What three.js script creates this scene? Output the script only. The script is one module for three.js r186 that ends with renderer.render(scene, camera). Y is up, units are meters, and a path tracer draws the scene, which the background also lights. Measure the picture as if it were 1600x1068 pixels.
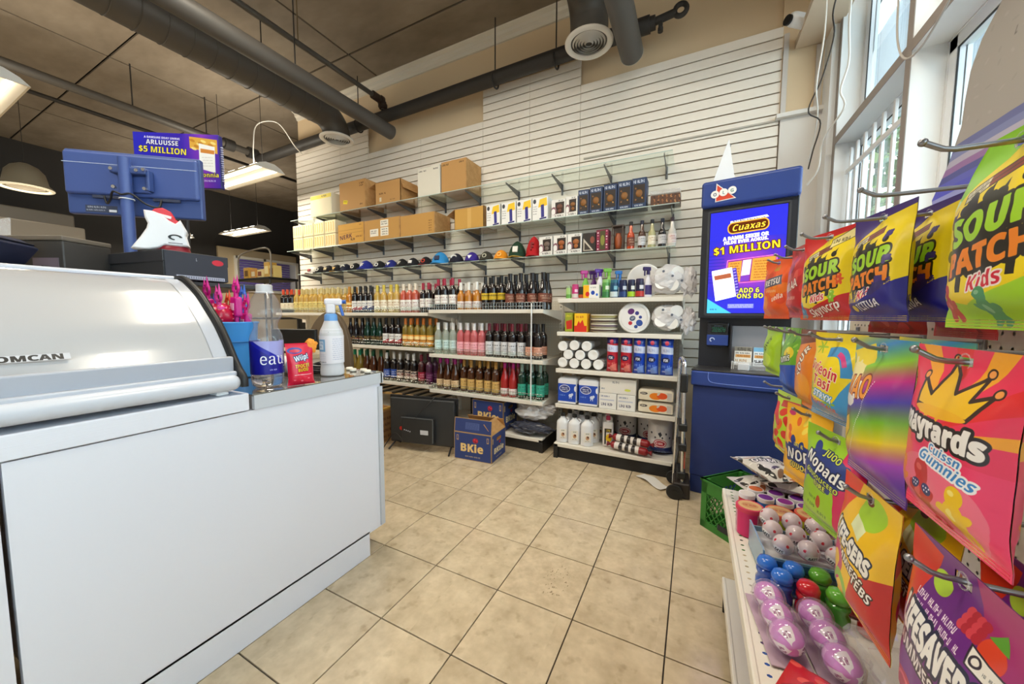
import * as THREE from 'three';
import { RoundedBoxGeometry } from 'three/addons/geometries/RoundedBoxGeometry.js';
import { mergeGeometries } from 'three/addons/utils/BufferGeometryUtils.js';
import { ImprovedNoise } from 'three/addons/math/ImprovedNoise.js';
import { RectAreaLightUniformsLib } from 'three/addons/lights/RectAreaLightUniformsLib.js';

// ------------------------------------------------------------------ camera, sky, lights, exposure
const scene = new THREE.Scene();
const camera = new THREE.PerspectiveCamera(2 * Math.atan(534 / 561.58) * 180 / Math.PI, 1600 / 1068, 0.02, 80);
camera.position.set(0.3796, 1.17, 1.27);
camera.rotation.order = 'YXZ';
camera.rotation.set(-0.07437, 0.46925, 0.00353);
scene.background = new THREE.Color().setRGB(0.76, 0.89, 1.0);      // bright overcast sky outside
scene.backgroundIntensity = 7;
const renderer = new THREE.WebGLRenderer();
renderer.toneMapping = THREE.LinearToneMapping;
renderer.toneMappingExposure = 1.05;
renderer.shadowMap.enabled = true;
RectAreaLightUniformsLib.init();
const LAMP = new THREE.Color().setRGB(1.0, 0.91, 0.75);
const LAMP_POWER = 36;

// ------------------------------------------------------------------ helpers
let seed = 7;
const rnd = () => { seed = (seed * 1664525 + 1013904223) >>> 0; return seed / 4294967296; };
const rr = (a, b) => a + (b - a) * rnd();
const noise = new ImprovedNoise();
const fbm = (x, y, z = 0, o = 4) => { let s = 0, a = 0.5, f = 1; for (let i = 0; i < o; i++) { s += a * noise.noise(x * f, y * f, z + i * 7.1); a *= 0.5; f *= 2.03; } return s; };
const V = (x, y, z) => new THREE.Vector3(x, y, z);
const used = {};
const numbered = (n) => { const k = used[n] = (used[n] ?? -1) + 1; return k ? n + '_' + String(k).padStart(3, '0') : n; };
const shadow = (o) => { o.castShadow = true; o.receiveShadow = true; return o; };
function mesh(name, geo, mat, parent, pos, rot) {
  const m = shadow(new THREE.Mesh(geo, mat)); m.name = name;
  if (pos) m.position.set(...pos);
  if (rot) m.rotation.set(...rot);
  (parent ?? scene).add(m);
  return m;
}
function thing(name, label, category, pos = [0, 0, 0], turn = 0, group) {
  const o = new THREE.Group(); o.name = numbered(name); scene.add(o);
  o.position.set(pos[0], pos[1] > 0.05 ? pos[1] + 0.0015 : pos[1], pos[2]); o.rotation.y = turn; o.userData = { label, category };
  if (group) o.userData.group = group;
  return o;
}
function single(name, geo, mat, label, category, pos, rot, group) {
  const m = mesh(numbered(name), geo, mat, scene, pos, rot);
  m.userData = { label, category }; if (group) m.userData.group = group;
  return m;
}
function struct(name, label, geo, mat, pos, rot) {
  const m = geo ? mesh(name, geo, mat, scene, pos, rot) : new THREE.Group();
  if (!geo) { m.name = name; scene.add(m); if (pos) m.position.set(...pos); }
  m.userData = { kind: 'structure', label, category: name.split('_')[0] };
  return m;
}
function dup(root, pos, turn = 0, label, group) {
  const r = root.clone(); r.name = numbered(root.name.replace(/_\d+$/, '')); scene.add(r);
  r.position.set(pos[0], pos[1] > 0.05 ? pos[1] + 0.0015 : pos[1], pos[2]); r.rotation.y = turn; r.userData = { ...root.userData };
  if (label) r.userData.label = label;
  if (group) r.userData.group = group;
  return r;
}
const box = (w, h, d, x = 0, y = 0, z = 0) => new THREE.BoxGeometry(w, h, d).translate(x, y, z);
const rbox = (w, h, d, r = 0.006, x = 0, y = 0, z = 0, s = 2) => new RoundedBoxGeometry(w, h, d, s, Math.min(r, w / 2.01, h / 2.01, d / 2.01)).translate(x, y, z);
const cyl = (r1, r2, h, s = 20, open = false) => new THREE.CylinderGeometry(r1, r2, h, s, 1, open);
const lathe = (pts, s = 24) => new THREE.LatheGeometry(pts.map((p) => new THREE.Vector2(p[0], p[1])), s);
const tube = (pts, r, s = 32, k = 8, closed = false) => new THREE.TubeGeometry(new THREE.CatmullRomCurve3(pts.map((p) => V(...p)), closed), s, r, k, closed);
const merge = (a) => mergeGeometries(a.map((g) => { const q = g.index ? g.toNonIndexed() : g; for (const n of Object.keys(q.attributes)) if (!['position', 'normal', 'uv'].includes(n)) q.deleteAttribute(n); return q; }));
const bar = (a, b, r, s = 10) => { const A = V(...a), B = V(...b), d = B.clone().sub(A), g = cyl(r, r, d.length(), s); g.applyQuaternion(new THREE.Quaternion().setFromUnitVectors(V(0, 1, 0), d.normalize())); const c = A.add(B).multiplyScalar(0.5); return g.translate(c.x, c.y, c.z); };
// materials
const perfStrip = (w, pit, r) => { const n = Math.floor(w / pit), m = (w - n * pit) / 2, s = new THREE.Shape(); s.moveTo(-w / 2, 0); s.lineTo(w / 2, 0); s.lineTo(w / 2, pit); s.lineTo(-w / 2, pit); s.closePath(); for (let i = 0; i < n; i++) { const h = new THREE.Path(), cx = -w / 2 + m + (i + 0.5) * pit; for (let k = 0; k < 7; k++) { const a = -k / 6 * Math.PI * 2; k ? h.lineTo(cx + r * Math.cos(a), pit / 2 + r * Math.sin(a)) : h.moveTo(cx + r, pit / 2); } s.holes.push(h); } return new THREE.ShapeGeometry(s); };
const perfSheet = (w, h, pit = 0.0254, r = 0.0045) => { const s = perfStrip(w, pit, r), a = []; for (let y = 0; y + pit <= h + 0.001; y += pit) a.push(s.clone().translate(0, y, 0)); return merge(a); };   // a thin board with real holes, base at y = 0
const col = (c) => Array.isArray(c) ? new THREE.Color().setRGB(...c) : new THREE.Color(c);
const mat = (c, rough = 0.6, o = {}) => new THREE.MeshPhysicalMaterial({ color: col(c), roughness: rough, ...o });
const metal = (c, rough = 0.35) => new THREE.MeshStandardMaterial({ color: col(c), roughness: rough, metalness: 0.9 });
const cmem = {};
const cm = (c, rough = 0.55) => cmem[c + '_' + rough] ??= mat(c, rough);
// textures
function canvasTex(w, h, draw) {
  const c = document.createElement('canvas'); c.width = w; c.height = h;
  const g = c.getContext('2d'); draw(g, w, h);
  const t = new THREE.CanvasTexture(c); t.colorSpace = THREE.SRGBColorSpace; t.magFilter = THREE.LinearFilter; t.anisotropy = 8;
  return t;
}
function dataTex(n, f, srgb = true) {            // f(u,v) -> [r,g,b] 0..255
  const d = new Uint8Array(n * n * 4);
  for (let j = 0; j < n; j++) for (let i = 0; i < n; i++) { const c = f(i / n, j / n), k = (j * n + i) * 4; d[k] = c[0]; d[k + 1] = c[1]; d[k + 2] = c[2]; d[k + 3] = 255; }
  const t = new THREE.DataTexture(d, n, n); t.magFilter = THREE.LinearFilter; t.wrapS = t.wrapT = THREE.RepeatWrapping;
  if (srgb) t.colorSpace = THREE.SRGBColorSpace; t.needsUpdate = true; return t;
}
function tx(g, s, x, y, size, fill, o = {}) {
  g.save(); g.translate(x, y); g.rotate((o.rot ?? 0) * Math.PI / 180); if (o.skew) g.transform(1, 0, o.skew, 1, 0, 0); g.scale(o.sx ?? 1, o.sy ?? 1);
  g.font = `${o.style ?? 'bold'} ${size}px ${o.font ?? 'sans-serif'}`; g.textAlign = o.align ?? 'center'; g.textBaseline = 'middle'; g.lineJoin = 'round';
  if (o.stroke2) { g.lineWidth = o.lw2; g.strokeStyle = o.stroke2; g.strokeText(s, 0, 0); }
  if (o.stroke) { g.lineWidth = o.lw ?? size * 0.22; g.strokeStyle = o.stroke; g.strokeText(s, 0, 0); }
  if (o.fat) { g.lineWidth = size * o.fat; g.strokeStyle = fill; g.strokeText(s, 0, 0); }
  g.fillStyle = fill; g.fillText(s, 0, 0); g.restore();
}
const blob = (g, x, y, rx, ry, fill, rot = 0) => { g.save(); g.translate(x, y); g.rotate(rot); g.beginPath(); g.ellipse(0, 0, rx, ry, 0, 0, 7); g.fillStyle = fill; g.fill(); g.restore(); };
const poly = (g, p, fill, stroke, lw) => { g.beginPath(); p.forEach(([x, y], i) => i ? g.lineTo(x, y) : g.moveTo(x, y)); g.closePath(); if (fill) { g.fillStyle = fill; g.fill(); } if (stroke) { g.lineWidth = lw; g.lineJoin = 'round'; g.strokeStyle = stroke; g.stroke(); } };
const fillAll = (g, w, h, c) => { g.fillStyle = c; g.fillRect(0, 0, w, h); };
const rows = (g, x, y, w, n, dh, c) => { g.fillStyle = c; for (let i = 0; i < n; i++) g.fillRect(x, y + i * dh, w * (0.7 + 0.3 * ((i * 37 % 10) / 10)), dh * 0.42); };
// unreadable small print: a row of letter-sized marks
const scrib = (g, x, y, w, h, c) => { g.fillStyle = c; let q = x, i = Math.floor(x * 3 + y); while (q < x + w - h * 0.3) { const k = h * (0.35 + 0.35 * ((i * 7) % 5) / 5); if (i % 6) { g.fillRect(q, y, k * 0.32, h); g.fillRect(q, y + (i % 3) * h * 0.4, k * 0.85, h * 0.22); if (i % 2) g.fillRect(q + k * 0.6, y, k * 0.28, h); } q += k * 1.12; i++; } };
// a printed panel: a thin sheet of its own on a flat face
function panel(name, tex, w, h, parent, pos, rot, rough = 0.5) {
  const m = mesh(name, new THREE.PlaneGeometry(w, h), tex.isMaterial ? tex : new THREE.MeshStandardMaterial({ map: tex, roughness: rough, polygonOffset: true, polygonOffsetFactor: -1 }), parent, pos, rot);
  return m;
}
// ------------------------------------------------------------------ shared materials
const grain = dataTex(256, (u, v) => { const n = 128 + 90 * fbm(u * 24, v * 24, 3, 3); return [n, n, n]; }, false);
const paintBump = { bumpMap: grain, bumpScale: 0.0006 };
const MAT = {
  slat: mat([0.87, 0.81, 0.72], 0.42, paintBump),
  beige: mat([0.74, 0.58, 0.38], 0.7, paintBump),
  white: mat([0.80, 0.80, 0.80], 0.4),
  board: mat([0.83, 0.83, 0.82], 0.45, paintBump),
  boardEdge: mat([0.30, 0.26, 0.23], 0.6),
  charcoal: mat([0.035, 0.033, 0.032], 0.8, paintBump),
  black: mat([0.012, 0.012, 0.013], 0.45),
  blackMetal: mat([0.03, 0.028, 0.027], 0.55),
  duct: mat([0.075, 0.068, 0.06], 0.5),
  steel: metal([0.62, 0.62, 0.63], 0.3),
  hook: metal([0.30, 0.30, 0.32], 0.35),
  bracket: metal([0.16, 0.165, 0.18], 0.35),
  chrome: metal([0.75, 0.75, 0.76], 0.18),
  shelf: mat([0.80, 0.76, 0.68], 0.4),
  glass: mat([0.93, 0.97, 0.95], 0.03, { transmission: 1, thickness: 0, ior: 1.45 }),
  plastic: mat([0.96, 0.96, 0.97], 0.12, { transmission: 0.75, thickness: 0 }),
  milky: mat([0.88, 0.88, 0.90], 0.45, { transmission: 0.3, thickness: 0 }),
  counter: mat([0.76, 0.765, 0.83], 0.35, paintBump),
  alu: mat([0.56, 0.58, 0.62], 0.4),
  cable: cm('#e8e6df', 0.5),
};
const cardTex = dataTex(256, (u, v) => { const n = fbm(u * 8, v * 60, 1, 3) * 22 + fbm(u * 5, v * 5, 9, 3) * 26; return [188 + n, 142 + n, 88 + n * 0.9]; });
MAT.card = mat('#ffffff', 0.85, { map: cardTex });
// ------------------------------------------------------------------ the setting
const WZ = -2.05;                                   // face of the slat wall
const floorG = struct('floor', 'beige ceramic tile floor with dark grout lines', null);
mesh('grout_bed', box(11.6, 0.2, 10.4, -4.0, -0.107, 0.1), mat([0.035, 0.03, 0.027], 0.9), floorG);
{
  const base = dataTex(512, (u, v) => {
    const a = fbm(u * 5, v * 5, 2, 5), b = fbm(u * 16, v * 16, 5, 3), c = Math.max(0, fbm(u * 9 + 3, v * 9, 11, 4) - 0.18);
    const n = a * 34 + b * 16 - c * 80; return [203 + n, 184 + n, 154 + n * 0.95];
  });
  const tm = mat('#ffffff', 0.3, { map: base, roughnessMap: grain });
  const marks = dataTex(512, (u, v) => {
    const a = fbm(u * 5 + 4, v * 5, 22, 5), b = fbm(u * 16, v * 16, 25, 3); let n = a * 34 + b * 16;
    const dx = u - 0.62, dy = v - 0.5, s = fbm(u * 34, v * 20, 31, 3); if (s > 0.2 && dx * dx * 3 + dy * dy < 0.10) n -= 80 * Math.min(1, (s - 0.2) * 8); return [203 + n, 183 + n, 152 + n];
  });
  const tmS = mat('#ffffff', 0.35, { map: marks });
  const vars = [];
  for (let k = 0; k < 12; k++) { const g = rbox(0.3255, 0.010, 0.3255, 0.0016, 0, -0.005, 0, 1), p = g.attributes.position, uv = g.attributes.uv, ou = rnd(), ov = rnd(), t = k % 4; for (let i = 0; i < p.count; i++) { let x = p.getX(i) / 0.33, z = p.getZ(i) / 0.33; if (t === 1) [x, z] = [z, -x]; if (t === 2) [x, z] = [-x, -z]; if (t === 3) [x, z] = [-z, x]; uv.setXY(i, x * 0.62 + ou, z * 0.62 + ov); } vars.push(g); }
  const plain = rbox(0.3255, 0.010, 0.3255, 0.0016, 0, -0.005, 0, 1); { const p = plain.attributes.position, uv = plain.attributes.uv; for (let i = 0; i < p.count; i++) uv.setXY(i, p.getX(i) / 0.33 + 0.5, p.getZ(i) / 0.33 + 0.5); }
  for (let i = -8; i < 5; i++) for (let j = -7; j < 4; j++) {
    const m = mesh('tile', (i === -1 && j === -1) ? plain : vars[Math.floor(rnd() * 12)], (i === -1 && j === -1) ? tmS : tm, floorG, [(i + 0.5) * 0.33, 0, (j + 0.5) * 0.33]);
  }
  const rest = []; for (let i = -28; i < 5; i++) for (let j = -15; j < 15; j++) if (!(i >= -8 && j >= -7 && j < 4)) { if ((i + 1) * 0.33 > 1.6) continue; rest.push(box(0.3255, 0.01, 0.3255, (i + 0.5) * 0.33, -0.005, (j + 0.5) * 0.33)); }
  const r = mesh('distant_tiles', merge(rest), tm, floorG); r.userData.kind = 'stuff';
}
// ceiling of painted boards with open joints
const ceil = struct('ceiling', 'dark taupe painted ceiling boards with black joints', null);
mesh('roof_deck', box(11.6, 0.15, 10.6, -4.0, 4.11, 0.0), MAT.black, ceil);
{
  const ct = dataTex(256, (u, v) => { const n = fbm(u * 4, v * 4, 4, 4) * 26 + fbm(u * 22, v * 22, 8, 2) * 8; return [132 + n, 120 + n, 104 + n]; });
  const m = mat('#ffffff', 0.75, { map: ct });
  const zs = [-5.1, -3.96, -2.79, -1.62, -0.45, 0.75, 1.95, 3.15, 5.1], xs = [-9.7, -7.9, -5.5, -3.1, -0.7, 1.5];
  for (let i = 0; i < xs.length - 1; i++) for (let j = 0; j < zs.length - 1; j++) mesh('panel', box(xs[i + 1] - xs[i] - 0.022, 0.02, zs[j + 1] - zs[j] - 0.022), m, ceil, [(xs[i] + xs[i + 1]) / 2, 4.01, (zs[j] + zs[j + 1]) / 2]);
}
// back wall with slat panels
const wallB = struct('wall_back', 'cream slat wall below tan painted plaster', null);
mesh('plaster', box(5.93, 4.05, 0.14, -1.795, 2.0, WZ - 0.12), MAT.beige, wallB);
{
  const pitch = 0.0757, secs = [[-4.76, -3.83, 1.0, 3.53], [-3.83, -3.32, 1.0, 3.53], [-3.32, -2.48, 1.0, 3.2], [-2.48, -1.65, 1.0, 3.2], [-1.65, -1.12, 1.0, 3.53], [-1.12, -0.615, 1.0, 3.53], [-0.615, 0.875, 0.6, 3.245]];
  const y0 = 3.245 - 40 * pitch;
  for (const [a, b, lo, hi] of secs) {
    let n0 = Math.ceil((lo - y0) / pitch), n1 = Math.floor((hi - y0 + 0.001) / pitch);
    const g = rbox(b - a - 0.0025, pitch - 0.0085, 0.014, 0.002, 0, 0, 0, 1);
    for (let k = n0; k < n1; k++) mesh('slat', g, MAT.slat, wallB, [(a + b) / 2, y0 + (k + 0.5) * pitch, WZ - 0.007]);
  }
  const crown = new THREE.Shape(); [[0, 0], [0.02, 0], [0.03, 0.03], [0.05, 0.045], [0.055, 0.075], [0.09, 0.09], [0.09, 0.10], [0, 0.10]].forEach(([x, y], i) => i ? crown.lineTo(x, y) : crown.moveTo(x, y));
  mesh('crown_moulding', new THREE.ExtrudeGeometry(crown, { depth: 5.6, bevelEnabled: false }).rotateY(-Math.PI / 2).translate(0.85, 3.9, WZ - 0.05), cm('#d9d3c6', 0.6), wallB);
  mesh('moulding_strip', box(1.55, 0.012, 0.012, 0.2, 2.592, WZ + 0.006), cm('#b9b3a8', 0.5), wallB);
}
struct('wall_left', 'dark charcoal far wall of the shop', box(0.15, 4.1, 10.4, -9.72, 2.0, 0), MAT.charcoal);
struct('wall_rear', 'charcoal wall behind the end of the slat wall', box(5.0, 4.1, 0.15, -7.3, 2.0, -5.15), MAT.charcoal);
struct('wall_return', 'charcoal return wall behind the slat wall', box(0.12, 4.1, 3.0, -4.72, 2.0, -3.66), MAT.charcoal);
struct('wall_entrance', 'cream wall behind the counter aisle', box(11.4, 4.1, 0.15, -4.05, 2.0, 5.15), mat([0.62, 0.58, 0.52], 0.7));
// corner strip next to the windows
const corner = struct('wall_corner', 'white and tan wall strip between slat wall and windows', null);
mesh('lower_panel', box(0.24, 2.6, 0.05, 1.0, 1.3, WZ - 0.01), mat([0.74, 0.70, 0.65], 0.6), corner);
mesh('upper_panel', box(0.26, 1.5, 0.03, 1.0, 3.35, WZ - 0.02), MAT.beige, corner);
mesh('ledge', rbox(0.34, 0.03, 0.07, 0.004, 1.02, 2.605, WZ + 0.02), mat([0.75, 0.72, 0.68], 0.5), corner);
mesh('jamb', box(0.035, 0.43, 0.03, 1.085, 2.83, WZ + 0.005), mat([0.62, 0.58, 0.54], 0.6), corner);
mesh('jamb', box(0.03, 0.55, 0.03, 0.892, 2.90, WZ + 0.005), mat([0.62, 0.58, 0.54], 0.6), corner);
struct('soffit_panel', 'tan dropped soffit over the window corner', box(0.22, 0.05, 2.2, 1.055, 3.085, -0.95), mat([0.70, 0.58, 0.44], 0.7)).name = 'ceiling_soffit';
// window wall: white boxed boards with taupe edges, glass behind
const XW = 1.15, DW = 0.105;
const zb = [-1.86, -0.93, 0.02, 0.97, 1.92, 2.87, 3.82, 4.77];
const wallR = struct('wall_right', 'white boxed window wall with taupe board edges', null);
for (const z of zb) {
  mesh('post_board', box(DW, 4.0, 0.042, XW + DW / 2 + 0.002, 2.0, z), MAT.board, wallR);
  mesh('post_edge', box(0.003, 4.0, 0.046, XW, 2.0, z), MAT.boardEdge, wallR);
}
for (let i = 0; i < zb.length - 1; i++) {
  const z0 = zb[i] + 0.021, z1 = zb[i + 1] - 0.021, zc = (z0 + z1) / 2, L = z1 - z0;
  for (const [y, nm] of [[2.303, 'header_board'], [0.85, 'sill_board'], [3.25, 'head_board']]) {
    mesh(nm, box(DW, 0.042, L, XW + DW / 2 + 0.002, y, zc), MAT.board, wallR);
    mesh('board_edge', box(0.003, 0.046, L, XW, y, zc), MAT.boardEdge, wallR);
  }
  mesh('apron', box(0.06, 0.84, L, XW + DW - 0.03, 0.42, zc), MAT.board, wallR);
  mesh('transom_panel', box(0.06, 0.75, L, XW + DW - 0.03, 3.64, zc), MAT.board, wallR);
}
mesh('outer_cladding', box(0.22, 4.1, 0.16, 1.225, 2.0, -1.965), MAT.board, wallR);
for (const z of zb) mesh('mullion', box(0.055, 4.0, 0.05, 1.285, 2.0, z), MAT.board, wallR);
for (const [y, h] of [[2.303, 0.05], [0.43, 0.86], [3.62, 0.79]]) mesh('outer_band', box(0.055, h, 6.66, 1.285, y, 1.46), MAT.board, wallR);
const frameM = mat([0.80, 0.82, 0.85], 0.35);
zb.slice(0, -1).forEach((za, i) => {
  const z0 = za + 0.021, z1 = zb[i + 1] - 0.021, zc = (z0 + z1) / 2, L = z1 - z0;
  [[0.875, 2.28, 'lower'], [2.326, 3.227, 'upper']].forEach(([y0, y1, w], k) => {
    const n = i * 2 + k + 1, g = struct('window_' + n, `${w} window in white frame, bay ${i + 1} from the slat wall`, null, null, [XW + DW + 0.03, 0, 0]);
    const yc = (y0 + y1) / 2, H = y1 - y0;
    mesh('frame', merge([box(0.045, 0.05, L, 0, y0 + 0.025, zc), box(0.045, 0.05, L, 0, y1 - 0.025, zc), box(0.045, H, 0.05, 0, yc, z0 + 0.025), box(0.045, H, 0.05, 0, yc, z1 - 0.025)]), frameM, g);
    mesh('gasket', merge([box(0.004, 0.006, L - 0.1, -0.018, y0 + 0.053, zc), box(0.004, 0.006, L - 0.1, -0.018, y1 - 0.053, zc), box(0.004, H - 0.1, 0.006, -0.018, yc, z0 + 0.053), box(0.004, H - 0.1, 0.006, -0.018, yc, z1 - 0.053)]), MAT.black, g);
    mesh('pane', box(0.005, H - 0.1, L - 0.1, 0.005, yc, zc), MAT.glass, g);
  });
});
// burglar bars in the first bay
{
  const t = thing('window_bars', 'white vertical security bars over the lower corner window', 'window bars', [1.225, 0, 0]);
  for (const z of [-1.80, -1.70, -1.59, -1.475, -1.36, -1.235, -1.11, -0.99]) mesh('bar', rbox(0.014, 1.30, 0.022, 0.003, 0, 1.585, z), MAT.white, t);
  mesh('cross_bar', rbox(0.012, 0.03, 0.86, 0.003, -0.012, 2.09, -1.395), MAT.white, t);
  mesh('cross_bar', rbox(0.012, 0.03, 0.86, 0.003, -0.012, 1.2, -1.395), MAT.white, t);
}
// outdoors
struct('ground_outside', 'grey asphalt outside the windows', box(14, 0.1, 22, 8.6, -0.2, 0), mat([0.22, 0.22, 0.22], 0.9)).userData.category = 'ground';
struct('canopy_outside', 'pale blue grey canopy underside outside the windows', box(1.5, 0.12, 9.5, 2.35, 3.35, 0.6), mat([0.55, 0.62, 0.75], 0.6)).userData.category = 'canopy';
{
  const lg = new THREE.CircleGeometry(0.11, 5); lg.scale(1, 0.6, 1);
  const lm = [mat([0.07, 0.16, 0.035], 0.7), mat([0.20, 0.30, 0.06], 0.7), mat([0.05, 0.10, 0.04], 0.7)];
  for (const [x, z, h] of [[2.5, -5.0, 4.2], [3.1, -7.6, 5.0], [5.2, -5.6, 4.0], [5.6, -9.0, 5.4]]) {
    const t = thing('shrub', 'leafy green shrub outside the corner window', 'shrub', [x, -0.15, z], 0, 'shrubs outside the window');
    mesh('stem', bar([0, 0, 0], [0.1, h * 0.8, 0], 0.04), mat([0.1, 0.07, 0.05], 0.9), t);
    lm.forEach((m, k) => { const a = []; for (let i = 0; i < 420; i++) { const th = rnd() * 6.28, r = Math.sqrt(rnd()) * 1.0, y = 0.15 + rnd() * h, q = lg.clone(); q.rotateX(rr(-1.5, 1.5)); q.rotateY(rnd() * 6.3); q.translate(Math.cos(th) * r, y, Math.sin(th) * r * 1.1); a.push(q); } mesh('foliage', merge(a), m, t); });
  }
}
struct('wall_outside', 'grey brown building wall across the lot', box(9, 3.4, 0.3, 5.5, 1.6, -11.5), mat([0.30, 0.28, 0.27], 0.8)).userData.category = 'building';
// ------------------------------------------------------------------ lamps
function fixture(pos, label, len = 1.24, wid = 0.34, hang = 4.0) {
  const t = thing('ceiling_lamp', label, 'lamp', pos, 0, 'hanging fluorescent lamps');
  const s = new THREE.Shape(); [[-wid / 2, 0], [-wid / 2 + 0.05, 0.045], [-0.05, 0.075], [0.05, 0.075], [wid / 2 - 0.05, 0.045], [wid / 2, 0], [wid / 2 - 0.012, 0], [wid / 2 - 0.055, 0.035], [0.05, 0.06], [-0.05, 0.06], [-wid / 2 + 0.055, 0.035], [-wid / 2 + 0.012, 0]].forEach(([x, y], i) => i ? s.lineTo(x, y) : s.moveTo(x, y));
  mesh('reflector', new THREE.ExtrudeGeometry(s, { depth: len, bevelEnabled: false }).translate(0, 0, -len / 2).rotateY(Math.PI / 2), mat([0.80, 0.74, 0.62], 0.5), t);
  const e = new THREE.Shape(); [[-wid / 2, 0], [-wid / 2 + 0.05, 0.045], [-0.05, 0.075], [0.05, 0.075], [wid / 2 - 0.05, 0.045], [wid / 2, 0]].forEach(([x, y], i) => i ? e.lineTo(x, y) : e.moveTo(x, y));
  for (const k of [-1, 1]) mesh('end_cap', new THREE.ExtrudeGeometry(e, { depth: 0.012, bevelEnabled: false }).rotateY(Math.PI / 2).translate(k * len / 2 - 0.006, 0, 0), mat([0.78, 0.74, 0.68], 0.5), t);
  const tubeM = new THREE.MeshStandardMaterial({ color: 0xffffff, emissive: col([1, 0.93, 0.78]), emissiveIntensity: 3.2 });
  for (const k of [-1, 1]) {
    mesh('fluorescent_tube', cyl(0.015, 0.015, len - 0.06, 12).rotateZ(Math.PI / 2), tubeM, t, [0, 0.018, k * 0.085]);
    mesh('hanger_wire', bar([k * len * 0.38, 0.07, 0], [k * len * 0.38, hang - pos[1] - 0.01, 0], 0.003, 6), MAT.blackMetal, t);
  }
  const L = new THREE.RectAreaLight(LAMP, LAMP_POWER, len - 0.06, wid - 0.06); L.name = 'lamp_light'; L.position.set(0, -0.004, 0); L.rotation.x = -Math.PI / 2; t.add(L); L.castShadow = true;
  for (const k of [-1, 1]) for (let i = -2; i <= 2; i++) mesh('uplight_slot', box(0.15, 0.002, 0.014, i * len * 0.19, 0.058, k * 0.1), tubeM, t);
  const U = new THREE.RectAreaLight(LAMP, LAMP_POWER * 0.45, len - 0.1, 0.22); U.name = 'uplight'; U.position.set(0, 0.082, 0); U.rotation.x = Math.PI / 2; U.castShadow = true; t.add(U);
  return t;
}
fixture([-4.75, 2.86, -1.33], 'hanging twin tube lamp beside the end of the slat wall');
fixture([-7.75, 2.80, -2.86], 'hanging twin tube lamp over the beige window corner');
fixture([-8.3, 2.55, -1.95], 'small hanging tube lamp behind the white and red device', 1.0, 0.22);
fixture([-4.75, 2.86, 0.55], 'hanging tube lamp over the service counter aisle');
fixture([-1.7, 3.5, 1.75], 'unseen tube lamp hung high over the freezer aisle');  // out of view, hung high so its light spreads up the walls
fixture([-1.7, 3.5, -0.1], 'unseen hanging tube lamp added over the tiled aisle');  // added above the view, high enough to brighten slat wall and ceiling
fixture([0.5, 3.5, 0.1], 'unseen hanging tube lamp added over the candy aisle', 1.0);  // added out of view to brighten the wall from the window side
fixture([-7.9, 2.86, 1.4], 'hanging tube lamp over the far stock area');
// ------------------------------------------------------------------ ducts and pipes
function diffuser(t, y, r) {
  const rings = [];
  mesh('flange', lathe([[r * 0.74, 0.004], [r * 0.78, -0.012], [r * 0.92, -0.018], [r, -0.006], [r, 0.002], [r * 0.8, 0.02]], 40).translate(0, y, 0), cm('#e9e6e0', 0.4), t);
  for (const k of [0.64, 0.52, 0.40, 0.28, 0.15]) mesh('louvre_ring', lathe([[r * k, -0.016], [r * (k + 0.055), 0.004], [r * (k + 0.045), 0.008], [r * (k - 0.012), -0.013]], 32).translate(0, y, 0), cm('#e9e6e0', 0.4), t);
  mesh('cross_brace', merge([box(r * 1.5, 0.006, 0.008, 0, y + 0.012, 0), box(0.008, 0.006, r * 1.5, 0, y + 0.012, 0)]), cm('#e9e6e0', 0.4), t);
}
function spiralDuct(x, y, r, zFrom, zEl, dropY, label) {
  const t = thing('air_duct', label, 'duct', [x, 0, 0]);
  const tm = [];
  mesh('duct_run', cyl(r, r, zFrom - zEl, 28).rotateX(Math.PI / 2).translate(0, y, (zFrom + zEl) / 2), MAT.duct, t);
  for (let z = zEl + 0.1; z < zFrom; z += 0.155) tm.push(new THREE.TorusGeometry(r + 0.001, 0.004, 5, 28).translate(0, y, z));
  mesh('lock_seam', merge(tm), MAT.duct, t);
  const R = 0.2, pts = []; for (let i = 0; i <= 8; i++) { const a = i / 8 * Math.PI / 2; pts.push([0, y - R + R * Math.cos(a), zEl - R * Math.sin(a)]); }
  mesh('elbow', tube(pts, r, 24, 28), MAT.duct, t);
  mesh('drop', cyl(r, r, Math.max(0.02, y - R - dropY), 28).translate(0, (y - R + dropY) / 2, zEl - R), MAT.duct, t);
  const d = new THREE.Group(); d.name = 'diffuser'; d.position.set(0, dropY, zEl - R); t.add(d); d.userData.label = 'round white ceiling diffuser with ring louvres';
  diffuser(d, 0, r * 1.28);
  for (const z of [zEl + 0.6, zFrom - 1.2]) mesh('strap', bar([0, y + r, z], [0, 3.995, z], 0.006, 6), MAT.blackMetal, t);
}
spiralDuct(-3.42, 3.43, 0.145, 4.5, -1.49, 3.21, 'dark spiral air duct with round diffuser beside the cream slat end');
spiralDuct(-0.44, 3.62, 0.145, 4.5, -1.46, 3.30, 'dark spiral air duct with round diffuser above the tall slat panels');
function openPipe(x, y, r, z0, z1, label) {
  const t = thing('drain_pipe', label, 'pipe', [x, y, 0]);
  mesh('pipe', cyl(r, r, z1 - z0, 24, true).rotateX(Math.PI / 2).translate(0, 0, (z0 + z1) / 2), MAT.duct, t);
  mesh('end_rim', new THREE.RingGeometry(r * 0.86, r * 1.03, 28).rotateY(Math.PI).translate(0, 0, z0), cm('#cfc9bd', 0.5), t);
  for (const z of [z0 + 1.1, z1 - 1.0]) mesh('strap', bar([0, r, z], [0, 3.995 - y, z], 0.006, 6), MAT.blackMetal, t);
}
openPipe(-2.78, 3.235, 0.075, -1.9, 4.6, 'black pipe ending before the tan plaster strip');
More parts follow.
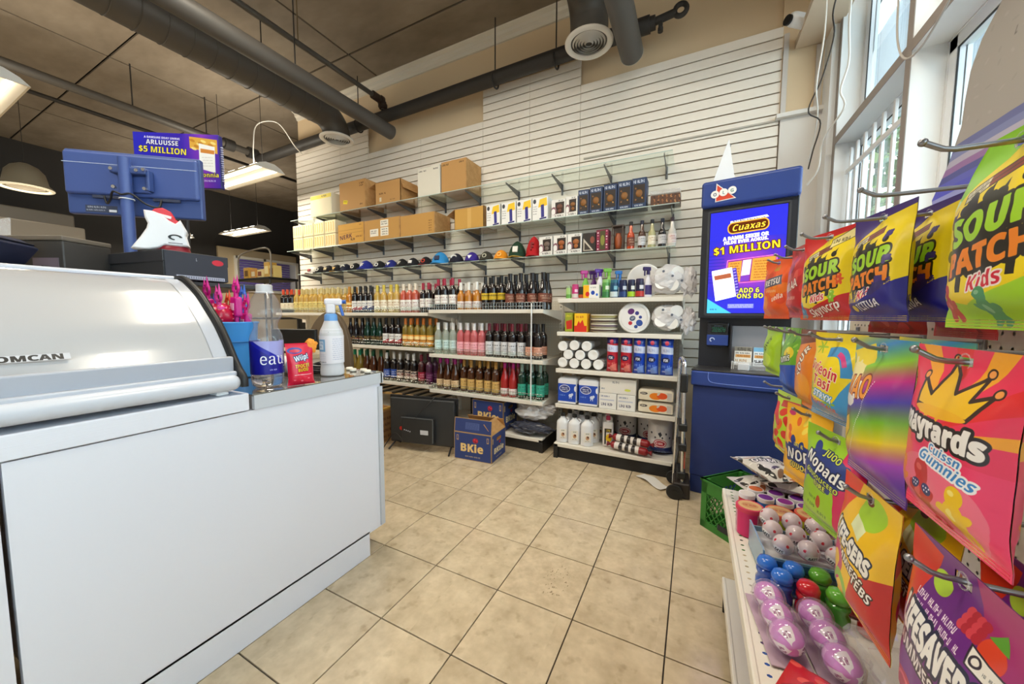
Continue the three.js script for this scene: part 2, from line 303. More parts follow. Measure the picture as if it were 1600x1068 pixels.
openPipe(-0.135, 3.21, 0.085, -1.80, 4.6, 'black pipe ending above the tall slat panels');
{
  const t = thing('sprinkler_main', 'long black pipe running along the slat wall', 'pipe', [0, 3.42, -1.9]);
  mesh('pipe', bar([-5.37, -0.01, 0], [-0.02, 0.035, 0], 0.062, 20), MAT.blackMetal, t);
  mesh('branch', bar([-0.04, 0.035, 0], [0.17, 0.045, 0.02], 0.028, 14), MAT.blackMetal, t);
  mesh('collar', cyl(0.05, 0.05, 0.04, 16).rotateZ(Math.PI / 2), MAT.blackMetal, t, [0.0, 0.035, 0]);
  mesh('end_fitting', new THREE.TorusGeometry(0.042, 0.018, 10, 20), MAT.blackMetal, t, [0.2, 0.05, 0.02]);
  mesh('valve', merge([box(0.03, 0.07, 0.03, 0, -0.03, 0), cyl(0.02, 0.02, 0.03, 10).translate(0, -0.07, 0)]), MAT.blackMetal, t, [0.06, 0.03, 0.01]);
  for (const x of [-1.42, -0.80, -3.3]) { mesh('hanger_rod', bar([x, 0.05, 0], [x, 0.57, 0], 0.006, 6), MAT.blackMetal, t); mesh('hanger_clamp', new THREE.TorusGeometry(0.066, 0.008, 6, 20).rotateY(Math.PI / 2), MAT.blackMetal, t, [x, 0, 0]); }
}
{
  const t = thing('sprinkler_branch', 'thin brown sprinkler pipe with cast tee fitting', 'pipe', [-2.88, 3.59, 0]);
  mesh('pipe', bar([0, 0, -1.85], [0, 0, 4.6], 0.024, 12), MAT.duct, t);
  mesh('tee', merge([cyl(0.042, 0.042, 0.09, 14).rotateX(Math.PI / 2).translate(0, 0, -1.78), cyl(0.05, 0.05, 0.03, 14).rotateX(Math.PI / 2).translate(0, 0, -1.86), cyl(0.05, 0.05, 0.03, 14).translate(0, -0.05, -1.88), cyl(0.04, 0.04, 0.075, 14).translate(0, -0.045, -1.88)]), cm('#35261f', 0.6), t);
  mesh('drop', bar([0, -0.05, -1.88], [0, -0.098, -1.885], 0.022, 10), MAT.duct, t);
  mesh('hanger_rod', bar([0, 0.02, -0.9], [0, 0.41, -0.9], 0.005, 6), cm('#6b5a3c', 0.5), t);
}
{
  const t = thing('sprinkler_cross_pipe', 'dark pipe under the ceiling behind the freezer', 'pipe', [-5.45, 3.5, 0]);
  mesh('pipe', bar([0, 0, -2.0], [0, 0, 4.6], 0.045, 14), MAT.duct, t);
  mesh('coupling', cyl(0.075, 0.075, 0.12, 14).rotateX(Math.PI / 2), MAT.blackMetal, t, [0, 0, -1.55]);
  mesh('coupling', cyl(0.075, 0.075, 0.12, 14).rotateX(Math.PI / 2), MAT.blackMetal, t, [0, 0, -1.85]);
  for (const z of [-1.3, -0.6, 0.8]) mesh('hanger_rod', bar([0, 0.04, z], [0, 0.5, z], 0.007, 6), MAT.blackMetal, t);
  const u = thing('conduit', 'thin dark conduit under the ceiling behind the freezer', 'pipe', [-6.5, 3.7, 0]);
  mesh('pipe', bar([0, 0, -4.9], [0, 0, 4.6], 0.025, 10), MAT.blackMetal, u);
  mesh('hanger_rod', bar([0, 0, 0.2], [0, 0.3, 0.2], 0.006, 6), MAT.blackMetal, u);
}
single('lamp_cable', tube([[-4.4, 2.95, -1.3], [-4.43, 3.2, -1.32], [-4.4, 3.45, -1.36], [-4.25, 3.5, -1.5], [-4.3, 3.33, -1.75], [-4.55, 3.38, -2.02]], 0.007, 50, 6), MAT.cable, 'white power cable looping up from hanging lamp', 'cable');
// dome pendants far left
for (const [x, z, y] of [[-6.9, -0.06, 2.68], [-9.2, 0.9, 2.9]]) {
  const t = thing('pendant_lamp', y < 2.7 ? 'grey bell shaped pendant lamp on a thin wire' : 'small grey pendant lamp beyond the big bell pendant', 'lamp', [x, y, z]);
  mesh('shade', lathe([[0.30, 0], [0.31, 0.02], [0.25, 0.08], [0.235, 0.16], [0.215, 0.26], [0.15, 0.35], [0.06, 0.40], [0, 0.405]], 32), cm('#8f8571', 0.45), t);
  mesh('rim', new THREE.TorusGeometry(0.275, 0.035, 8, 36).scale(1, 1, 0.5).rotateX(Math.PI / 2), new THREE.MeshStandardMaterial({ color: 0xfff2cf, emissive: col([1, 0.88, 0.62]), emissiveIntensity: 0.5 }), t);
  mesh('inner_reflector', lathe([[0.20, 0.01], [0.16, 0.10], [0, 0.12]], 24), cm('#6e6556', 0.5), t);
  mesh('wire', bar([0, 0.4, 0], [0, (4.0 - y) / 0.72, 0], 0.004, 5), MAT.blackMetal, t);
  const P = new THREE.PointLight(LAMP, 0.25); P.position.set(0, -0.05, 0); P.castShadow = true; P.name = 'lamp_light'; t.add(P); t.scale.setScalar(0.72);
}
// big rectangular ducts at the back
{
  const t = thing('air_plenum', 'large grey sheet metal duct under the far ceiling', 'duct', [-8.4, 2.15, 0.3]);
  mesh('trunk', rbox(1.5, 0.45, 3.2, 0.02, 0, 0.2, 0.7), cm('#6d655a', 0.6), t);
  mesh('branch', rbox(1.1, 0.28, 0.7, 0.02, 1.0, 0.0, -0.45), cm('#7d7467', 0.6), t);
  mesh('seam', box(0.02, 0.30, 0.72, 1.1, 0.0, -0.45), cm('#5a5249', 0.6), t);
  mesh('hanger_rod', bar([0.5, 0.4, 0.6], [0.5, 1.65, 0.6], 0.008, 6), MAT.blackMetal, t);
  mesh('hanger_rod', bar([-0.5, 0.4, 0.6], [-0.5, 1.65, 0.6], 0.008, 6), MAT.blackMetal, t);
}
// security camera by the window corner
{
  const t = thing('security_camera', 'white bullet security camera beside the top of slat wall', 'camera', [0.93, 3.12, -1.85]);
  mesh('housing', new THREE.CapsuleGeometry(0.042, 0.1, 6, 18).rotateX(Math.PI / 2).rotateY(-0.9), MAT.white, t);
  mesh('lens', cyl(0.03, 0.03, 0.015, 16).rotateX(Math.PI / 2).rotateY(-0.9), MAT.black, t, [-0.075, -0.01, 0.058]);
  mesh('mount', merge([bar([0.04, 0, -0.03], [0.07, 0.0, -0.18], 0.018, 10), cyl(0.045, 0.045, 0.015, 16).rotateX(Math.PI / 2).translate(0.07, 0, -0.185)]), MAT.white, t);
}
single('hanging_cable', tube([[0.985, 3.06, -1.5], [0.99, 2.8, -1.52], [0.985, 2.55, -1.6], [1.02, 2.45, -1.7], [1.03, 2.35, -1.78], [1.02, 2.2, -1.85]], 0.004, 40, 6), MAT.cable, 'white cable hanging down in front of tan corner panel', 'cable');
single('hanging_cable', tube([[1.05, 3.06, -1.3], [1.08, 2.8, -1.45], [1.115, 2.62, -1.55], [1.10, 2.5, -1.6], [1.13, 2.42, -1.62], [1.07, 2.3, -1.75], [1.06, 2.12, -1.8], [1.02, 2.05, -1.85]], 0.0055, 50, 6), MAT.cable, 'thick white cable hanging beside the corner window board', 'cable');
single('hanging_cable', tube([[1.04, 3.06, -1.35], [1.0, 2.85, -1.42], [1.03, 2.78, -1.5], [1.01, 2.6, -1.6], [0.97, 2.45, -1.68], [1.04, 2.4, -1.72], [1.03, 2.25, -1.8], [1.02, 2.15, -1.84]], 0.004, 50, 6), cm('#3a332d', 0.5), 'thin dark cable with small plug hanging beside window', 'cable');
single('window_cable', tube([[1.10, 3.07, -0.95], [1.12, 2.9, -1.0], [1.135, 2.62, -1.03], [1.135, 2.38, -1.0], [1.13, 2.25, -0.9], [1.13, 2.22, -0.78], [1.12, 2.3, -0.5], [1.08, 2.42, -0.2], [1.0, 2.55, 0.1]], 0.0042, 60, 6), cm('#b9b3ac', 0.5), 'pale grey cable swagged across the window boards', 'cable');
// ------------------------------------------------------------------ gondolas along the slat wall
const perfM = mat([0.68, 0.63, 0.53], 0.6, { side: THREE.DoubleSide });
function gondola(name, label, x0, x1, zBack, shelves, o = {}) {
  const W = x1 - x0, t = thing(name, label, 'shelving', [(x0 + x1) / 2, 0, zBack]);
  mesh('back_panel', perfSheet(W - 0.05, o.top ?? 1.25), perfM, t, [0, 0.06, 0]);
  for (const s of [-1, 1]) {
    const H = (o.top ?? 1.25) + 0.07, X = s * (W / 2 - 0.014);
    const u = mesh('upright', merge([box(0.028, H, 0.003, X, H / 2, -0.016), box(0.003, H, 0.05, X - 0.0125, H / 2, 0.01), box(0.003, H, 0.05, X + 0.0125, H / 2, 0.01)]), MAT.shelf, t);
    mesh('slotted_face', merge([box(0.009, H, 0.002, X - 0.0095, H / 2, 0.036), box(0.009, H, 0.002, X + 0.0095, H / 2, 0.036), ...Array.from({ length: 39 }, (_, i) => box(0.010, 0.018, 0.002, X, 0.009 + i * 0.034, 0.036))]), MAT.shelf, u);
  }
  for (const [y, d, kind] of shelves) {
    if (kind === 'deck') {
      mesh('base_deck', rbox(W - 0.01, 0.03, d, 0.004, 0, y - 0.015, d / 2), MAT.shelf, t);
      mesh('kick_plate', box(W - 0.02, y - 0.03, 0.02, 0, (y - 0.03) / 2, d - 0.03), MAT.black, t);
      for (const s of [-1, 1]) mesh('foot_bracket', box(0.035, y - 0.01, d, s * (W / 2 - 0.02), (y - 0.01) / 2, d / 2), MAT.black, t);
    } else {
      const sh = mesh('shelf', merge([rbox(W - 0.012, 0.014, d - 0.01, 0.003, 0, y - 0.007, d / 2), rbox(W - 0.004, 0.034, 0.012, 0.004, 0, y - 0.014, d - 0.006)]), MAT.shelf, t);
      for (const s of [-1, 1]) { const b = new THREE.Shape(); b.moveTo(0.02, 0); b.lineTo(d - 0.02, 0); b.lineTo(d - 0.02, -0.02); b.lineTo(0.02, -0.085); b.closePath(); mesh('bracket', new THREE.ExtrudeGeometry(b, { depth: 0.004, bevelEnabled: false }).rotateY(-Math.PI / 2).translate(s * (W / 2 - 0.008), y - 0.012, 0), MAT.shelf, sh); }
      if (kind === 'fence') {
        const n = Math.round(W / 0.028), a = []; for (let i = 0; i <= n; i++) a.push(bar([-W / 2 + 0.01 + i * (W - 0.02) / n, y, d - 0.012], [-W / 2 + 0.01 + i * (W - 0.02) / n, y + 0.062, d - 0.012], 0.0014, 4));
        for (const h of [0.03, 0.062]) a.push(bar([-W / 2 + 0.01, y + h, d - 0.012], [W / 2 - 0.01, y + h, d - 0.012], 0.0018, 5));
        mesh('wire_fence', merge(a), MAT.chrome, sh);
        mesh('acrylic_guard', box(W - 0.02, 0.055, 0.002, 0, y + 0.03, d - 0.017), MAT.glass, sh);
      }
    }
  }
  return t;
}
const ZB = -2.0;
gondola('wine_shelf_unit', 'cream shelf unit of white wines at the slat wall end', -4.55, -3.30, ZB, [[0.12, 0.44, 'deck'], [1.19, 0.44, 'fence']]);
gondola('wine_shelf_unit', 'cream wine shelf unit behind the black television', -3.29, -2.0, ZB, [[0.12, 0.30, 'deck'], [0.45, 0.44, 'fence'], [0.83, 0.44, 'fence'], [1.19, 0.44, 'fence']]);
const gC = gondola('wine_shelf_unit', 'cream wine shelf unit above the blue carton boxes', -1.935, -0.73, ZB, [[0.12, 0.50, 'deck'], [0.44, 0.51, 'fence'], [0.79, 0.51, 'fence'], [1.217, 0.51, 'fence']]);
mesh('cable_pole', bar([0.50, 0.42, 0.525], [0.50, 1.27, 0.525], 0.006, 8), MAT.white, gC);
gondola('household_shelf_unit', 'cream shelf unit of household goods beside the lottery kiosk', -0.625, 0.305, ZB, [[0.125, 0.53, 'deck'], [0.445, 0.50], [0.735, 0.50], [1.035, 0.48], [1.303, 0.47]], { top: 1.26 });
// ------------------------------------------------------------------ bottles
// label atlas 8 x 4
const LAB = { gold: 0, cream: 1, diag: 2, whiteplain: 3, greyart: 4, salmon: 5, paleblue: 6, pink: 7, orange: 8, yellow: 9, blue: 10, art: 11, crimson: 12, purple: 13, tan: 14, teal: 15, beige: 16, redwhite: 17, darkgold: 18, diagblue: 19, brown: 20, round: 21, black: 22, juice: 23 };
const labTex = canvasTex(1024, 640, (g, w, h) => {
  const C = ['#ecd98a', '#f3ead2', '#f1efec', '#f4f2ee', '#d9d9de', '#e0a58c', '#cfe6e4', '#f3b3bd', '#f0a63c', '#d9b62a', '#2b4fa8', '#cdb8a8', '#a31736', '#6b1c55', '#dcb46a', '#37a58d', '#e6c79a', '#f2e8e6', '#3a2c1c', '#f1efec', '#7a4030', '#f6f2e6', '#1b1a1c', '#f6f0dc'];
  C.forEach((c, k) => {
    const x = (k % 8) * 128, y = Math.floor(k / 8) * 213; g.save(); g.beginPath(); g.rect(x, y, 128, 213); g.clip();
    g.fillStyle = c; g.fillRect(x, y, 128, 213);
    const dark = ['#5b4a25', '#8b6b3a', '#3a2326', '#7a2430', '#44444c', '#7c3b2c', '#4c7f86', '#b0475c', '#6b3310', '#3b2a08', '#e8edf7', '#5a2430', '#f0c0c8', '#d9a0c8', '#7a4c1c', '#0e5b4b', '#8a5a2a', '#b01830', '#d9b25a', '#1d2c66', '#e6c8a8', '#8a5a30', '#c9a046', '#a05a14'][k];
    if (k === 2 || k === 19) poly(g, [[x, y + 213], [x + 128, y + 80], [x + 128, y + 213]], k === 2 ? '#b8232f' : '#24356f');
    if (k === 8) { blob(g, x + 64, y + 60, 48, 34, '#fbe0a0'); blob(g, x + 40, y + 160, 26, 20, '#fff3dd'); blob(g, x + 90, y + 170, 22, 18, '#fff3dd'); }
    if (k === 11 || k === 22) { for (let i = 0; i < 9; i++) blob(g, x + 20 + (i * 53 % 90), y + 40 + (i * 71 % 140), 12 + i % 3 * 6, 9, i % 2 ? '#8c2f3c' : '#30343f', i); }
    if (k === 21) { blob(g, x + 64, y + 106, 50, 50, '#e9d9b8'); }
    if (k === 9) { g.fillStyle = '#1a1712'; g.fillRect(x, y + 70, 128, 14); }
    scrib(g, x + 26, y + (k === 8 ? 94 : 50), 76, 20, dark);
    g.fillStyle = dark; g.fillRect(x + 28, y + 92, 72, 3); g.fillRect(x + 40, y + 110, 48, 5); g.fillRect(x + 34, y + 128, 60, 4); g.fillRect(x + 44, y + 182, 40, 6);
    g.restore();
  });
});
const labM = new THREE.MeshStandardMaterial({ map: labTex, roughness: 0.6 });
const labGeoMem = {};
function labelGeo(k, r, h, y) {
  return labGeoMem[[k, r, h, y]] ??= (() => {
    const g = new THREE.CylinderGeometry(r, r, h, 16, 1, true, -1.75, 3.9).translate(0, y, 0), uv = g.attributes.uv, cx = k % 8, cy = Math.floor(k / 8);
    for (let i = 0; i < uv.count; i++) uv.setXY(i, (cx + uv.getX(i)) / 8, 1 - (cy * 213 + (1 - uv.getY(i)) * 213) / 640);
    return g;
  })();
}
const bottleShapes = {
  bordeaux: [[0, 0], [0.034, 0], [0.037, 0.004], [0.037, 0.185], [0.034, 0.205], [0.022, 0.222], [0.0145, 0.238], [0.0138, 0.30], [0.0145, 0.302], [0, 0.302]],
  burgundy: [[0, 0], [0.036, 0], [0.039, 0.004], [0.039, 0.135], [0.035, 0.165], [0.025, 0.20], [0.016, 0.235], [0.0140, 0.298], [0.0145, 0.30], [0, 0.30]],
  squat: [[0, 0], [0.034, 0], [0.037, 0.004], [0.037, 0.125], [0.034, 0.145], [0.02, 0.165], [0.0142, 0.185], [0.0138, 0.255], [0, 0.257]],
  champagne: [[0, 0], [0.04, 0], [0.043, 0.005], [0.043, 0.15], [0.038, 0.18], [0.025, 0.225], [0.017, 0.26], [0.0155, 0.305], [0.018, 0.31], [0, 0.312]],
};
const bShape = Object.fromEntries(Object.entries(bottleShapes).map(([k, p]) => [k, { body: lathe(p, 18), top: p[p.length - 1][1], r: p[2][0] }]));
const capGeo = {};
const gm = (c, tr = 0, ro = 0.08) => mat(c, ro, { clearcoat: 0.6, clearcoatRoughness: 0.1, ...(tr ? { transmission: tr, thickness: 0 } : {}) });
const GLASS = { dark: gm([0.012, 0.008, 0.009]), darkred: gm([0.05, 0.006, 0.008]), gold: gm([0.86, 0.62, 0.16], 0.45), pale: gm([0.80, 0.78, 0.45], 0.5), amber: gm([0.70, 0.28, 0.03], 0.3), rose: gm([0.75, 0.16, 0.10], 0.35), pink: gm([0.80, 0.20, 0.22], 0.35), brown: gm([0.07, 0.02, 0.006]), green: gm([0.006, 0.035, 0.022]), clear: gm([0.80, 0.86, 0.80], 0.7), olive: gm([0.34, 0.24, 0.04], 0.3), red: gm([0.55, 0.03, 0.03], 0.3), redjuice: gm([0.72, 0.09, 0.02], 0.2), white: gm([0.78, 0.76, 0.72]), grape: gm([0.08, 0.02, 0.06]) };
const proto = {};
function bottle(spec, x, y, z, place, behind) {
  // spec: kind|shape|glass|capsule|label
  const [lab0, shape, glass, cap, lab, lh = 0.085, ly = 0.085] = spec, label = (behind ? 'back row ' : '') + lab0, key = label + place;
  const full = label + ' ' + place;
  let p = proto[key], o;
  const turn = rr(0.1, 0.9);
  if (!p) {
    const B = bShape[shape]; o = thing('wine_bottle', full, 'bottle', [x, y, z], turn, label + 's ' + place);
    mesh('bottle_glass', B.body, GLASS[glass], o);
    const ck = shape; capGeo[ck] ??= lathe([[0.0152, B.top - 0.072], [0.0152, B.top - 0.004], [0.0165, B.top - 0.003], [0.0165, B.top + 0.001], [0, B.top + 0.002]].map(([r, h]) => [r * (shape === 'champagne' ? 1.22 : 1.02), h]), 14);
    if (cap) mesh('capsule', capGeo[ck], cm(cap, 0.35), o);
    if (lab !== undefined) mesh('paper_label', labelGeo(lab, B.r + 0.0006, lh, ly), labM, o);
    proto[key] = o;
  } else { o = dup(p, [x, y, z], turn); }
  return o;
}
const SP = {
  orangeTop: ['dark wine bottle with orange red capsule', 'bordeaux', 'dark', '#d8481f', LAB.cream],
  gold: ['golden white wine bottle with pale label', 'bordeaux', 'gold', '#d9c88c', LAB.gold, 0.10, 0.09],
  goldClear: ['pale yellow wine bottle with clear neck', 'bordeaux', 'pale', '#c9c2a0', LAB.cream, 0.1, 0.09],
  amber: ['amber bottle with plain label', 'bordeaux', 'amber', '#c98a2a', LAB.orange],
  diag: ['red wine bottle with slanted red and white label', 'bordeaux', 'dark', '#1c1718', LAB.diag, 0.1, 0.085],
  diagB: ['red wine bottle with slanted blue and white label', 'bordeaux', 'dark', '#1c1718', LAB.diagblue, 0.1, 0.085],
  pale: ['pale golden wine bottle with yellow capsule', 'bordeaux', 'gold', '#d8c24a', LAB.juice, 0.1, 0.09],
  rose: ['rose wine bottle with cream capsule', 'bordeaux', 'rose', '#ece0cc', LAB.whiteplain, 0.11, 0.08],
  pinkcap: ['dark red wine bottle with pink red capsule', 'bordeaux', 'dark', '#a52440', LAB.whiteplain, 0.09, 0.1],
  squat: ['squat amber spirit bottle with white cap', 'squat', 'amber', '#f0eee8', LAB.redwhite, 0.06, 0.05],
  yellowlab: ['black wine bottle with yellow label', 'bordeaux', 'dark', '#191716', LAB.yellow, 0.06, 0.12],
  black: ['tall black wine bottle with brown label', 'champagne', 'dark', '#1e1a1c', LAB.brown, 0.075, 0.10],
  midDark: ['black wine bottle with dark picture label', 'burgundy', 'dark', '#2a2420', LAB.black, 0.08, 0.07],
  midGreen: ['dark green wine bottle with small round label', 'burgundy', 'green', '#3a382c', LAB.darkgold, 0.05, 0.08],
  orangecap: ['yellow wine bottle with orange capsule', 'bordeaux', 'olive', '#e07a1c', LAB.orange, 0.11, 0.075],
  paleblue: ['pale white wine bottle with light blue label', 'bordeaux', 'clear', '#f2f1ee', LAB.paleblue, 0.09, 0.09],
  pink: ['pink wine bottle with pink label', 'bordeaux', 'pink', '#f0eeee', LAB.pink, 0.09, 0.08],
  greyart: ['dark wine bottle with pale grey label', 'bordeaux', 'dark', '#6d1526', LAB.greyart, 0.12, 0.08],
  salmon: ['dark wine bottle with salmon label', 'bordeaux', 'dark', '#1d1718', LAB.salmon, 0.075, 0.07],
  greencap: ['golden sparkling bottle with green foil', 'champagne', 'olive', '#1d8a63', LAB.round, 0.04, 0.05],
  browncap: ['brown sparkling bottle with dark green foil', 'champagne', 'brown', '#1f5a3c', LAB.round, 0.04, 0.05],
  bluelab: ['dark wine bottle with blue label', 'bordeaux', 'dark', '#ecebe9', LAB.blue, 0.09, 0.08],
  art: ['dark wine bottle with painted label', 'bordeaux', 'dark', '#e9e7e4', LAB.art, 0.09, 0.08],
  crimson: ['dark wine bottle with crimson label', 'bordeaux', 'darkred', '#7c1830', LAB.crimson, 0.09, 0.08],
  purple: ['dark wine bottle with purple label', 'bordeaux', 'grape', '#3a1030', LAB.purple, 0.09, 0.08],
  magenta: ['brown bottle with magenta capsule', 'burgundy', 'brown', '#b81f86', LAB.beige, 0.065, 0.065],
  tan: ['brown wine bottle with tan label', 'bordeaux', 'brown', '#c9974a', LAB.tan, 0.1, 0.075],
  redmag: ['clear red bottle with magenta capsule', 'burgundy', 'red', '#b81f86', LAB.redwhite, 0.05, 0.05],
  teal: ['dark green bottle with teal label', 'bordeaux', 'green', '#8aa39b', LAB.teal, 0.1, 0.08],
};
function fillShelf(list, y, z, place, back = 1) {
  for (const [k, xs] of list) for (const x of xs) { bottle(SP[k], x, y, z + rr(-0.012, 0.012), place); }
  for (const [k, xs] of list) for (const x of xs) for (let b = 1; b <= back; b++) bottle(SP[k], x + rr(-0.003, 0.003), y, z - 0.1 * b + rr(-0.008, 0.008), place, true);
}
const run = (a, b, n) => Array.from({ length: n }, (_, i) => a + (b - a) * i / Math.max(1, n - 1));
fillShelf([['orangeTop', [-4.49, -4.40, -4.31]], ['gold', run(-4.215, -3.42, 9)]], 1.19, -1.64, 'on the far unit', 2);
fillShelf([['amber', [-3.235]], ['diag', [-3.145, -3.055]], ['diagB', [-2.965, -2.875]], ['pale', [-2.775, -2.675, -2.575, -2.48]], ['rose', [-2.385, -2.30, -2.215]], ['pinkcap', [-2.12, -2.04]]], 1.19, -1.64, 'on top shelf behind television');
fillShelf([['pinkcap', run(-1.885, -1.70, 3)], ['squat', [-1.615, -1.525, -1.435]], ['yellowlab', [-1.345, -1.26, -1.175]], ['black', run(-1.08, -0.775, 4)]], 1.217, -1.58, 'on top shelf above cartons');
fillShelf([['midDark', [-3.225, -3.13, -3.035]], ['midGreen', [-2.94, -2.845, -2.75]], ['diag', [-2.655, -2.56, -2.465]], ['orangecap', run(-2.37, -2.045, 5)]], 0.83, -1.64, 'on middle shelf behind television');
fillShelf([['paleblue', [-1.885, -1.795, -1.71]], ['pink', [-1.62, -1.54, -1.46, -1.385]], ['greyart', run(-1.30, -0.975, 5)], ['salmon', [-0.89, -0.81]]], 0.79, -1.578, 'on middle shelf above cartons');
fillShelf([['greencap', [-3.17, -3.065]], ['browncap', [-2.96, -2.855, -2.75]], ['bluelab', [-2.65, -2.555]], ['art', [-2.455, -2.355, -2.255]], ['crimson', [-2.155]], ['purple', [-2.06]]], 0.45, -1.64, 'on low shelf behind television');
fillShelf([['magenta', [-1.87, -1.775, -1.68]], ['tan', run(-1.585, -1.225, 5)], ['redmag', [-1.135, -1.05]], ['teal', [-0.96, -0.87, -0.79]]], 0.44, -1.578, 'on low shelf above cartons');
// ------------------------------------------------------------------ glass shelves on the slat wall
function glassShelf(y, x0, x1, n, label) {
  const t = thing('glass_wall_shelf', label, 'shelf', [0, y, WZ]);
  const edge = mat([0.55, 0.66, 0.62], 0.1), L = (x1 - x0) / n;
  for (let i = 0; i < n; i++) { const a = x0 + i * L, g = mesh('glass_pane', box(L - 0.004, 0.006, 0.30, a + L / 2, -0.0045, 0.155), MAT.glass, t); mesh('front_edge', box(L - 0.004, 0.0062, 0.002, a + L / 2, -0.0045, 0.3055), edge, g); }
  const b = new THREE.Shape(); b.moveTo(0, 0); b.lineTo(0.29, 0); b.lineTo(0.29, -0.012); b.lineTo(0.02, -0.06); b.lineTo(0.02, -0.095); b.lineTo(0, -0.095); b.closePath();
  const bg = new THREE.ExtrudeGeometry(b, { depth: 0.004, bevelEnabled: false }).rotateY(-Math.PI / 2);
  const nb = n * 2;
  for (let i = 0; i <= nb; i++) { const x = x0 + 0.06 + (x1 - x0 - 0.12) * i / nb; const k = mesh('bracket', bg, MAT.bracket, t, [x, -0.0085, 0]); mesh('wall_clip', rbox(0.018, 0.10, 0.012, 0.002, -0.002, -0.05, 0.006), MAT.bracket, k); }
}
glassShelf(2.405, -4.45, 0.19, 5, 'long glass wall shelf, the top one of three');
glassShelf(2.015, -4.55, 0.25, 5, 'long glass wall shelf, the middle one of three');
glassShelf(1.70, -4.35, 0.23, 5, 'long glass wall shelf carrying the caps');
// ------------------------------------------------------------------ cartons
const zS = -1.76;
function carton(label, x0, x1, y, h, d, o = {}) {
  const W = x1 - x0, t = thing(o.name ?? 'cardboard_box', label, 'box', [(x0 + x1) / 2, y, (o.z ?? zS) - d / 2], o.turn ?? 0);
  const m = o.mat ?? MAT.card;
  if (o.open) {
    mesh('body', merge([box(W, 0.005, d, 0, 0.0025, 0), box(W, h, 0.005, 0, h / 2, d / 2 - 0.0025), box(W, h, 0.005, 0, h / 2, -d / 2 + 0.0025), box(0.005, h, d, W / 2 - 0.0025, h / 2, 0), box(0.005, h, d, -W / 2 + 0.0025, h / 2, 0)]), m, t);
    for (const [sx, a] of o.flaps ?? [[1, 0.6], [-1, 0.9]]) mesh('flap', box(0.11, 0.004, d * 0.98, 0.055, 0, 0), m, t, [sx * W / 2, h, 0], [0, sx > 0 ? 0 : Math.PI, sx > 0 ? a : a]);
  } else { mesh('body', rbox(W - 0.002, h, d, 0.004, 0, h / 2, 0, 1), m, t); mesh('tape', box(0.05, 0.0012, d * 0.99, 0, h + 0.0004, 0), mat([0.62, 0.47, 0.27], 0.35), t); }
  if (o.print) panel('print', o.print, W * (o.pw ?? 0.96), h * (o.ph ?? 0.94), t, [o.px ?? 0, h / 2, d / 2 + 0.0012], null, 0.8);
  return t;
}
const whiteCard = mat([0.78, 0.76, 0.68], 0.8);
const pBig = canvasTex(256, 256, (g, w, h) => { fillAll(g, w, h, '#bd9058'); scrib(g, 205, 20, 40, 16, '#4a2c16'); scrib(g, 205, 44, 40, 12, '#4a2c16'); scrib(g, 205, 215, 40, 14, '#4a2c16'); g.save(); g.translate(40, 160); g.rotate(0.2); g.fillStyle = '#e8d21c'; g.fillRect(0, 0, 44, 34); scrib(g, 6, 8, 34, 8, '#6a5a10'); g.restore(); });
const pHvg = canvasTex(256, 256, (g, w, h) => { fillAll(g, w, h, '#bd9058'); scrib(g, 10, 14, 70, 16, '#3a2412'); scrib(g, 190, 14, 50, 14, '#3a2412'); });
const pMid = canvasTex(256, 200, (g, w, h) => { fillAll(g, w, h, '#bd9058'); scrib(g, 30, 96, 80, 16, '#57381c'); g.fillStyle = '#d9cdb4'; g.fillRect(40, 140, 22, 40); scrib(g, 150, 170, 60, 10, '#7a5a34'); });
const pWht = canvasTex(128, 200, (g, w, h) => { fillAll(g, w, h, '#ded9cc'); scrib(g, 8, 14, 44, 10, '#444'); scrib(g, 88, 12, 34, 10, '#444'); });
carton('small cream box with yellow tape on the top glass shelf', -4.05, -3.64, 2.405, 0.26, 0.26, { mat: mat([0.76, 0.71, 0.55], 0.8), print: canvasTex(128, 96, (g, w, h) => { fillAll(g, w, h, '#d8d0b2'); g.fillStyle = '#e3cf5e'; g.fillRect(0, 0, w, 18); scrib(g, 70, 4, 30, 8, '#555'); }) });
carton('large brown carton with yellow sticker on the top glass shelf', -3.50, -3.06, 2.405, 0.33, 0.28, { print: pBig });
carton('opened brown carton with raised flap on the top glass shelf', -2.90, -2.52, 2.405, 0.24, 0.27, { open: true, flaps: [[1, -1.2], [-1, -0.3]], print: pMid });
carton('tall white carton on the top glass shelf', -2.28, -1.985, 2.405, 0.29, 0.26, { mat: whiteCard, print: pWht });
carton('brown carton beside the tall white carton', -1.97, -1.665, 2.405, 0.30, 0.28, { print: pHvg });
// middle shelf
const pNerk = canvasTex(320, 200, (g, w, h) => { fillAll(g, w, h, '#cf9c44'); tx(g, 'NERK', 95, 130, 62, '#4a2230', { font: 'sans-serif', rot: -6 }); scrib(g, 150, 150, 60, 24, '#3a1c18'); scrib(g, 225, 130, 80, 16, '#6a3a1c'); g.fillStyle = '#9a6c2a'; g.fillRect(8, 60, 300, 3); g.fillRect(8, 92, 300, 3); scrib(g, 270, 16, 30, 10, '#5a381c'); });
const pLab = canvasTex(320, 200, (g, w, h) => { fillAll(g, w, h, '#c2934f'); g.fillStyle = '#eee9dd'; g.fillRect(50, 90, 80, 74); g.fillRect(150, 10, 74, 66); g.fillRect(150, 84, 74, 84); for (const [x, y] of [[58, 104], [58, 124], [158, 22], [158, 44], [158, 96], [158, 120], [158, 144]]) scrib(g, x, y, 58, 12, '#555'); });
const pLong = canvasTex(320, 200, (g, w, h) => { fillAll(g, w, h, '#c2934f'); for (let i = 0; i < 5; i++) scrib(g, 272, 70 + i * 24, 26, 12, '#5a381c'); });
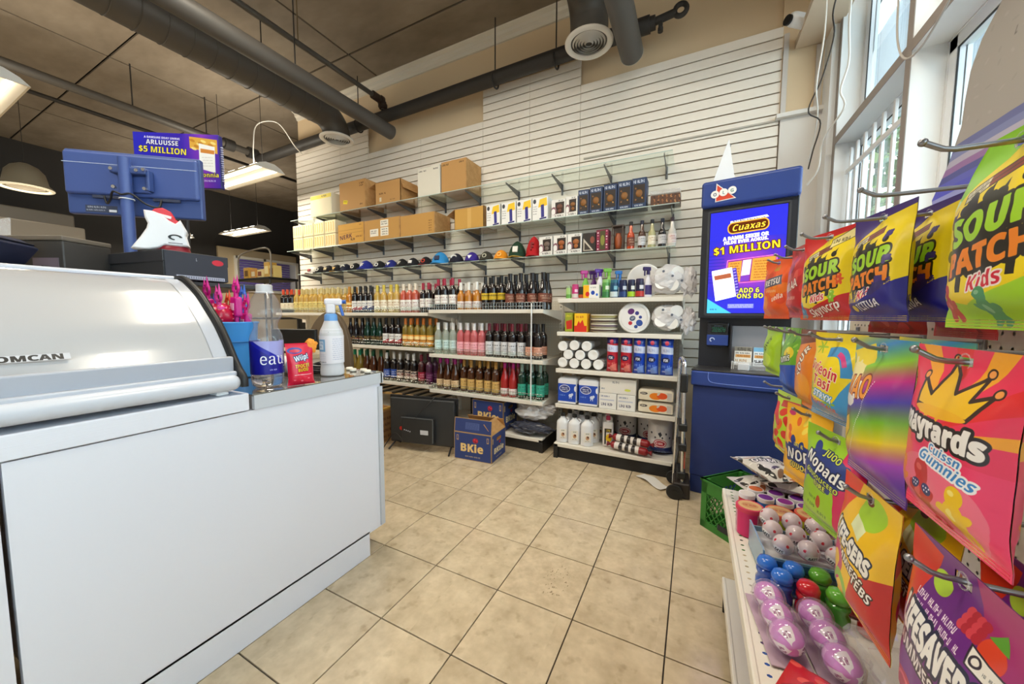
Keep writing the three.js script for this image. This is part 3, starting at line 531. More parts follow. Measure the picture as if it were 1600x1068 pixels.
carton('orange brown carton marked in dark print on the middle shelf', -3.545, -3.095, 2.015, 0.24, 0.27, { print: pNerk });
carton('brown carton with white shipping stickers on the middle shelf', -3.09, -2.54, 2.015, 0.235, 0.27, { print: pLab });
carton('long plain brown carton on the middle glass shelf', -2.535, -2.06, 2.015, 0.225, 0.27, { print: pLong });
carton('opened carton with side flap on the middle glass shelf', -1.81, -1.465, 2.015, 0.205, 0.26, { open: true, flaps: [[-1, -0.5]], print: canvasTex(256, 160, (g, w, h) => { fillAll(g, w, h, '#c89a4c'); g.fillStyle = '#d5aa60'; g.fillRect(116, 0, 34, h); }) });
// glassware gift packs at the far end
const pTum = canvasTex(256, 160, (g, w, h) => { fillAll(g, w, h, '#f0dfae'); for (let i = 0; i < 4; i++) { g.fillStyle = '#d9a948'; g.fillRect(14 + i * 60, 18, 34, 110); g.fillStyle = '#fbf2d4'; g.fillRect(20 + i * 60, 26, 8, 96); scrib(g, 14 + i * 60, 134, 34, 10, '#b5712c'); } });
for (let i = 0; i < 8; i++) { const r = i % 2, c = Math.floor(i / 2); const t = thing('tumbler_pack', 'cream and gold tumbler pack stacked at the slat wall end', 'box', [-4.36 + c * 0.215, 2.015 + r * 0.165, -1.86], 0, 'tumbler packs on the middle shelf'); mesh('carton', rbox(0.2, 0.16, 0.16, 0.004, 0, 0.08, 0, 1), mat([0.82, 0.74, 0.52], 0.6), t); panel('print', pTum, 0.19, 0.15, t, [0, 0.08, 0.0812]); }
// lamp boxes
const pLamp = canvasTex(160, 200, (g, w, h) => { fillAll(g, w, h, '#f1f0ee'); poly(g, [[62, 90], [78, 20], [150, 8], [156, 78]], '#f4c81e'); poly(g, [[90, 70], [122, 66], [126, 178], [94, 182]], '#2b2a86'); poly(g, [[76, 186], [148, 178], [150, 192], [78, 198]], '#22206a'); blob(g, 24, 34, 16, 20, '#31353c'); scrib(g, 8, 76, 46, 8, '#777'); scrib(g, 8, 96, 46, 8, '#777'); scrib(g, 8, 116, 46, 8, '#777'); scrib(g, 8, 140, 40, 8, '#777'); });
[-1.365, -1.20, -1.04, -0.885].forEach((x, i) => { const t = thing('lamp_box', 'white box with yellow and purple lamp print, ' + ['next to the opened carton', 'second from the opened carton', 'third from the opened carton', 'beside white figure box'][i], 'box', [x, 2.015, -1.83], 0, 'lamp boxes on the middle shelf'); mesh('carton', rbox(0.148, 0.20, 0.13, 0.003, 0, 0.1, 0, 1), mat([0.82, 0.82, 0.80], 0.5), t); panel('print', pLamp, 0.145, 0.196, t, [0, 0.1, 0.0662]); });
// figure boxes with clear windows
const pFig = canvasTex(160, 180, (g, w, h) => { fillAll(g, w, h, '#ece9e4'); poly(g, [[44, 30], [148, 24], [146, 140], [50, 146]], '#2a1d18'); scrib(g, 80, 8, 60, 12, '#444'); blob(g, 26, 112, 34, 40, '#8a5a66'); blob(g, 22, 120, 24, 30, '#f2efec'); scrib(g, 40, 154, 96, 18, '#2a2a2a'); g.strokeStyle = '#b9b2aa'; g.lineWidth = 3; g.strokeRect(44, 26, 104, 118); });
function figBox(x, y, w, h, place, tint = '#6a4030') {
  const t = thing('figure_box', 'white toy figure box with dark window ' + place, 'box', [x, y, -1.82], 0, 'toy figure boxes ' + place);
  mesh('carton', rbox(w, h, 0.12, 0.003, 0, h / 2, 0, 1), mat([0.80, 0.79, 0.77], 0.5), t); panel('print', pFig, w * 0.98, h * 0.98, t, [0, h / 2, 0.0612]);
  mesh('figure', merge([new THREE.SphereGeometry(w * 0.22, 14, 10).scale(1, 0.85, 0.35).translate(0.012, h * 0.58, 0.062), new THREE.SphereGeometry(w * 0.15, 12, 8).scale(1, 1, 0.35).translate(0.012, h * 0.36, 0.062)]), cm(tint, 0.5), t);
}
figBox(-0.71, 2.015, 0.128, 0.155, 'on the middle glass shelf'); figBox(-0.592, 2.015, 0.10, 0.165, 'on the middle glass shelf', '#8a5a2c');
[-0.825, -0.69, -0.56].forEach((x, i) => figBox(x, 1.70, 0.124, 0.165, 'beside the red cap', ['#75635a', '#a55a28', '#a5602c'][i]));
const pBlue = canvasTex(160, 280, (g, w, h) => { fillAll(g, w, h, '#23395e'); poly(g, [[14, 60], [146, 60], [146, 240], [14, 240]], '#2c211b'); scrib(g, 14, 16, 128, 30, '#cfd8ea'); scrib(g, 20, 252, 118, 16, '#dfe6f2'); for (let i = 0; i < 12; i++) blob(g, 40 + (i * 47 % 84), 96 + (i * 61 % 110), 10, 8, ['#8a5a2c', '#c08a3c', '#4a3020'][i % 3], i); });
[-0.49, -0.385, -0.27, -0.157, -0.046].forEach((x, i) => { const h = 0.205 + 0.006 * i, t = thing('window_gift_box', i ? 'dark blue gift box with brown window, ' + ['', 'next to the narrow brown one', 'second from the narrow brown one', 'third from the narrow brown one', 'beside low speckled box'][i] : 'narrow brown gift box beside the toy figure boxes', 'box', [x, 2.015, -1.83], 0, i ? 'blue gift boxes on the middle shelf' : undefined); mesh('carton', rbox(i ? 0.108 : 0.094, h, 0.13, 0.003, 0, h / 2, 0, 1), cm(i ? '#22365a' : '#4a3226', 0.5), t); panel('print', pBlue, i ? 0.104 : 0.09, h * 0.97, t, [0, h / 2, 0.0662]); mesh('contents', new THREE.IcosahedronGeometry(0.026, 2).scale(1, 1.15, 0.4), cm('#8a5a26', 0.5), t, [0, h * 0.48, 0.066]); });
const pLow = canvasTex(256, 80, (g, w, h) => { fillAll(g, w, h, '#5a3a2a'); for (let i = 0; i < 46; i++) blob(g, (i * 73) % 256, (i * 31) % 80, 9, 5, ['#a0673c', '#7a4a2c', '#c08a58', '#3c241a'][i % 4], i); });
{ const t = thing('snack_tray_box', 'low brown speckled box at the end of middle shelf', 'box', [0.145, 2.015, -1.83]); mesh('carton', rbox(0.21, 0.075, 0.14, 0.003, 0, 0.0375, 0, 1), cm('#4a2f22', 0.6), t); panel('print', pLow, 0.206, 0.07, t, [0, 0.0375, 0.0712]); mesh('clear_lid', rbox(0.215, 0.035, 0.145, 0.006, 0, 0.093, 0, 1), MAT.plastic, t); }
// small boxes and bottles at the end of the cap shelf
{ const t = thing('dark_gift_box', 'black triangular pattern gift box on the cap shelf', 'box', [-0.435, 1.70, -1.82]); mesh('carton', rbox(0.11, 0.16, 0.11, 0.003, 0, 0.08, 0, 1), cm('#2a2522', 0.5), t); panel('print', canvasTex(128, 160, (g, w, h) => { fillAll(g, w, h, '#2b2522'); poly(g, [[4, 40], [110, 150], [4, 150]], '#c9bfb0'); poly(g, [[16, 74], [84, 142], [16, 142]], '#3b322c'); blob(g, 96, 60, 22, 30, '#8a4a3a'); }), 0.106, 0.155, t, [0, 0.08, 0.0562]); }
{ const t = thing('floral_gift_box', 'crimson floral gift box on the cap shelf', 'box', [-0.325, 1.70, -1.81]); mesh('carton', rbox(0.10, 0.175, 0.10, 0.003, 0, 0.0875, 0, 1), cm('#7a1f3c', 0.5), t); panel('print', canvasTex(128, 200, (g, w, h) => { fillAll(g, w, h, '#7d2440'); poly(g, [[40, 10], [96, 10], [96, 190], [40, 190]], '#4c4a26'); blob(g, 68, 100, 22, 50, '#8a8a3c'); for (let i = 0; i < 14; i++) blob(g, (i % 2 ? 18 : 112), 14 + i * 13, 9, 7, ['#d98aa0', '#f0d8dc', '#b03050'][i % 3]); }), 0.096, 0.17, t, [0, 0.0875, 0.0512]); }
{ const t = thing('display_lantern', 'brown framed lantern box with copper vase on the cap shelf', 'box', [-0.205, 1.70, -1.81]); const a = []; for (const x of [-1, 1]) for (const z of [-1, 1]) a.push(box(0.008, 0.19, 0.008, x * 0.042, 0.1, z * 0.04)); a.push(box(0.095, 0.008, 0.09, 0, 0.004, 0), box(0.095, 0.008, 0.09, 0, 0.196, 0)); mesh('frame', merge(a), cm('#55463e', 0.5), t); mesh('vase', lathe([[0, 0.01], [0.02, 0.012], [0.028, 0.05], [0.03, 0.10], [0.018, 0.13], [0.022, 0.14]], 18), cm('#a4532c', 0.35), t); mesh('back_card', box(0.086, 0.18, 0.003, 0, 0.1, -0.04), cm('#7c6a60', 0.6), t); }
[['orange', 'redjuice', '#23201e', LAB.brown, -0.105], ['clear brown', 'brown', '#2a2a40', LAB.greyart, -0.02], ['pale yellow', 'pale', '#24262c', LAB.juice, 0.055], ['black', 'dark', '#1f2436', LAB.greyart, 0.13], ['white', 'white', '#3a2c3c', LAB.redwhite, 0.20]].forEach(([n, gl, cap, lab, x]) => {
  const t = thing('sauce_bottle', `small ${n} liquor bottle at the end of the cap shelf`, 'bottle', [x, 1.70, -1.80], 0.5);
  mesh('bottle_glass', lathe([[0, 0], [0.027, 0], [0.03, 0.004], [0.03, 0.105], [0.025, 0.125], [0.014, 0.145], [0.0115, 0.20], [0, 0.202]], 18), GLASS[gl], t); mesh('cap', cyl(0.014, 0.014, 0.03, 14).translate(0, 0.205, 0), cm(cap, 0.4), t); mesh('paper_label', labelGeo(lab, 0.0307, 0.07, 0.06), labM, t);
});
// ------------------------------------------------------------------ caps
const capDome = (() => { const g = new THREE.SphereGeometry(0.088, 24, 12, 0, Math.PI * 2, 0, Math.PI / 2); const p = g.attributes.position; for (let i = 0; i < p.count; i++) { const y = p.getY(i), f = 1 - 0.1 * (y / 0.088); p.setXYZ(i, p.getX(i) * f * 0.98, y * 1.22 + 0.006, p.getZ(i) * f * 1.1); } g.computeVertexNormals(); return g; })();
const capBrim = (() => { const s = new THREE.Shape(); s.moveTo(-0.078, 0.03); s.quadraticCurveTo(-0.082, 0.12, 0, 0.158); s.quadraticCurveTo(0.082, 0.12, 0.078, 0.03); s.quadraticCurveTo(0, 0.10, -0.078, 0.03); const g = new THREE.ExtrudeGeometry(s, { depth: 0.004, bevelEnabled: false, curveSegments: 14 }).rotateX(Math.PI / 2); const p = g.attributes.position; for (let i = 0; i < p.count; i++) { const x = p.getX(i); p.setY(i, p.getY(i) + 0.012 - x * x * 2.2 - Math.max(0, p.getZ(i) - 0.08) * 0.12 + 0.004); } g.computeVertexNormals(); return g; })();
const capBand = new THREE.TorusGeometry(0.086, 0.004, 6, 30).rotateX(Math.PI / 2).scale(1, 1.6, 1.1).translate(0, 0.009, 0);
function ballCap(x, c, brim, mark, label, s = 1, turn = 0.2) {
  const t = thing('baseball_cap', label, 'cap', [x, 1.70, -1.845], turn);
  mesh('crown', capDome, mat(c, 0.85, { bumpMap: grain, bumpScale: 0.001 }), t); mesh('brim', capBrim, cm(brim, 0.8), t); mesh('sweatband', capBand, cm(c, 0.85), t);
  mesh('button', new THREE.SphereGeometry(0.008, 10, 6).scale(1, 0.6, 1), cm(c, 0.8), t, [0, 0.113, 0]);
  const a = []; for (let k = 0; k < 6; k++) { const pts = []; for (let i = 0; i <= 8; i++) { const th = i / 8 * 1.5, f = 1 - 0.1 * Math.cos(th); const r = 0.0885 * Math.sin(th) * f, ph = k * Math.PI / 3; pts.push([r * 0.98 * Math.cos(ph), 0.0885 * Math.cos(th) * 1.22 + 0.006, r * 1.1 * Math.sin(ph)]); } a.push(tube(pts, 0.0014, 10, 4)); }
  mesh('panel_seam', merge(a), cm(c, 0.9), t);
  if (mark) { const e = new THREE.Group(); e.name = 'emblem'; e.position.set(0, 0.055, 0.088); e.rotation.x = -0.42; t.add(e); const mc = cm(mark[1], 0.6);
    if (mark[0] === 'ring') mesh('stitched_ring', new THREE.TorusGeometry(0.022, 0.0065, 8, 24), mc, e);
    if (mark[0] === 'arc') mesh('stitched_arc', new THREE.TorusGeometry(0.032, 0.008, 8, 20, 2.6).rotateZ(0.5), mc, e);
    if (mark[0] === 'block') mesh('stitched_patch', rbox(0.05, 0.042, 0.012, 0.004), mc, e);
    if (mark[0] === 'tri') mesh('stitched_peak', new THREE.CylinderGeometry(0.03, 0.03, 0.01, 3).rotateX(Math.PI / 2), mc, e);
    if (mark[0] === 'bars') mesh('stitched_letter', merge([box(0.012, 0.045, 0.01, -0.012), box(0.032, 0.011, 0.01, 0.002, 0.017), box(0.026, 0.011, 0.01, 0, -0.002)]), mc, e);
  }
  Array.isArray(s) ? t.scale.set(...s) : t.scale.setScalar(s * 0.85);
}
const N1 = '#141417';
[[-4.16, '#e9e4da', '#7a1f1c', ['block', '#8a1f1c'], 'white cap with red patch'], [-4.0, N1, N1, ['ring', '#d8d4c8'], 'black cap with pale ring'], [-3.84, '#17161a', N1, ['block', '#b9a87c'], 'black cap with khaki patch'], [-3.68, N1, '#b08a3c', ['tri', '#c9a04c'], 'black cap with tan brim'], [-3.518, '#161a30', '#161a30', ['arc', '#e8e4da'], 'dark navy cap with white arc'], [-3.345, N1, N1, ['ring', '#e6ddd0'], 'black cap with bold white ring'], [-3.165, '#1f2a8c', '#1f2a8c', ['bars', '#ece8e8'], 'royal blue cap with white letter', 1.18], [-2.94, '#17171c', '#20305e', ['ring', '#e8e4e0'], 'black cap with blue brim and ring'], [-2.755, '#20287c', '#20287c', ['tri', '#f0eef0'], 'royal blue cap with white peak mark'], [-2.59, '#1a1816', N1, ['bars', '#d8d2c4'], 'black cap with pale stripes'], [-2.43, '#18191f', N1, ['block', '#e4e0dc'], 'black cap with white patch'], [-2.25, '#16141a', '#8c1f1c', ['ring', '#c8412c'], 'black cap with red ring and brim'], [-2.055, '#2f8fd0', '#2f8fd0', ['block', '#1b2a4c'], 'sky blue cap', [1.12, 1.15, 1.0]], [-1.845, '#17172a', '#17172a', ['arc', '#eeeae6'], 'navy cap with large white arc', 1.05], [-1.655, '#3a258c', '#2a2a6c', ['tri', '#efecf2'], 'purple cap with white peak mark', 1.05], [-1.485, '#3b3930', '#3b3930', ['ring', '#b8b4a0'], 'olive grey cap'], [-1.32, '#f29a1c', '#e9b04a', ['ring', '#f8c46c'], 'bright orange cap'], [-1.145, '#173c26', '#c49a3c', ['block', '#e8e6dc'], 'large dark green cap with gold brim', [1.0, 1.42, 1.0]], [-0.975, '#b8141c', '#b8141c', ['bars', '#8c0c14'], 'tall red cap', [0.86, 1.68, 0.9]]].forEach(([x, c, b, m, l, s]) => ballCap(x, c, b, m, l + ' on the lowest glass shelf', s ?? 1));
// ------------------------------------------------------------------ goods on the household unit
function can(label, x, y, z, r, h, bodyC, capC, o = {}) {
  const t = thing(o.name ?? 'spray_can', label, 'can', [x, y, z], 0.4);
  mesh('can_body', lathe([[0, 0], [r * 0.94, 0], [r, 0.006], [r, h * 0.78], [r * 0.93, h * 0.83], [r * 0.9, h * 0.84]], 22), o.tex ? new THREE.MeshStandardMaterial({ map: o.tex, roughness: 0.35 }) : cm(bodyC, 0.35), t);
  mesh('cap', lathe([[r * 0.94, h * 0.83], [r * 0.94, h * 0.97], [r * 0.8, h], [0, h]], 22), cm(capC, 0.4), t);
  if (o.band) mesh('label_band', cyl(r * 1.008, r * 1.008, h * 0.28, 22, true).translate(0, h * 0.2, 0), cm(o.band, 0.4), t);
  if (o.mark) mesh('printed_patch', new THREE.CylinderGeometry(r * 1.012, r * 1.012, h * 0.2, 12, 1, true, -0.3, 1.1).translate(0, h * 0.55, 0), cm(o.mark, 0.4), t);
  return t;
}
function sprayer(label, x, y, z, h, bodyC, headC, labC) {
  const t = thing('trigger_spray', label, 'spray bottle', [x, y, z], 0.7), r = h * 0.115;
  mesh('bottle', lathe([[0, 0], [r * 0.95, 0], [r, 0.008], [r, h * 0.42], [r * 0.8, h * 0.55], [r * 0.38, h * 0.68], [r * 0.36, h * 0.74]], 22).scale(1.15, 1, 0.8), cm(bodyC, 0.3), t);
  mesh('nozzle_head', merge([rbox(r * 2.3, h * 0.12, r * 0.7, 0.006, -r * 0.45, h * 0.90, 0), cyl(r * 0.45, r * 0.5, h * 0.12, 14).translate(0, h * 0.78, 0)]), cm(headC, 0.4), t);
  mesh('trigger', rbox(0.008, h * 0.18, 0.012, 0.003, -r * 1.1, h * 0.77, 0), cm(headC, 0.4), t, null, [0, 0, 0]);
  mesh('paper_label', new THREE.CylinderGeometry(r * 1.01, r * 1.01, h * 0.3, 14, 1, true, -1.2, 2.6).scale(1.15, 1, 0.8).translate(0, h * 0.24, 0), cm(labC, 0.5), t);
}
const y1 = 1.303, z1 = -1.575;
sprayer('green and pink trigger spray behind small cans', -0.44, y1, z1 - 0.12, 0.245, '#7cc04a', '#c23a94', '#e8e2ee');
sprayer('purple trigger spray behind small cans', -0.375, y1, z1 - 0.14, 0.24, '#5a2370', '#4a1f6c', '#d9c8e4');
sprayer('violet and white trigger spray on the top shelf', -0.315, y1, z1 - 0.10, 0.25, '#e6e2ee', '#5a2aa0', '#6a3ab0');
sprayer('lime trigger spray on the top shelf', -0.245, y1, z1 - 0.10, 0.25, '#9ad060', '#78b83a', '#dff0c8');
sprayer('blue trigger spray behind the navy cans', -0.165, y1, z1 - 0.13, 0.23, '#2a6ab8', '#2f78c8', '#cfe2f4');
can('small pale green can at the end of top shelf', -0.545, y1, z1, 0.022, 0.105, '#a8d080', '#9aa890', { band: '#6aa84c' });
can('small pink can on the household top shelf', -0.49, y1, z1, 0.027, 0.115, '#c8347c', '#b82a70', { band: '#d8d2cc', mark: '#f0c8dc' });
can('small dark can between pink can and white box', -0.44, y1, z1 - 0.01, 0.024, 0.095, '#2c3a2a', '#3a2a20', { band: '#c8542c' });
{ const t = thing('bulb_box', 'white box with yellow red and blue print on the top shelf', 'box', [-0.352, y1, z1]); mesh('carton', rbox(0.125, 0.105, 0.08, 0.003, 0, 0.0525, 0, 1), cm('#eeeae4', 0.5), t); panel('print', canvasTex(200, 160, (g, w, h) => { fillAll(g, w, h, '#f2efea'); g.fillStyle = '#f6b81c'; g.fillRect(0, 0, 76, h); blob(g, 56, 112, 26, 30, '#d8241c'); blob(g, 126, 96, 24, 26, '#1f4ab0'); blob(g, 178, 120, 14, 16, '#2f6ad0'); scrib(g, 96, 22, 80, 16, '#888'); }), 0.122, 0.10, t, [0, 0.0525, 0.0412]); }
can('green aerosol can beside the white printed box', -0.245, y1, z1, 0.029, 0.145, '#5a9a4c', '#8ac070', { band: '#3a7a44', mark: '#e0ecd0' });
can('teal and navy aerosol can on the top shelf', -0.182, y1, z1, 0.031, 0.14, '#1f4a6c', '#2a6a80', { band: '#cfdce0', mark: '#7ab0c0' });
can('plain navy aerosol can on the top shelf', -0.115, y1, z1, 0.03, 0.135, '#171f4c', '#1b1f48', { mark: '#c8ccd8', band: '#27407c' });
can('navy aerosol can with lime base on the top shelf', -0.055, y1, z1, 0.028, 0.135, '#1a1c3c', '#1f2148', { band: '#a8d02c', mark: '#e8e8e0' });
can('navy aerosol can with red base on the top shelf', 0.005, y1, z1, 0.03, 0.14, '#1c1a3c', '#2a1f48', { band: '#c0342c', mark: '#e0dce0' });
sprayer('dark purple trigger spray beside the white plastic bags', 0.06, y1, z1 - 0.02, 0.235, '#e3dfe6', '#2f1f5c', '#3a2a6c');
// foam plates and plastic bags
const foam = mat([0.86, 0.85, 0.84], 0.55);
const plateDisc = lathe([[0, 0], [0.10, 0], [0.125, 0.012], [0.13, 0.03], [0.13, 0.055], [0.115, 0.062], [0.10, 0.05], [0, 0.048]], 40);
{ const t = thing('foam_plate_pack', 'round white foam plate pack standing behind the aerosol cans', 'plates', [0.02, y1 + 0.135, -1.75]); mesh('plates', plateDisc.clone().rotateX(Math.PI / 2), foam, t); }
{ const t = thing('foam_plate_pack', 'round white foam plate pack with printed circles on the second shelf', 'plates', [-0.03, 1.035 + 0.118, -1.62]); t.scale.setScalar(0.885); mesh('plates', plateDisc.clone().rotateX(Math.PI / 2), foam, t); mesh('printed_wrap', new THREE.CircleGeometry(0.105, 40), new THREE.MeshStandardMaterial({ roughness: 0.4, map: canvasTex(256, 256, (g, w, h) => { fillAll(g, w, h, '#eae7e6'); g.save(); g.translate(128, 128); g.rotate(-0.5); blob(g, 6, -70, 34, 30, '#5c2a6c'); blob(g, 50, -26, 20, 20, '#3c3a84'); blob(g, 60, 26, 16, 16, '#2f3f8c'); blob(g, 24, 74, 32, 34, '#31509c'); blob(g, -24, 92, 18, 18, '#2f4a90'); blob(g, -56, 34, 20, 20, '#c03040'); blob(g, -14, 0, 30, 26, '#3a4a6c'); scrib(g, -34, -6, 44, 16, '#eee'); g.restore(); }) }), t, [0, 0, 0.0635]); }
for (let i = 0; i < 4; i++) { const t = thing('paper_plate_pack', 'wrapped stack of cream paper plates on the second shelf', 'plates', [-0.265, 1.035 + i * 0.036, -1.63], 0, 'paper plate packs'); mesh('plates', lathe([[0, 0], [0.08, 0], [0.10, 0.01], [0.106, 0.03], [0.104, 0.034], [0, 0.034]], 32), cm('#e3dcc8', 0.6), t); mesh('wrap_print', cyl(0.1062, 0.102, 0.014, 32, true).translate(0, 0.017, 0), cm(['#5a4a44', '#6b5a6a', '#54443f', '#a39a60'][i], 0.5), t); }
{ const t = thing('snack_carton', 'green and red carton on the second shelf', 'box', [-0.535, 1.035, -1.62]); mesh('carton', rbox(0.065, 0.155, 0.12, 0.003, 0, 0.0775, 0, 1), cm('#8c9a1e', 0.5), t); panel('print', canvasTex(96, 200, (g, w, h) => { fillAll(g, w, h, '#9aa02a'); poly(g, [[10, 90], [90, 70], [90, 170], [20, 176]], '#c8301c'); scrib(g, 12, 20, 70, 20, '#e8d03c'); }), 0.062, 0.15, t, [0, 0.0775, 0.0612]); }
{ const t = thing('snack_carton', 'yellow and orange carton on the second shelf', 'box', [-0.435, 1.035, -1.60]); mesh('carton', rbox(0.105, 0.15, 0.10, 0.003, 0, 0.075, 0, 1), cm('#f0a81c', 0.5), t); panel('print', canvasTex(128, 180, (g, w, h) => { fillAll(g, w, h, '#f5c21c'); g.fillStyle = '#d8301c'; g.fillRect(0, 120, w, 60); poly(g, [[20, 130], [44, 70], [60, 96], [86, 60], [108, 130]], '#d8301c'); scrib(g, 20, 22, 84, 20, '#c0401c'); }), 0.1, 0.145, t, [0, 0.075, 0.0512]); }
function lumpy(r, sx, sy, sz, amp, f, sd, det = 5) { const g = new THREE.IcosahedronGeometry(r, det), p = g.attributes.position; for (let i = 0; i < p.count; i++) { const x = p.getX(i), y = p.getY(i), z = p.getZ(i); const n = 1 + amp * fbm(x / r * f + sd, y / r * f, z / r * f, 4) + amp * 0.5 * Math.abs(fbm(x / r * f * 3, y / r * f * 3 + sd, z / r * f * 3, 3)); p.setXYZ(i, x * n * sx, y * n * sy, z * n * sz); } g.computeVertexNormals(); return g; }
const bagFilm = mat([0.90, 0.89, 0.92], 0.25, { transmission: 0.35, thickness: 0, clearcoat: 0.5 });
[[0.20, y1 + 0.13, -1.61, 0.108, 'bulging clear bag of white foam cups on the top shelf'], [0.205, 1.035 + 0.125, -1.60, 0.098, 'bulging clear bag of white foam cups beside printed plates']].forEach(([x, y, z, r, l], k) => {
  const t = thing('foam_cup_bag', l, 'bag', [x, y, z]);
  mesh('cups', merge([0, 1, 2, 3].map((i) => cyl(0.042, 0.03, 0.11, 18).rotateX(1.3).rotateZ(i * 1.5).translate((i % 2 - 0.5) * 0.09, (i > 1 ? 0.045 : -0.045), 0.01))), foam, t);
  mesh('plastic_film', lumpy(r, 1.12, 0.95, 0.75, 0.35, 1.7, k * 5), bagFilm, t);
  mesh('gathered_end', lumpy(r * 0.6, 0.75, 1.35, 0.5, 0.9, 2.5, k * 9 + 2, 4).translate(0.135, -0.02, 0.03), bagFilm, t);
  for (let i = 0; i < 3; i++) mesh('print_mark', new THREE.CircleGeometry(0.009, 8), cm('#5a6070', 0.5), t, [-0.03 + i * 0.06, 0.05 - i * 0.035, r * 0.86]);
});
// foam cup sleeves, ends facing out
[[-0.575, 0.918], [-0.478, 0.928], [-0.378, 0.925], [-0.528, 0.852], [-0.43, 0.852], [-0.325, 0.858], [-0.575, 0.785], [-0.477, 0.783], [-0.38, 0.783], [-0.282, 0.784]].forEach(([x, y]) => {
  const t = thing('foam_cup_sleeve', 'sleeve of white foam cups lying end on in a pile', 'cups', [x, y, -1.53], 0, 'foam cup sleeves on the third shelf');
  mesh('cups', lathe([[0.026, -0.36], [0.0375, -0.05], [0.039, -0.03], [0.040, 0], [0.0385, 0.004], [0.026, 0.002], [0, -0.002]], 26).rotateX(Math.PI / 2), foam, t);
  mesh('bag_film', cyl(0.0406, 0.031, 0.33, 22, true).rotateX(Math.PI / 2).translate(0, 0, -0.17), MAT.plastic, t);
});
// paper towel and wipes bags
function packTex(base, top, ac) { return canvasTex(160, 400, (g, w, h) => { fillAll(g, w, h, base); g.fillStyle = top; g.fillRect(0, 0, w, 80); blob(g, 80, 58, 26, 24, '#c0344c'); g.fillStyle = '#d8dcec'; poly(g, [[0, 88], [160, 104], [160, 176], [0, 170]], '#cfd4ea'); scrib(g, 20, 120, 110, 30, '#9aa4cc'); blob(g, 70, 236, 54, 30, '#141c4c'); tx(g, 'FIK', 70, 238, 40, '#f2f2f6'); scrib(g, 16, 290, 110, 26, ac); poly(g, [[60, 330], [150, 300], [150, 380], [70, 396]], ac); scrib(g, 12, 348, 60, 16, '#e6e8f2'); }); }
const blueP = new THREE.MeshStandardMaterial({ map: packTex('#1d46b4', '#18307c', '#7a9ae0'), roughness: 0.3 }), redP = new THREE.MeshStandardMaterial({ map: packTex('#b81c2c', '#2a1f5c', '#e07a6c'), roughness: 0.3 });
function pouchGeo(w, h, d, sd = 1, o = {}) {
  const nx = o.nx ?? 14, ny = o.ny ?? 22, P = [], U = [], I = [];
  for (let s = 0; s < 2; s++) for (let j = 0; j <= ny; j++) for (let i = 0; i <= nx; i++) {
    const u = i / nx, v = j / ny, a = 2 * u - 1;
    const seal = o.seal ?? 0.06, vt = Math.min(1, Math.max(0, (v - seal * (o.stand ? -0.5 : 1)) / 0.14)), vb = Math.min(1, Math.max(0, (1 - (o.head ?? 0.1) - v) / (o.taper ?? 0.3)));
    const prof = Math.pow(Math.max(0, 1 - Math.pow(Math.abs(a), 2.4)), 0.6) * Math.sin(vt * Math.PI / 2) * Math.sin(vb * Math.PI / 2);
    const wr = prof * (0.22 * fbm(u * 5 + sd, v * 6, sd * 3, 3)) + 0.05 * fbm(u * 3 + sd, v * 3, sd, 2) + (v > 0.9 || v < seal ? 0 : 0.035 * Math.abs(fbm(u * 9, v * 4 + sd, 2, 3)));
    const squeeze = 1 - 0.09 * Math.sin(vt * Math.PI / 2) * Math.sin(vb * Math.PI / 2);
    const rd = o.round ? 1 - 0.55 * Math.pow(Math.max(0, (v - 0.66) / 0.34), 1.6) : 1;
    const bend = (o.curl ?? 0) * (v - 0.5) * (v - 0.5) * h;
    P.push(a * w / 2 * squeeze * rd, v * h, (s ? -1 : 1) * (d / 2 * prof + 0.0006) + wr * d * 0.55 + bend); U.push(s ? 1 - u : u, v);
  }
  const n = (nx + 1) * (ny + 1);
  for (let s = 0; s < 2; s++) for (let j = 0; j < ny; j++) for (let i = 0; i < nx; i++) { if (o.hole && j === ny - 2 && (i === nx / 2 - 1 || i === nx / 2)) continue; const a = s * n + j * (nx + 1) + i, b = a + 1, c = a + nx + 1, d2 = c + 1; s ? I.push(a, c, b, b, c, d2) : I.push(a, b, c, b, d2, c); }
  const edge = (i0, i1) => I.push(i0, i0 + n, i1, i1, i0 + n, i1 + n);
  for (let i = 0; i < nx; i++) { edge(i + 1, i); edge(ny * (nx + 1) + i, ny * (nx + 1) + i + 1); }
  for (let j = 0; j < ny; j++) { edge(j * (nx + 1), (j + 1) * (nx + 1)); edge((j + 1) * (nx + 1) + nx, j * (nx + 1) + nx); }
  const g = new THREE.BufferGeometry(); g.setAttribute('position', new THREE.Float32BufferAttribute(P, 3)); g.setAttribute('uv', new THREE.Float32BufferAttribute(U, 2)); g.setIndex(I); g.computeVertexNormals(); return g;
}
[[-0.18, redP, 0], [-0.076, redP, 0], [0.018, blueP, 1], [0.112, blueP, 1], [0.21, blueP, 1]].forEach(([x, m, b], i) => { const t = thing('cup_bag', b ? 'tall blue printed bag of plastic cups' : 'tall red printed bag of plastic cups', 'bag', [x, 0.735, -1.56], 0, b ? 'blue cup bags' : 'red cup bags'); mesh('printed_pouch', pouchGeo(0.09, 0.275, 0.08, i + 3, { head: 0.02, taper: 0.12, seal: 0.0, stand: 1 }), m, t); mesh('cup_stack', cyl(0.026, 0.02, 0.2, 16).translate(0, 0.115, 0), foam, t); });
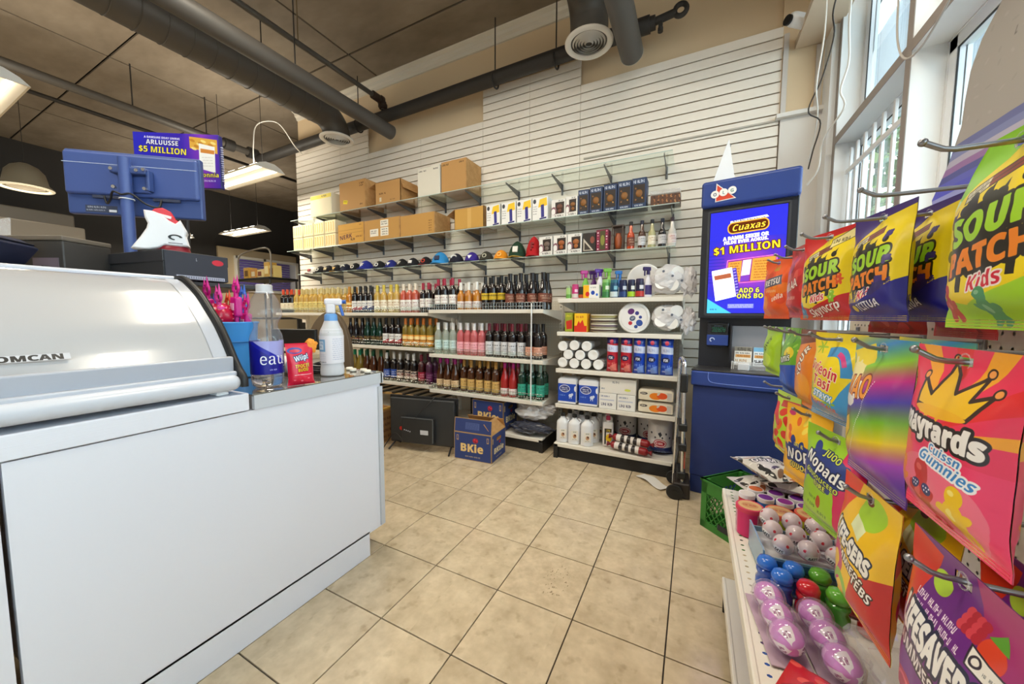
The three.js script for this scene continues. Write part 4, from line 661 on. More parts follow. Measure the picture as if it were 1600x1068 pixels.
// toilet paper, boxes, wet wipes
const tpTex = canvasTex(256, 256, (g, w, h) => { fillAll(g, w, h, '#1c49b8'); g.fillStyle = '#e7e7ec'; g.fillRect(0, 0, w, 48); g.fillRect(0, 236, w, 20); blob(g, 96, 100, 76, 40, '#f2f2f6'); blob(g, 96, 100, 68, 33, '#1b2f7c'); scrib(g, 44, 84, 100, 16, '#f2f2f6'); scrib(g, 50, 106, 90, 14, '#f2f2f6'); blob(g, 180, 170, 26, 18, '#d9e2f6'); blob(g, 204, 158, 15, 14, '#d9e2f6'); g.fillStyle = '#d9e2f6'; g.fillRect(162, 178, 9, 26); g.fillRect(188, 178, 9, 26); scrib(g, 26, 166, 80, 12, '#9ab4ea'); blob(g, 250, 96, 18, 30, '#f2f2f6'); });
[-0.53, -0.355].forEach((x) => { const t = thing('toilet_paper_pack', 'blue and white pack of toilet rolls on the fourth shelf', 'toilet paper', [x, 0.445, -1.60], 0, 'toilet roll packs'); const g = rbox(0.165, 0.215, 0.16, 0.03, 0, 0.1075, 0, 4); mesh('wrapped_rolls', g, mat([0.80, 0.81, 0.84], 0.35), t); panel('print', tpTex, 0.15, 0.198, t, [0, 0.106, 0.0815], null, 0.3); mesh('side_print', new THREE.PlaneGeometry(0.14, 0.14), cm('#1c49b8', 0.35), t, [0.0835, 0.098, 0], [0, Math.PI / 2, 0]); });
const pTis = canvasTex(256, 120, (g, w, h) => { fillAll(g, w, h, '#e9e4dc'); scrib(g, 84, 18, 60, 18, '#8a8a92'); scrib(g, 10, 80, 34, 12, '#5a6a8c'); blob(g, 200, 86, 22, 10, '#d8dc5a'); });
const pNap = canvasTex(160, 120, (g, w, h) => { fillAll(g, w, h, '#eceae6'); scrib(g, 16, 14, 80, 12, '#4a5a8c'); scrib(g, 20, 74, 110, 22, '#4a4a6c'); g.fillStyle = '#c4c8d8'; g.fillRect(10, 44, 130, 10); });
{ const t = thing('tissue_carton', 'long white carton lying on two small white boxes', 'box', [-0.13, 0.568, -1.61]); mesh('carton', rbox(0.272, 0.115, 0.16, 0.003, 0, 0.0575, 0, 1), cm('#e8e4dc', 0.6), t); panel('print', pTis, 0.268, 0.11, t, [0, 0.0575, 0.0812]); }
[-0.2, -0.062].forEach((x) => { const t = thing('napkin_box', 'small white napkin box under the long white carton', 'box', [x, 0.445, -1.60], 0, 'small white napkin boxes'); mesh('carton', rbox(0.134, 0.121, 0.16, 0.003, 0, 0.0605, 0, 1), cm('#e6e3df', 0.6), t); panel('print', pNap, 0.13, 0.116, t, [0, 0.0605, 0.0812]); });
const pWipe = canvasTex(300, 120, (g, w, h) => { fillAll(g, w, h, '#e9dfc8'); blob(g, 150, 66, 54, 46, '#f0861c'); blob(g, 206, 56, 46, 42, '#e8541c'); blob(g, 176, 30, 10, 26, '#d9d0c0', 0.4); blob(g, 46, 36, 34, 18, '#55504c'); scrib(g, 24, 26, 44, 18, '#efe9dc'); g.fillStyle = '#cfc8c0'; g.fillRect(250, 10, 40, 100); });
[0, 1].forEach((i) => { const t = thing('wipes_pack', i ? 'orange and cream soft pack lying on its twin' : 'orange and cream soft pack on the fourth shelf', 'pack', [0.145, 0.445 + i * 0.092, -1.60]); mesh('soft_pack', rbox(0.25, 0.088, 0.15, 0.03, 0, 0.045, 0, 4), cm('#e2d8c4', 0.35), t); panel('print', pWipe, 0.235, 0.066, t, [0, 0.045, 0.0765], null, 0.3); });
// jugs, bottles and charcoal on the deck
const jugG = (() => { const s = []; return lathe([[0, 0], [0.046, 0], [0.05, 0.006], [0.05, 0.155], [0.045, 0.175], [0.022, 0.198], [0.017, 0.204], [0.017, 0.222]], 20).scale(1, 1, 0.72); })();
const jugL = canvasTex(96, 128, (g, w, h) => { fillAll(g, w, h, '#ece6dc'); scrib(g, 26, 10, 44, 14, '#4a5a4a'); blob(g, 50, 74, 24, 28, '#c89a70'); blob(g, 56, 64, 12, 14, '#5a2f24'); scrib(g, 20, 110, 56, 10, '#8a7a6c'); });
const jugLm = new THREE.MeshStandardMaterial({ map: jugL, roughness: 0.5 });
[[-0.565, -1.53], [-0.465, -1.53], [-0.36, -1.53], [-0.54, -1.64], [-0.44, -1.64], [-0.335, -1.64], [-0.52, -1.75], [-0.42, -1.75], [-0.31, -1.75]].forEach(([x, z]) => { const t = thing('milk_jug', 'white jug with black cap on the bottom deck', 'jug', [x, 0.125, z], 0.35, 'white jugs on the bottom deck'); mesh('jug_body', jugG, cm('#e9e9ec', 0.35), t); mesh('cap', cyl(0.019, 0.019, 0.024, 14).translate(0, 0.228, 0), MAT.black, t); mesh('handle', tube([[0.04, 0.165, 0], [0.05, 0.185, 0], [0.03, 0.205, 0]], 0.007, 12, 8), cm('#e9e9ec', 0.35), t); panel('printed_label', jugLm, 0.056, 0.078, t, [0, 0.075, 0.0372]); });
function flask(label, x, z, h, capC, labDraw) { const t = thing('lighter_fluid_bottle', label, 'bottle', [x, 0.125, z], 0.2); mesh('bottle_body', rbox(0.082, h * 0.82, 0.045, 0.016, 0, h * 0.41, 0, 4), cm('#e8e3df', 0.35), t); mesh('neck', cyl(0.014, 0.02, h * 0.1, 14).translate(0, h * 0.86, 0), cm('#e8e3df', 0.35), t); mesh('cap', cyl(0.016, 0.018, h * 0.13, 14).translate(0, h * 0.95, 0), cm(capC, 0.4), t); if (labDraw) panel('printed_label', canvasTex(96, 160, labDraw), 0.062, h * 0.55, t, [0, h * 0.36, 0.0237]); }
flask('plain white bottle with red cap behind the yellow labelled one', -0.235, -1.70, 0.26, '#b8344c');
flask('white bottle with yellow and black label on the deck', -0.205, -1.585, 0.245, '#b82c54', (g, w, h) => { fillAll(g, w, h, '#e8e0d8'); g.fillStyle = '#2a2420'; g.fillRect(6, 6, 84, 36); g.fillRect(6, 6, 20, 150); scrib(g, 30, 14, 56, 20, '#e8c83c'); blob(g, 58, 96, 34, 40, '#f0c81c'); scrib(g, 34, 84, 48, 16, '#c8901c'); });
const charTex = canvasTex(256, 256, (g, w, h) => { fillAll(g, w, h, '#d6d1cf'); g.fillStyle = '#1d2f68'; g.fillRect(0, 196, w, 60); for (let i = 0; i < 6; i++) blob(g, 40 + i * 37, 96 + (i % 2) * 30, 8, 8, '#3a3a44'); poly(g, [[128, 80], [146, 102], [128, 124], [110, 102]], '#2a2c38'); blob(g, 128, 168, 66, 30, '#a81f34'); blob(g, 128, 168, 58, 24, '#f0ece8'); blob(g, 128, 168, 52, 19, '#a81f34'); scrib(g, 88, 160, 80, 16, '#f4f0ec'); scrib(g, 60, 222, 136, 22, '#8a9cc8'); });
const charM = new THREE.MeshStandardMaterial({ map: charTex, roughness: 0.4 });
[[-0.11, -1.83, 0.19, 0.26, 'white and navy charcoal bag at the back beside the jugs'], [0.075, -1.82, 0.18, 0.265, 'white and navy charcoal bag behind the lying packs'], [0.175, -1.64, 0.19, 0.265, 'white and navy charcoal bag at the front of the deck']].forEach(([x, z, w, h, l], i) => { const t = thing('charcoal_bag', l, 'bag', [x, 0.125, z], 0.1); mesh('paper_sack', pouchGeo(w, h, 0.15, i + 11, { head: 0.0, taper: 0.16, seal: 0, stand: 1 }), charM, t); mesh('folded_top', rbox(w * 0.8, 0.03, 0.03, 0.012, 0, h - 0.012, 0.012, 3), cm('#d2cccb', 0.45), t, null, [0, 0, 0.06]); mesh('twist_tie', new THREE.TorusGeometry(0.018, 0.003, 6, 14), cm('#b0a8b4', 0.5), t, [w * 0.3, h * 0.98, 0.02]); });
const sausTex = canvasTex(256, 96, (g, w, h) => { fillAll(g, w, h, '#ddd6d0'); g.fillStyle = '#8c1c22'; g.fillRect(0, 0, 34, h); g.fillRect(196, 0, 60, h); for (let i = 0; i < 3; i++) blob(g, 76 + i * 42, 48, 13, 26, '#2c2426'); });
[[-0.03, 0.166, -1.505, 0.0, 'red and white roll pack lying on the deck front'], [-0.02, 0.222, -1.525, 0.0, 'red and white roll pack lying on its twin']].forEach(([x, y, z, r, l]) => { const t = thing('fire_log_pack', l, 'pack', [x, y, z]); t.rotation.set(0, -0.14, -0.02 - r); const g = new THREE.CapsuleGeometry(0.028, 0.23, 8, 20).rotateZ(Math.PI / 2), p = g.attributes.position, uv = g.attributes.uv; for (let i = 0; i < p.count; i++) uv.setXY(i, p.getX(i) / 0.29 + 0.5, 0.5 + p.getY(i) / 0.07 * 0.5 * Math.sign(p.getZ(i) || 1)); mesh('wrapper', g, new THREE.MeshStandardMaterial({ map: sausTex, roughness: 0.35 }), t); for (const s of [-1, 1]) mesh('twisted_end', new THREE.ConeGeometry(0.02, 0.035, 10).rotateZ(s * Math.PI / 2).translate(s * 0.15, 0, 0), cm('#7a1c22', 0.4), t); });
// ------------------------------------------------------------------ floor goods in front of the wine shelves
const bitieFront = canvasTex(400, 300, (g, w, h) => { fillAll(g, w, h, '#2c3e78'); g.strokeStyle = '#b99868'; g.lineWidth = 9; g.strokeRect(0, 0, w, h); for (const [x, y] of [[26, 30], [352, 30]]) { g.fillStyle = '#b99868'; g.fillRect(x, y, 22, 60); g.fillStyle = '#2c3e78'; g.fillRect(x + 5, y + 8, 12, 40); } tx(g, 'BKie', 190, 165, 118, '#e8c884', { font: 'sans-serif', stroke: '#d8ae62', lw: 6 }); blob(g, 232, 76, 30, 28, '#b01f34'); blob(g, 222, 66, 8, 8, '#d8485c'); blob(g, 246, 74, 8, 8, '#d8485c'); blob(g, 234, 92, 8, 8, '#7c1424'); scrib(g, 116, 252, 170, 14, '#c9b088'); });
const bitieSide = canvasTex(300, 300, (g, w, h) => { fillAll(g, w, h, '#2b3c74'); g.strokeStyle = '#b99868'; g.lineWidth = 9; g.strokeRect(0, 0, w, h); tx(g, 'BKtie', 150, 190, 84, '#e2d2a8', { stroke: '#c8a868', lw: 4 }); blob(g, 170, 118, 18, 16, '#b01f34'); g.fillStyle = '#b99868'; g.fillRect(14, 40, 16, 60); scrib(g, 90, 256, 120, 12, '#c9b088'); });
const bitieFlap = canvasTex(400, 120, (g, w, h) => { fillAll(g, w, h, '#2b3c74'); g.strokeStyle = '#b99868'; g.lineWidth = 6; g.strokeRect(0, 0, w, h); g.fillStyle = '#4a5a90'; g.fillRect(120, 34, 150, 58); for (let i = 0; i < 4; i++) scrib(g, 128, 40 + i * 13, 134, 8, '#2b3c74'); });
const sideShape = (D, H) => { const s = new THREE.Shape(); s.moveTo(-D / 2, 0); s.lineTo(D / 2, 0); s.lineTo(D / 2, H); s.lineTo(-D / 2, H); s.closePath(); const h = new THREE.Path(), y = H * 0.76; h.moveTo(-0.03, y - 0.014); h.absarc(-0.03, y, 0.014, -Math.PI / 2, -Math.PI * 1.5, true); h.lineTo(0.03, y + 0.014); h.absarc(0.03, y, 0.014, Math.PI / 2, -Math.PI / 2, true); s.holes.push(h); return s; };
const sideWall = (D, H) => new THREE.ExtrudeGeometry(sideShape(D, H), { depth: 0.006, bevelEnabled: false });
function bitieBox(label, x, z, W, H, D, turn, open, y = 0) {
  const t = thing('fruit_box', label, 'box', [x, y, z], turn);
  mesh('body', merge([box(W, 0.005, D, 0, 0.0025, 0), box(W, H, 0.006, 0, H / 2, D / 2 - 0.003), box(W, H, 0.006, 0, H / 2, -D / 2 + 0.003), sideWall(D, H).rotateY(Math.PI / 2).translate(W / 2 - 0.006, 0, 0), box(0.006, H, D, -W / 2 + 0.003, H / 2, 0), ...(open ? [] : [box(W, 0.006, D, 0, H - 0.003, 0)])]), MAT.card, t);
  panel('front_print', bitieFront, W * 0.985, H * 0.985, t, [0, H / 2, D / 2 + 0.0012], null, 0.7);
  const sp = new THREE.ShapeGeometry(sideShape(D * 0.985, H * 0.985)), q = sp.attributes.position, uv = sp.attributes.uv; for (let i = 0; i < q.count; i++) uv.setXY(i, q.getX(i) / (D * 0.985) + 0.5, q.getY(i) / (H * 0.985));
  mesh('side_print', sp, new THREE.MeshStandardMaterial({ map: bitieSide, roughness: 0.7 }), t, [W / 2 + 0.0012, H * 0.0075, 0], [0, Math.PI / 2, 0]);
  if (open) {
    const f = mesh('front_flap', box(W, 0.115, 0.004, 0, 0.0575, 0), MAT.card, t, [0, H, D / 2 - 0.002], [-0.12, 0, 0]);
    mesh('flap_print', new THREE.PlaneGeometry(W * 0.98, 0.112), new THREE.MeshStandardMaterial({ map: bitieFlap, roughness: 0.7 }), f, [0, 0.0575, 0.0032]);
    mesh('side_flap', box(0.11, 0.004, D * 0.98, -0.055, 0, 0), MAT.card, t, [W / 2, H, 0], [0, 0, -0.85]);
    mesh('back_flap', box(W, 0.09, 0.004, 0, 0.045, 0), MAT.card, t, [0, H, -D / 2 + 0.002], [0.5, 0, 0]);
  }
}
bitieBox('opened blue printed fruit carton on the floor tiles', -1.185, -1.235, 0.34, 0.225, 0.27, 0.08, true);
bitieBox('closed blue printed fruit carton under the wine shelf', -1.28, -1.65, 0.33, 0.27, 0.27, 0.0, false, 0.12);
{
  const t = thing('cardboard_box', 'brown carton with yellow rim behind the flat screen', 'box', [-2.31, 0, -1.06], 0.0);
  mesh('body', merge([box(0.38, 0.3, 0.006, 0, 0.15, 0.16), box(0.38, 0.3, 0.006, 0, 0.15, -0.16), box(0.006, 0.3, 0.32, 0.19, 0.15, 0), box(0.006, 0.3, 0.32, -0.19, 0.15, 0), box(0.38, 0.005, 0.32, 0, 0.003, 0)]), MAT.card, t);
  mesh('flap', box(0.11, 0.005, 0.32, 0.055, 0, 0), cm('#d9b054', 0.8), t, [0.19, 0.3, 0], [0, 0, 0.5]);
  panel('print', canvasTex(160, 128, (g, w, h) => { fillAll(g, w, h, '#9a6f42'); for (let i = 0; i < 4; i++) scrib(g, 20, 24 + i * 26, 110, 12, '#5a3c20'); }), 0.31, 0.27, t, [0.1945, 0.15, 0], [0, Math.PI / 2, 0], 0.8);
}
// flat screen standing with its back to the aisle
{
  const t = thing('flat_television', 'black flat television standing on floor with its back outward', 'television', [-1.69, 0, -1.11], 0.19);
  const sh = new THREE.Shape(); sh.moveTo(-0.33, 0); sh.lineTo(0.33, 0); sh.lineTo(0.335, 0.42); sh.lineTo(-0.335, 0.42); sh.closePath();
  const tvM = mat([0.028, 0.030, 0.033], 0.42);
  mesh('back_shell', rbox(0.62, 0.39, 0.03, 0.012, 0, 0.255, 0.012, 3), tvM, t);
  mesh('bezel', rbox(0.655, 0.425, 0.014, 0.004, 0, 0.255, -0.012), MAT.black, t);
  mesh('screen', box(0.625, 0.395, 0.002, 0, 0.257, -0.0205), mat([0.01, 0.01, 0.012], 0.08), t);
  const bump = mesh('electronics_cover', rbox(0.30, 0.22, 0.05, 0.01, -0.02, 0.18, 0.045, 3), mat([0.022, 0.023, 0.025], 0.4), t);
  mesh('cover_rim', merge([box(0.30, 0.006, 0.01, -0.02, 0.292, 0.068), box(0.006, 0.2, 0.01, 0.13, 0.19, 0.068)]), mat([0.10, 0.105, 0.11], 0.35), bump);
  mesh('rating_plate', box(0.075, 0.038, 0.001, 0.05, 0.175, 0.071), cm('#c7c9cf', 0.5), t);
  mesh('port_row', merge([0, 1, 2, 3].map((i) => box(0.009, 0.009, 0.002, -0.14 + i * 0.018, 0.185 - i * 0.004, 0.071))), cm('#b9bcc4', 0.4), t);
  mesh('sticker', new THREE.CircleGeometry(0.018, 20).scale(1.2, 1, 1), cm('#c8261c', 0.5), t, [-0.195, 0.18, 0.0282]);
  for (const s of [-1, 1]) mesh('foot', merge([bar([s * 0.27, 0.06, 0], [s * 0.285, 0.008, 0.09], 0.008, 8), bar([s * 0.27, 0.06, 0], [s * 0.285, 0.008, -0.09], 0.008, 8)]), MAT.black, t);
  mesh('power_cord', tube([[-0.04, 0.29, 0.06], [0.02, 0.36, 0.05], [0.08, 0.42, 0.04], [0.12, 0.47, 0.0], [0.1, 0.44, -0.05]], 0.004, 30, 6), MAT.black, t);
  mesh('floor_cord', tube([[-0.17, 0.09, 0.06], [-0.25, 0.14, 0.05], [-0.31, 0.06, 0.08], [-0.33, 0.006, 0.12], [-0.30, 0.006, 0.2], [-0.24, 0.006, 0.22]], 0.004, 40, 6), MAT.black, t);
}
// black slatted rack under the wine shelf
{
  const t = thing('slatted_rack', 'low black slatted rack under the wine shelves', 'rack', [-2.3, 0, -1.72]);
  for (let i = 0; i < 9; i++) mesh('slat', box(0.04, 0.012, 0.4, -0.75 + i * 0.15, 0.345, 0), MAT.black, t);
  for (const z of [-0.18, 0.18]) mesh('rail', box(1.5, 0.02, 0.02, -0.12, 0.33, z), cm('#b08a50', 0.7), t);
  for (const x of [-0.84, 0.6]) for (const z of [-0.18, 0.18]) mesh('leg', box(0.025, 0.2, 0.025, x, 0.225, z), MAT.black, t);
}
// crumpled plastic on the deck of the wine unit
{
  const t = thing('plastic_bag', 'crumpled white plastic bag on the low deck', 'bag', [-0.89, 0.12, -1.67]);
  mesh('white_film', lumpy(0.14, 1.15, 0.62, 0.8, 0.7, 2.2, 3).scale(1, 0.75, 1).translate(0.0, 0.185, 0.0), mat([0.86, 0.85, 0.86], 0.4), t);
  mesh('loose_fold', lumpy(0.08, 1.3, 0.5, 0.9, 0.9, 2.4, 8, 4).translate(0.10, 0.22, 0.0), bagFilm, t);
  const u = thing('plastic_bag', 'crumpled black and white film under the white bag', 'bag', [-0.88, 0.12, -1.60]);
  mesh('dark_film', lumpy(0.13, 1.4, 0.36, 0.75, 0.6, 2.6, 14).translate(0.0, 0.06, 0.01), mat([0.04, 0.045, 0.07], 0.2, { clearcoat: 0.6 }), u);
}
single('paper_sheet', (() => { const g = new THREE.PlaneGeometry(0.24, 0.085, 12, 3).rotateX(-Math.PI / 2), p = g.attributes.position; for (let i = 0; i < p.count; i++) p.setY(i, 0.004 + 0.016 * Math.sin((p.getX(i) + 0.12) * 16) ** 2); g.computeVertexNormals(); return g; })(), new THREE.MeshStandardMaterial({ color: '#e2dfda', roughness: 0.7, side: THREE.DoubleSide }), 'folded white paper sheet lying on the floor tiles', 'paper', [0.155, 0.002, -1.36], [0, -0.72, 0]);
// ------------------------------------------------------------------ service counter
{
  const t = thing('service_counter', 'white service counter with aluminium edge trim', 'counter', [-0.99, 0, 0]);
  mesh('front_panel', merge([box(0.03, 0.12, 1.0, -0.015, 0.06, 0.59), box(0.03, 0.723, 1.09 - 0.005, -0.015, 0.4735, 0.5475)]), MAT.counter, t);
  mesh('carcass', box(0.68, 0.70, 0.98, -0.37, 0.47, 0.55), MAT.counter, t);
  mesh('end_panel', box(0.70, 0.70, 0.02, -0.36, 0.47, 0.012), MAT.counter, t);
  mesh('toe_kick', box(0.66, 0.12, 0.02, -0.37, 0.06, 0.10), mat([0.35, 0.33, 0.32], 0.6), t);
  mesh('corner_trim', box(0.022, 0.70, 0.024, -0.002, 0.47, 0.01), MAT.alu, t);
  mesh('top_edge_trim', box(0.016, 0.05, 0.575, 0.002, 0.862, 0.287), MAT.alu, t);
  mesh('end_edge_trim', box(0.74, 0.05, 0.014, -0.36, 0.862, 0.0), MAT.alu, t);
  mesh('glossy_top', box(0.74, 0.006, 0.585, -0.365, 0.888, 0.285), mat([0.13, 0.12, 0.10], 0.06, { clearcoat: 1, clearcoatRoughness: 0.03 }), t);
  mesh('top_core', box(0.73, 0.05, 0.57, -0.37, 0.860, 0.285), mat([0.3, 0.28, 0.26], 0.6), t);
  const u = thing('freezer_counter', 'white counter base carrying the curved freezer', 'counter', [-0.99, 0, 0]);
  mesh('front_panel', box(0.03, 0.836, 1.9, -0.013, 0.418, 2.05), MAT.counter, u);
  mesh('worktop', rbox(0.80, 0.06, 2.41, 0.004, -0.39, 0.87, 1.795), MAT.counter, u);
  mesh('carcass', box(0.70, 0.83, 1.9, -0.39, 0.415, 2.05), MAT.counter, u);
}
// curved glass freezer
{
  const t = thing('display_freezer', 'silver white counter freezer with curved glass lid', 'freezer', [0, 0, 0]);
  const z0 = 0.605, z1 = 2.6, L = z1 - z0;
  const prof = [[-1.425, 1.300], [-1.36, 1.298], [-1.30, 1.272], [-1.235, 1.232], [-1.175, 1.180], [-1.12, 1.128], [-1.075, 1.072], [-1.04, 1.02]];
  const strip = (pts, a, b, th) => { const g = new THREE.BufferGeometry(), P = [], U = [], I = []; const c = new THREE.CatmullRomCurve3(pts.map(([x, y]) => V(x, y, 0))), n = 28; for (let i = 0; i <= n; i++) { const q = c.getPoint(i / n); for (const z of [a, b]) { P.push(q.x, q.y, z); U.push((z - a) / (b - a), i / n); } } for (let i = 0; i < n; i++) { const k = i * 2; I.push(k, k + 1, k + 2, k + 1, k + 3, k + 2); } g.setAttribute('position', new THREE.Float32BufferAttribute(P, 3)); g.setAttribute('uv', new THREE.Float32BufferAttribute(U, 2)); g.setIndex(I); g.computeVertexNormals(); return g; };
  mesh('curved_glass', strip(prof, z1 - 0.02, z0 + 0.015), mat([0.46, 0.46, 0.475], 0.16, { side: THREE.DoubleSide, clearcoat: 1, clearcoatRoughness: 0.02 }), t);
  mesh('glass_border', strip(prof.slice(1).map(([x, y]) => [x + 0.0015, y + 0.0015]), z0 + 0.055, z0 + 0.018), mat([0.50, 0.52, 0.58], 0.2, { side: THREE.DoubleSide, clearcoat: 1 }), t);
  // end frame: black curved rim
  const c = new THREE.CatmullRomCurve3([...prof.map(([x, y]) => V(x + 0.004, y + 0.006, z0)), V(-1.005, 0.985, z0), V(-0.975, 0.955, z0), V(-0.972, 0.925, z0)]);
  mesh('end_rim', new THREE.TubeGeometry(c, 60, 0.011, 8), MAT.black, t);
  const e = new THREE.Shape(); e.moveTo(-1.75, 0.93); e.lineTo(-1.75, 1.30); for (const [x, y] of prof) e.lineTo(x, y); e.lineTo(-0.975, 0.955); e.lineTo(-0.98, 0.925); e.closePath();
  mesh('end_panel', new THREE.ExtrudeGeometry(e, { depth: 0.012, bevelEnabled: false }).translate(0, 0, z0 - 0.004), mat([0.12, 0.12, 0.125], 0.35), t);
  mesh('top_rail', rbox(0.34, 0.032, L, 0.01, -1.575, 1.299, (z0 + z1) / 2, 3), mat([0.55, 0.57, 0.64], 0.3), t);
  mesh('upper_front_rail', rbox(0.022, 0.055, L - 0.02, 0.006, -1.022, 1.000, (z0 + z1) / 2), mat([0.42, 0.44, 0.50], 0.35), t, null);
  mesh('mid_rail', rbox(0.035, 0.018, L - 0.02, 0.006, -1.010, 0.970, (z0 + z1) / 2), mat([0.52, 0.54, 0.60], 0.35), t);
  mesh('bottom_rail', new THREE.CapsuleGeometry(0.026, L - 0.06, 6, 20).rotateX(Math.PI / 2).scale(1.1, 1, 1).translate(-0.995, 0.942, (z0 + z1) / 2), mat([0.58, 0.60, 0.66], 0.28), t);
  mesh('tank', box(0.72, 0.09, L - 0.04, -1.385, 0.963, (z0 + z1) / 2), mat([0.66, 0.67, 0.71], 0.35), t);
  mesh('back_wall', box(0.03, 0.37, L, -1.74, 1.12, (z0 + z1) / 2), MAT.white, t);
  for (const z of [z0 + 0.05, z0 + 0.95, z1 - 0.06]) for (const x of [-1.03, -1.7]) mesh('foot', rbox(0.05, 0.03, 0.035, 0.004, x, 0.9165, z), MAT.white, t);
  // maker's badge
  const b = mesh('badge', new THREE.PlaneGeometry(0.15, 0.0386), new THREE.MeshStandardMaterial({ roughness: 0.4, transparent: true, alphaTest: 0.5, polygonOffset: true, polygonOffsetFactor: -2, map: canvasTex(660, 170, (g, w, h) => { g.clearRect(0, 0, w, h); poly(g, [[60, 6], [100, 60], [170, 96], [120, 112], [96, 164], [56, 122], [0, 116], [40, 76]], '#b81c26', '#c9c9ce', 8); g.fillStyle = '#c3c4ca'; g.fillRect(20, 46, 628, 82); tx(g, 'COMCAN', 334, 88, 92, '#0e0e10', { sx: 1.34, align: 'center', stroke: '#0e0e10', lw: 5 }); }) }), t);
  b.position.set(-1.060, 1.058, 1.035); b.lookAt(-1.060 + 0.84, 1.058 + 0.54, 1.035); b.position.x += 0.006; b.position.y += 0.004;
}
// things on the glossy counter end
const yT = 0.891;
{
  const t = thing('water_bottle', 'large clear plastic bottle with blue label on counter', 'bottle', [-1.085, yT, 0.468], 0.9);
  const pr = [[0, 0.004], [0.04, 0], [0.052, 0.01], [0.055, 0.03], [0.055, 0.185], [0.052, 0.20], [0.04, 0.225], [0.038, 0.24], [0.05, 0.262], [0.055, 0.275], [0.055, 0.285], [0.053, 0.30], [0.045, 0.33], [0.03, 0.358], [0.023, 0.368], [0.023, 0.372]];
  mesh('clear_shell', lathe(pr, 36), mat([0.94, 0.94, 0.97], 0.05, { transmission: 0.92, thickness: 0 }), t);
  mesh('water', lathe([[0, 0.006], [0.048, 0.008], [0.0525, 0.03], [0.0525, 0.06], [0, 0.06]], 28), mat([0.93, 0.95, 0.98], 0.02, { transmission: 1, thickness: 0.05, ior: 1.33 }), t);
  const lt = canvasTex(700, 280, (g, w, h) => { fillAll(g, w, h, '#10148c'); poly(g, [[250, 0], [700, 0], [700, 200], [520, 190]], '#a5a6e0'); poly(g, [[250, 0], [560, 190], [500, 190], [190, 0]], '#1a1fa8'); tx(g, 'eau', 420, 150, 130, '#f4f4fb', { font: 'serif', style: 'normal' }); scrib(g, 392, 236, 60, 12, '#c8caf0'); for (const [x, y] of [[540, 216], [556, 244]]) blob(g, x, y, 7, 7, '#e8e8fa'); for (let i = 0; i < 8; i++) scrib(g, 60, 40 + i * 26, 60, 10, '#5a5ec8'); });
  mesh('paper_label', new THREE.CylinderGeometry(0.0556, 0.0556, 0.125, 36, 1, true, -2.5, 5.0).translate(0, 0.115, 0), new THREE.MeshStandardMaterial({ map: lt, roughness: 0.3 }), t);
  mesh('screw_cap', lathe([[0.0265, 0.362], [0.027, 0.366], [0.027, 0.386], [0.024, 0.39], [0, 0.39]], 28), mat([0.85, 0.84, 0.86], 0.3, { transmission: 0.4, thickness: 0 }), t);
  mesh('neck_ring', new THREE.TorusGeometry(0.0275, 0.003, 6, 24).rotateX(Math.PI / 2), MAT.milky, t, [0, 0.36, 0]);
}
{
  const t = thing('spray_bottle', 'white trigger spray bottle with blue collar on counter', 'spray bottle', [-1.105, yT, 0.175], 0.75);
  mesh('bottle', lathe([[0, 0], [0.046, 0], [0.05, 0.006], [0.05, 0.03], [0.047, 0.05], [0.05, 0.075], [0.051, 0.18], [0.047, 0.205], [0.037, 0.225], [0.028, 0.25], [0.026, 0.262]], 32), mat([0.86, 0.86, 0.88], 0.35, { transmission: 0.25, thickness: 0 }), t);
  mesh('collar', lathe([[0.0275, 0.24], [0.0285, 0.246], [0.0265, 0.275], [0.02, 0.282]], 28), cm('#6aa2e0', 0.4), t);
  mesh('trigger_head', merge([rbox(0.04, 0.05, 0.03, 0.01, 0, 0.305, 0, 3), rbox(0.075, 0.03, 0.03, 0.01, 0.012, 0.335, 0, 3)]), cm('#eceaf0', 0.4), t);
  mesh('trigger', rbox(0.012, 0.055, 0.018, 0.005, 0, 0, 0, 3), cm('#3a6ac0', 0.4), t, [0.045, 0.298, 0], [0, 0, 0.25]);
  mesh('nozzle', cyl(0.008, 0.01, 0.016, 12).rotateZ(Math.PI / 2).translate(0.056, 0.336, 0), cm('#2f5fb4', 0.4), t);
  const lt = canvasTex(640, 300, (g, w, h) => { fillAll(g, w, h, '#eceaf0'); g.fillStyle = '#7fb0d8'; g.fillRect(150, 40, 120, 130); g.fillStyle = '#dbe8f4'; g.fillRect(172, 60, 76, 90); scrib(g, 180, 70, 60, 24, '#5a8abc'); scrib(g, 180, 110, 60, 20, '#5a8abc'); for (let i = 0; i < 11; i++) scrib(g, 350, 30 + i * 22, 130, 10, '#a8adc8'); for (let i = 0; i < 4; i++) scrib(g, 150, 200 + i * 18, 120, 9, '#b4b8cc'); scrib(g, 150, 276, 130, 16, '#33343c'); });
  mesh('paper_label', new THREE.CylinderGeometry(0.0518, 0.0505, 0.125, 32, 1, true, -2.4, 4.8).translate(0, 0.12, 0), new THREE.MeshStandardMaterial({ map: lt, roughness: 0.4 }), t);
  mesh('neck_print', new THREE.CylinderGeometry(0.0435, 0.0485, 0.016, 28, 1, true, -1.4, 2.8).translate(0, 0.205, 0), new THREE.MeshStandardMaterial({ roughness: 0.4, map: canvasTex(256, 32, (g, w, h) => { fillAll(g, w, h, '#e8e6ec'); scrib(g, 10, 6, 60, 18, '#e0a0a8'); tx(g, 'JSINUS', 160, 17, 24, '#3c3e48'); }) }), t);
}
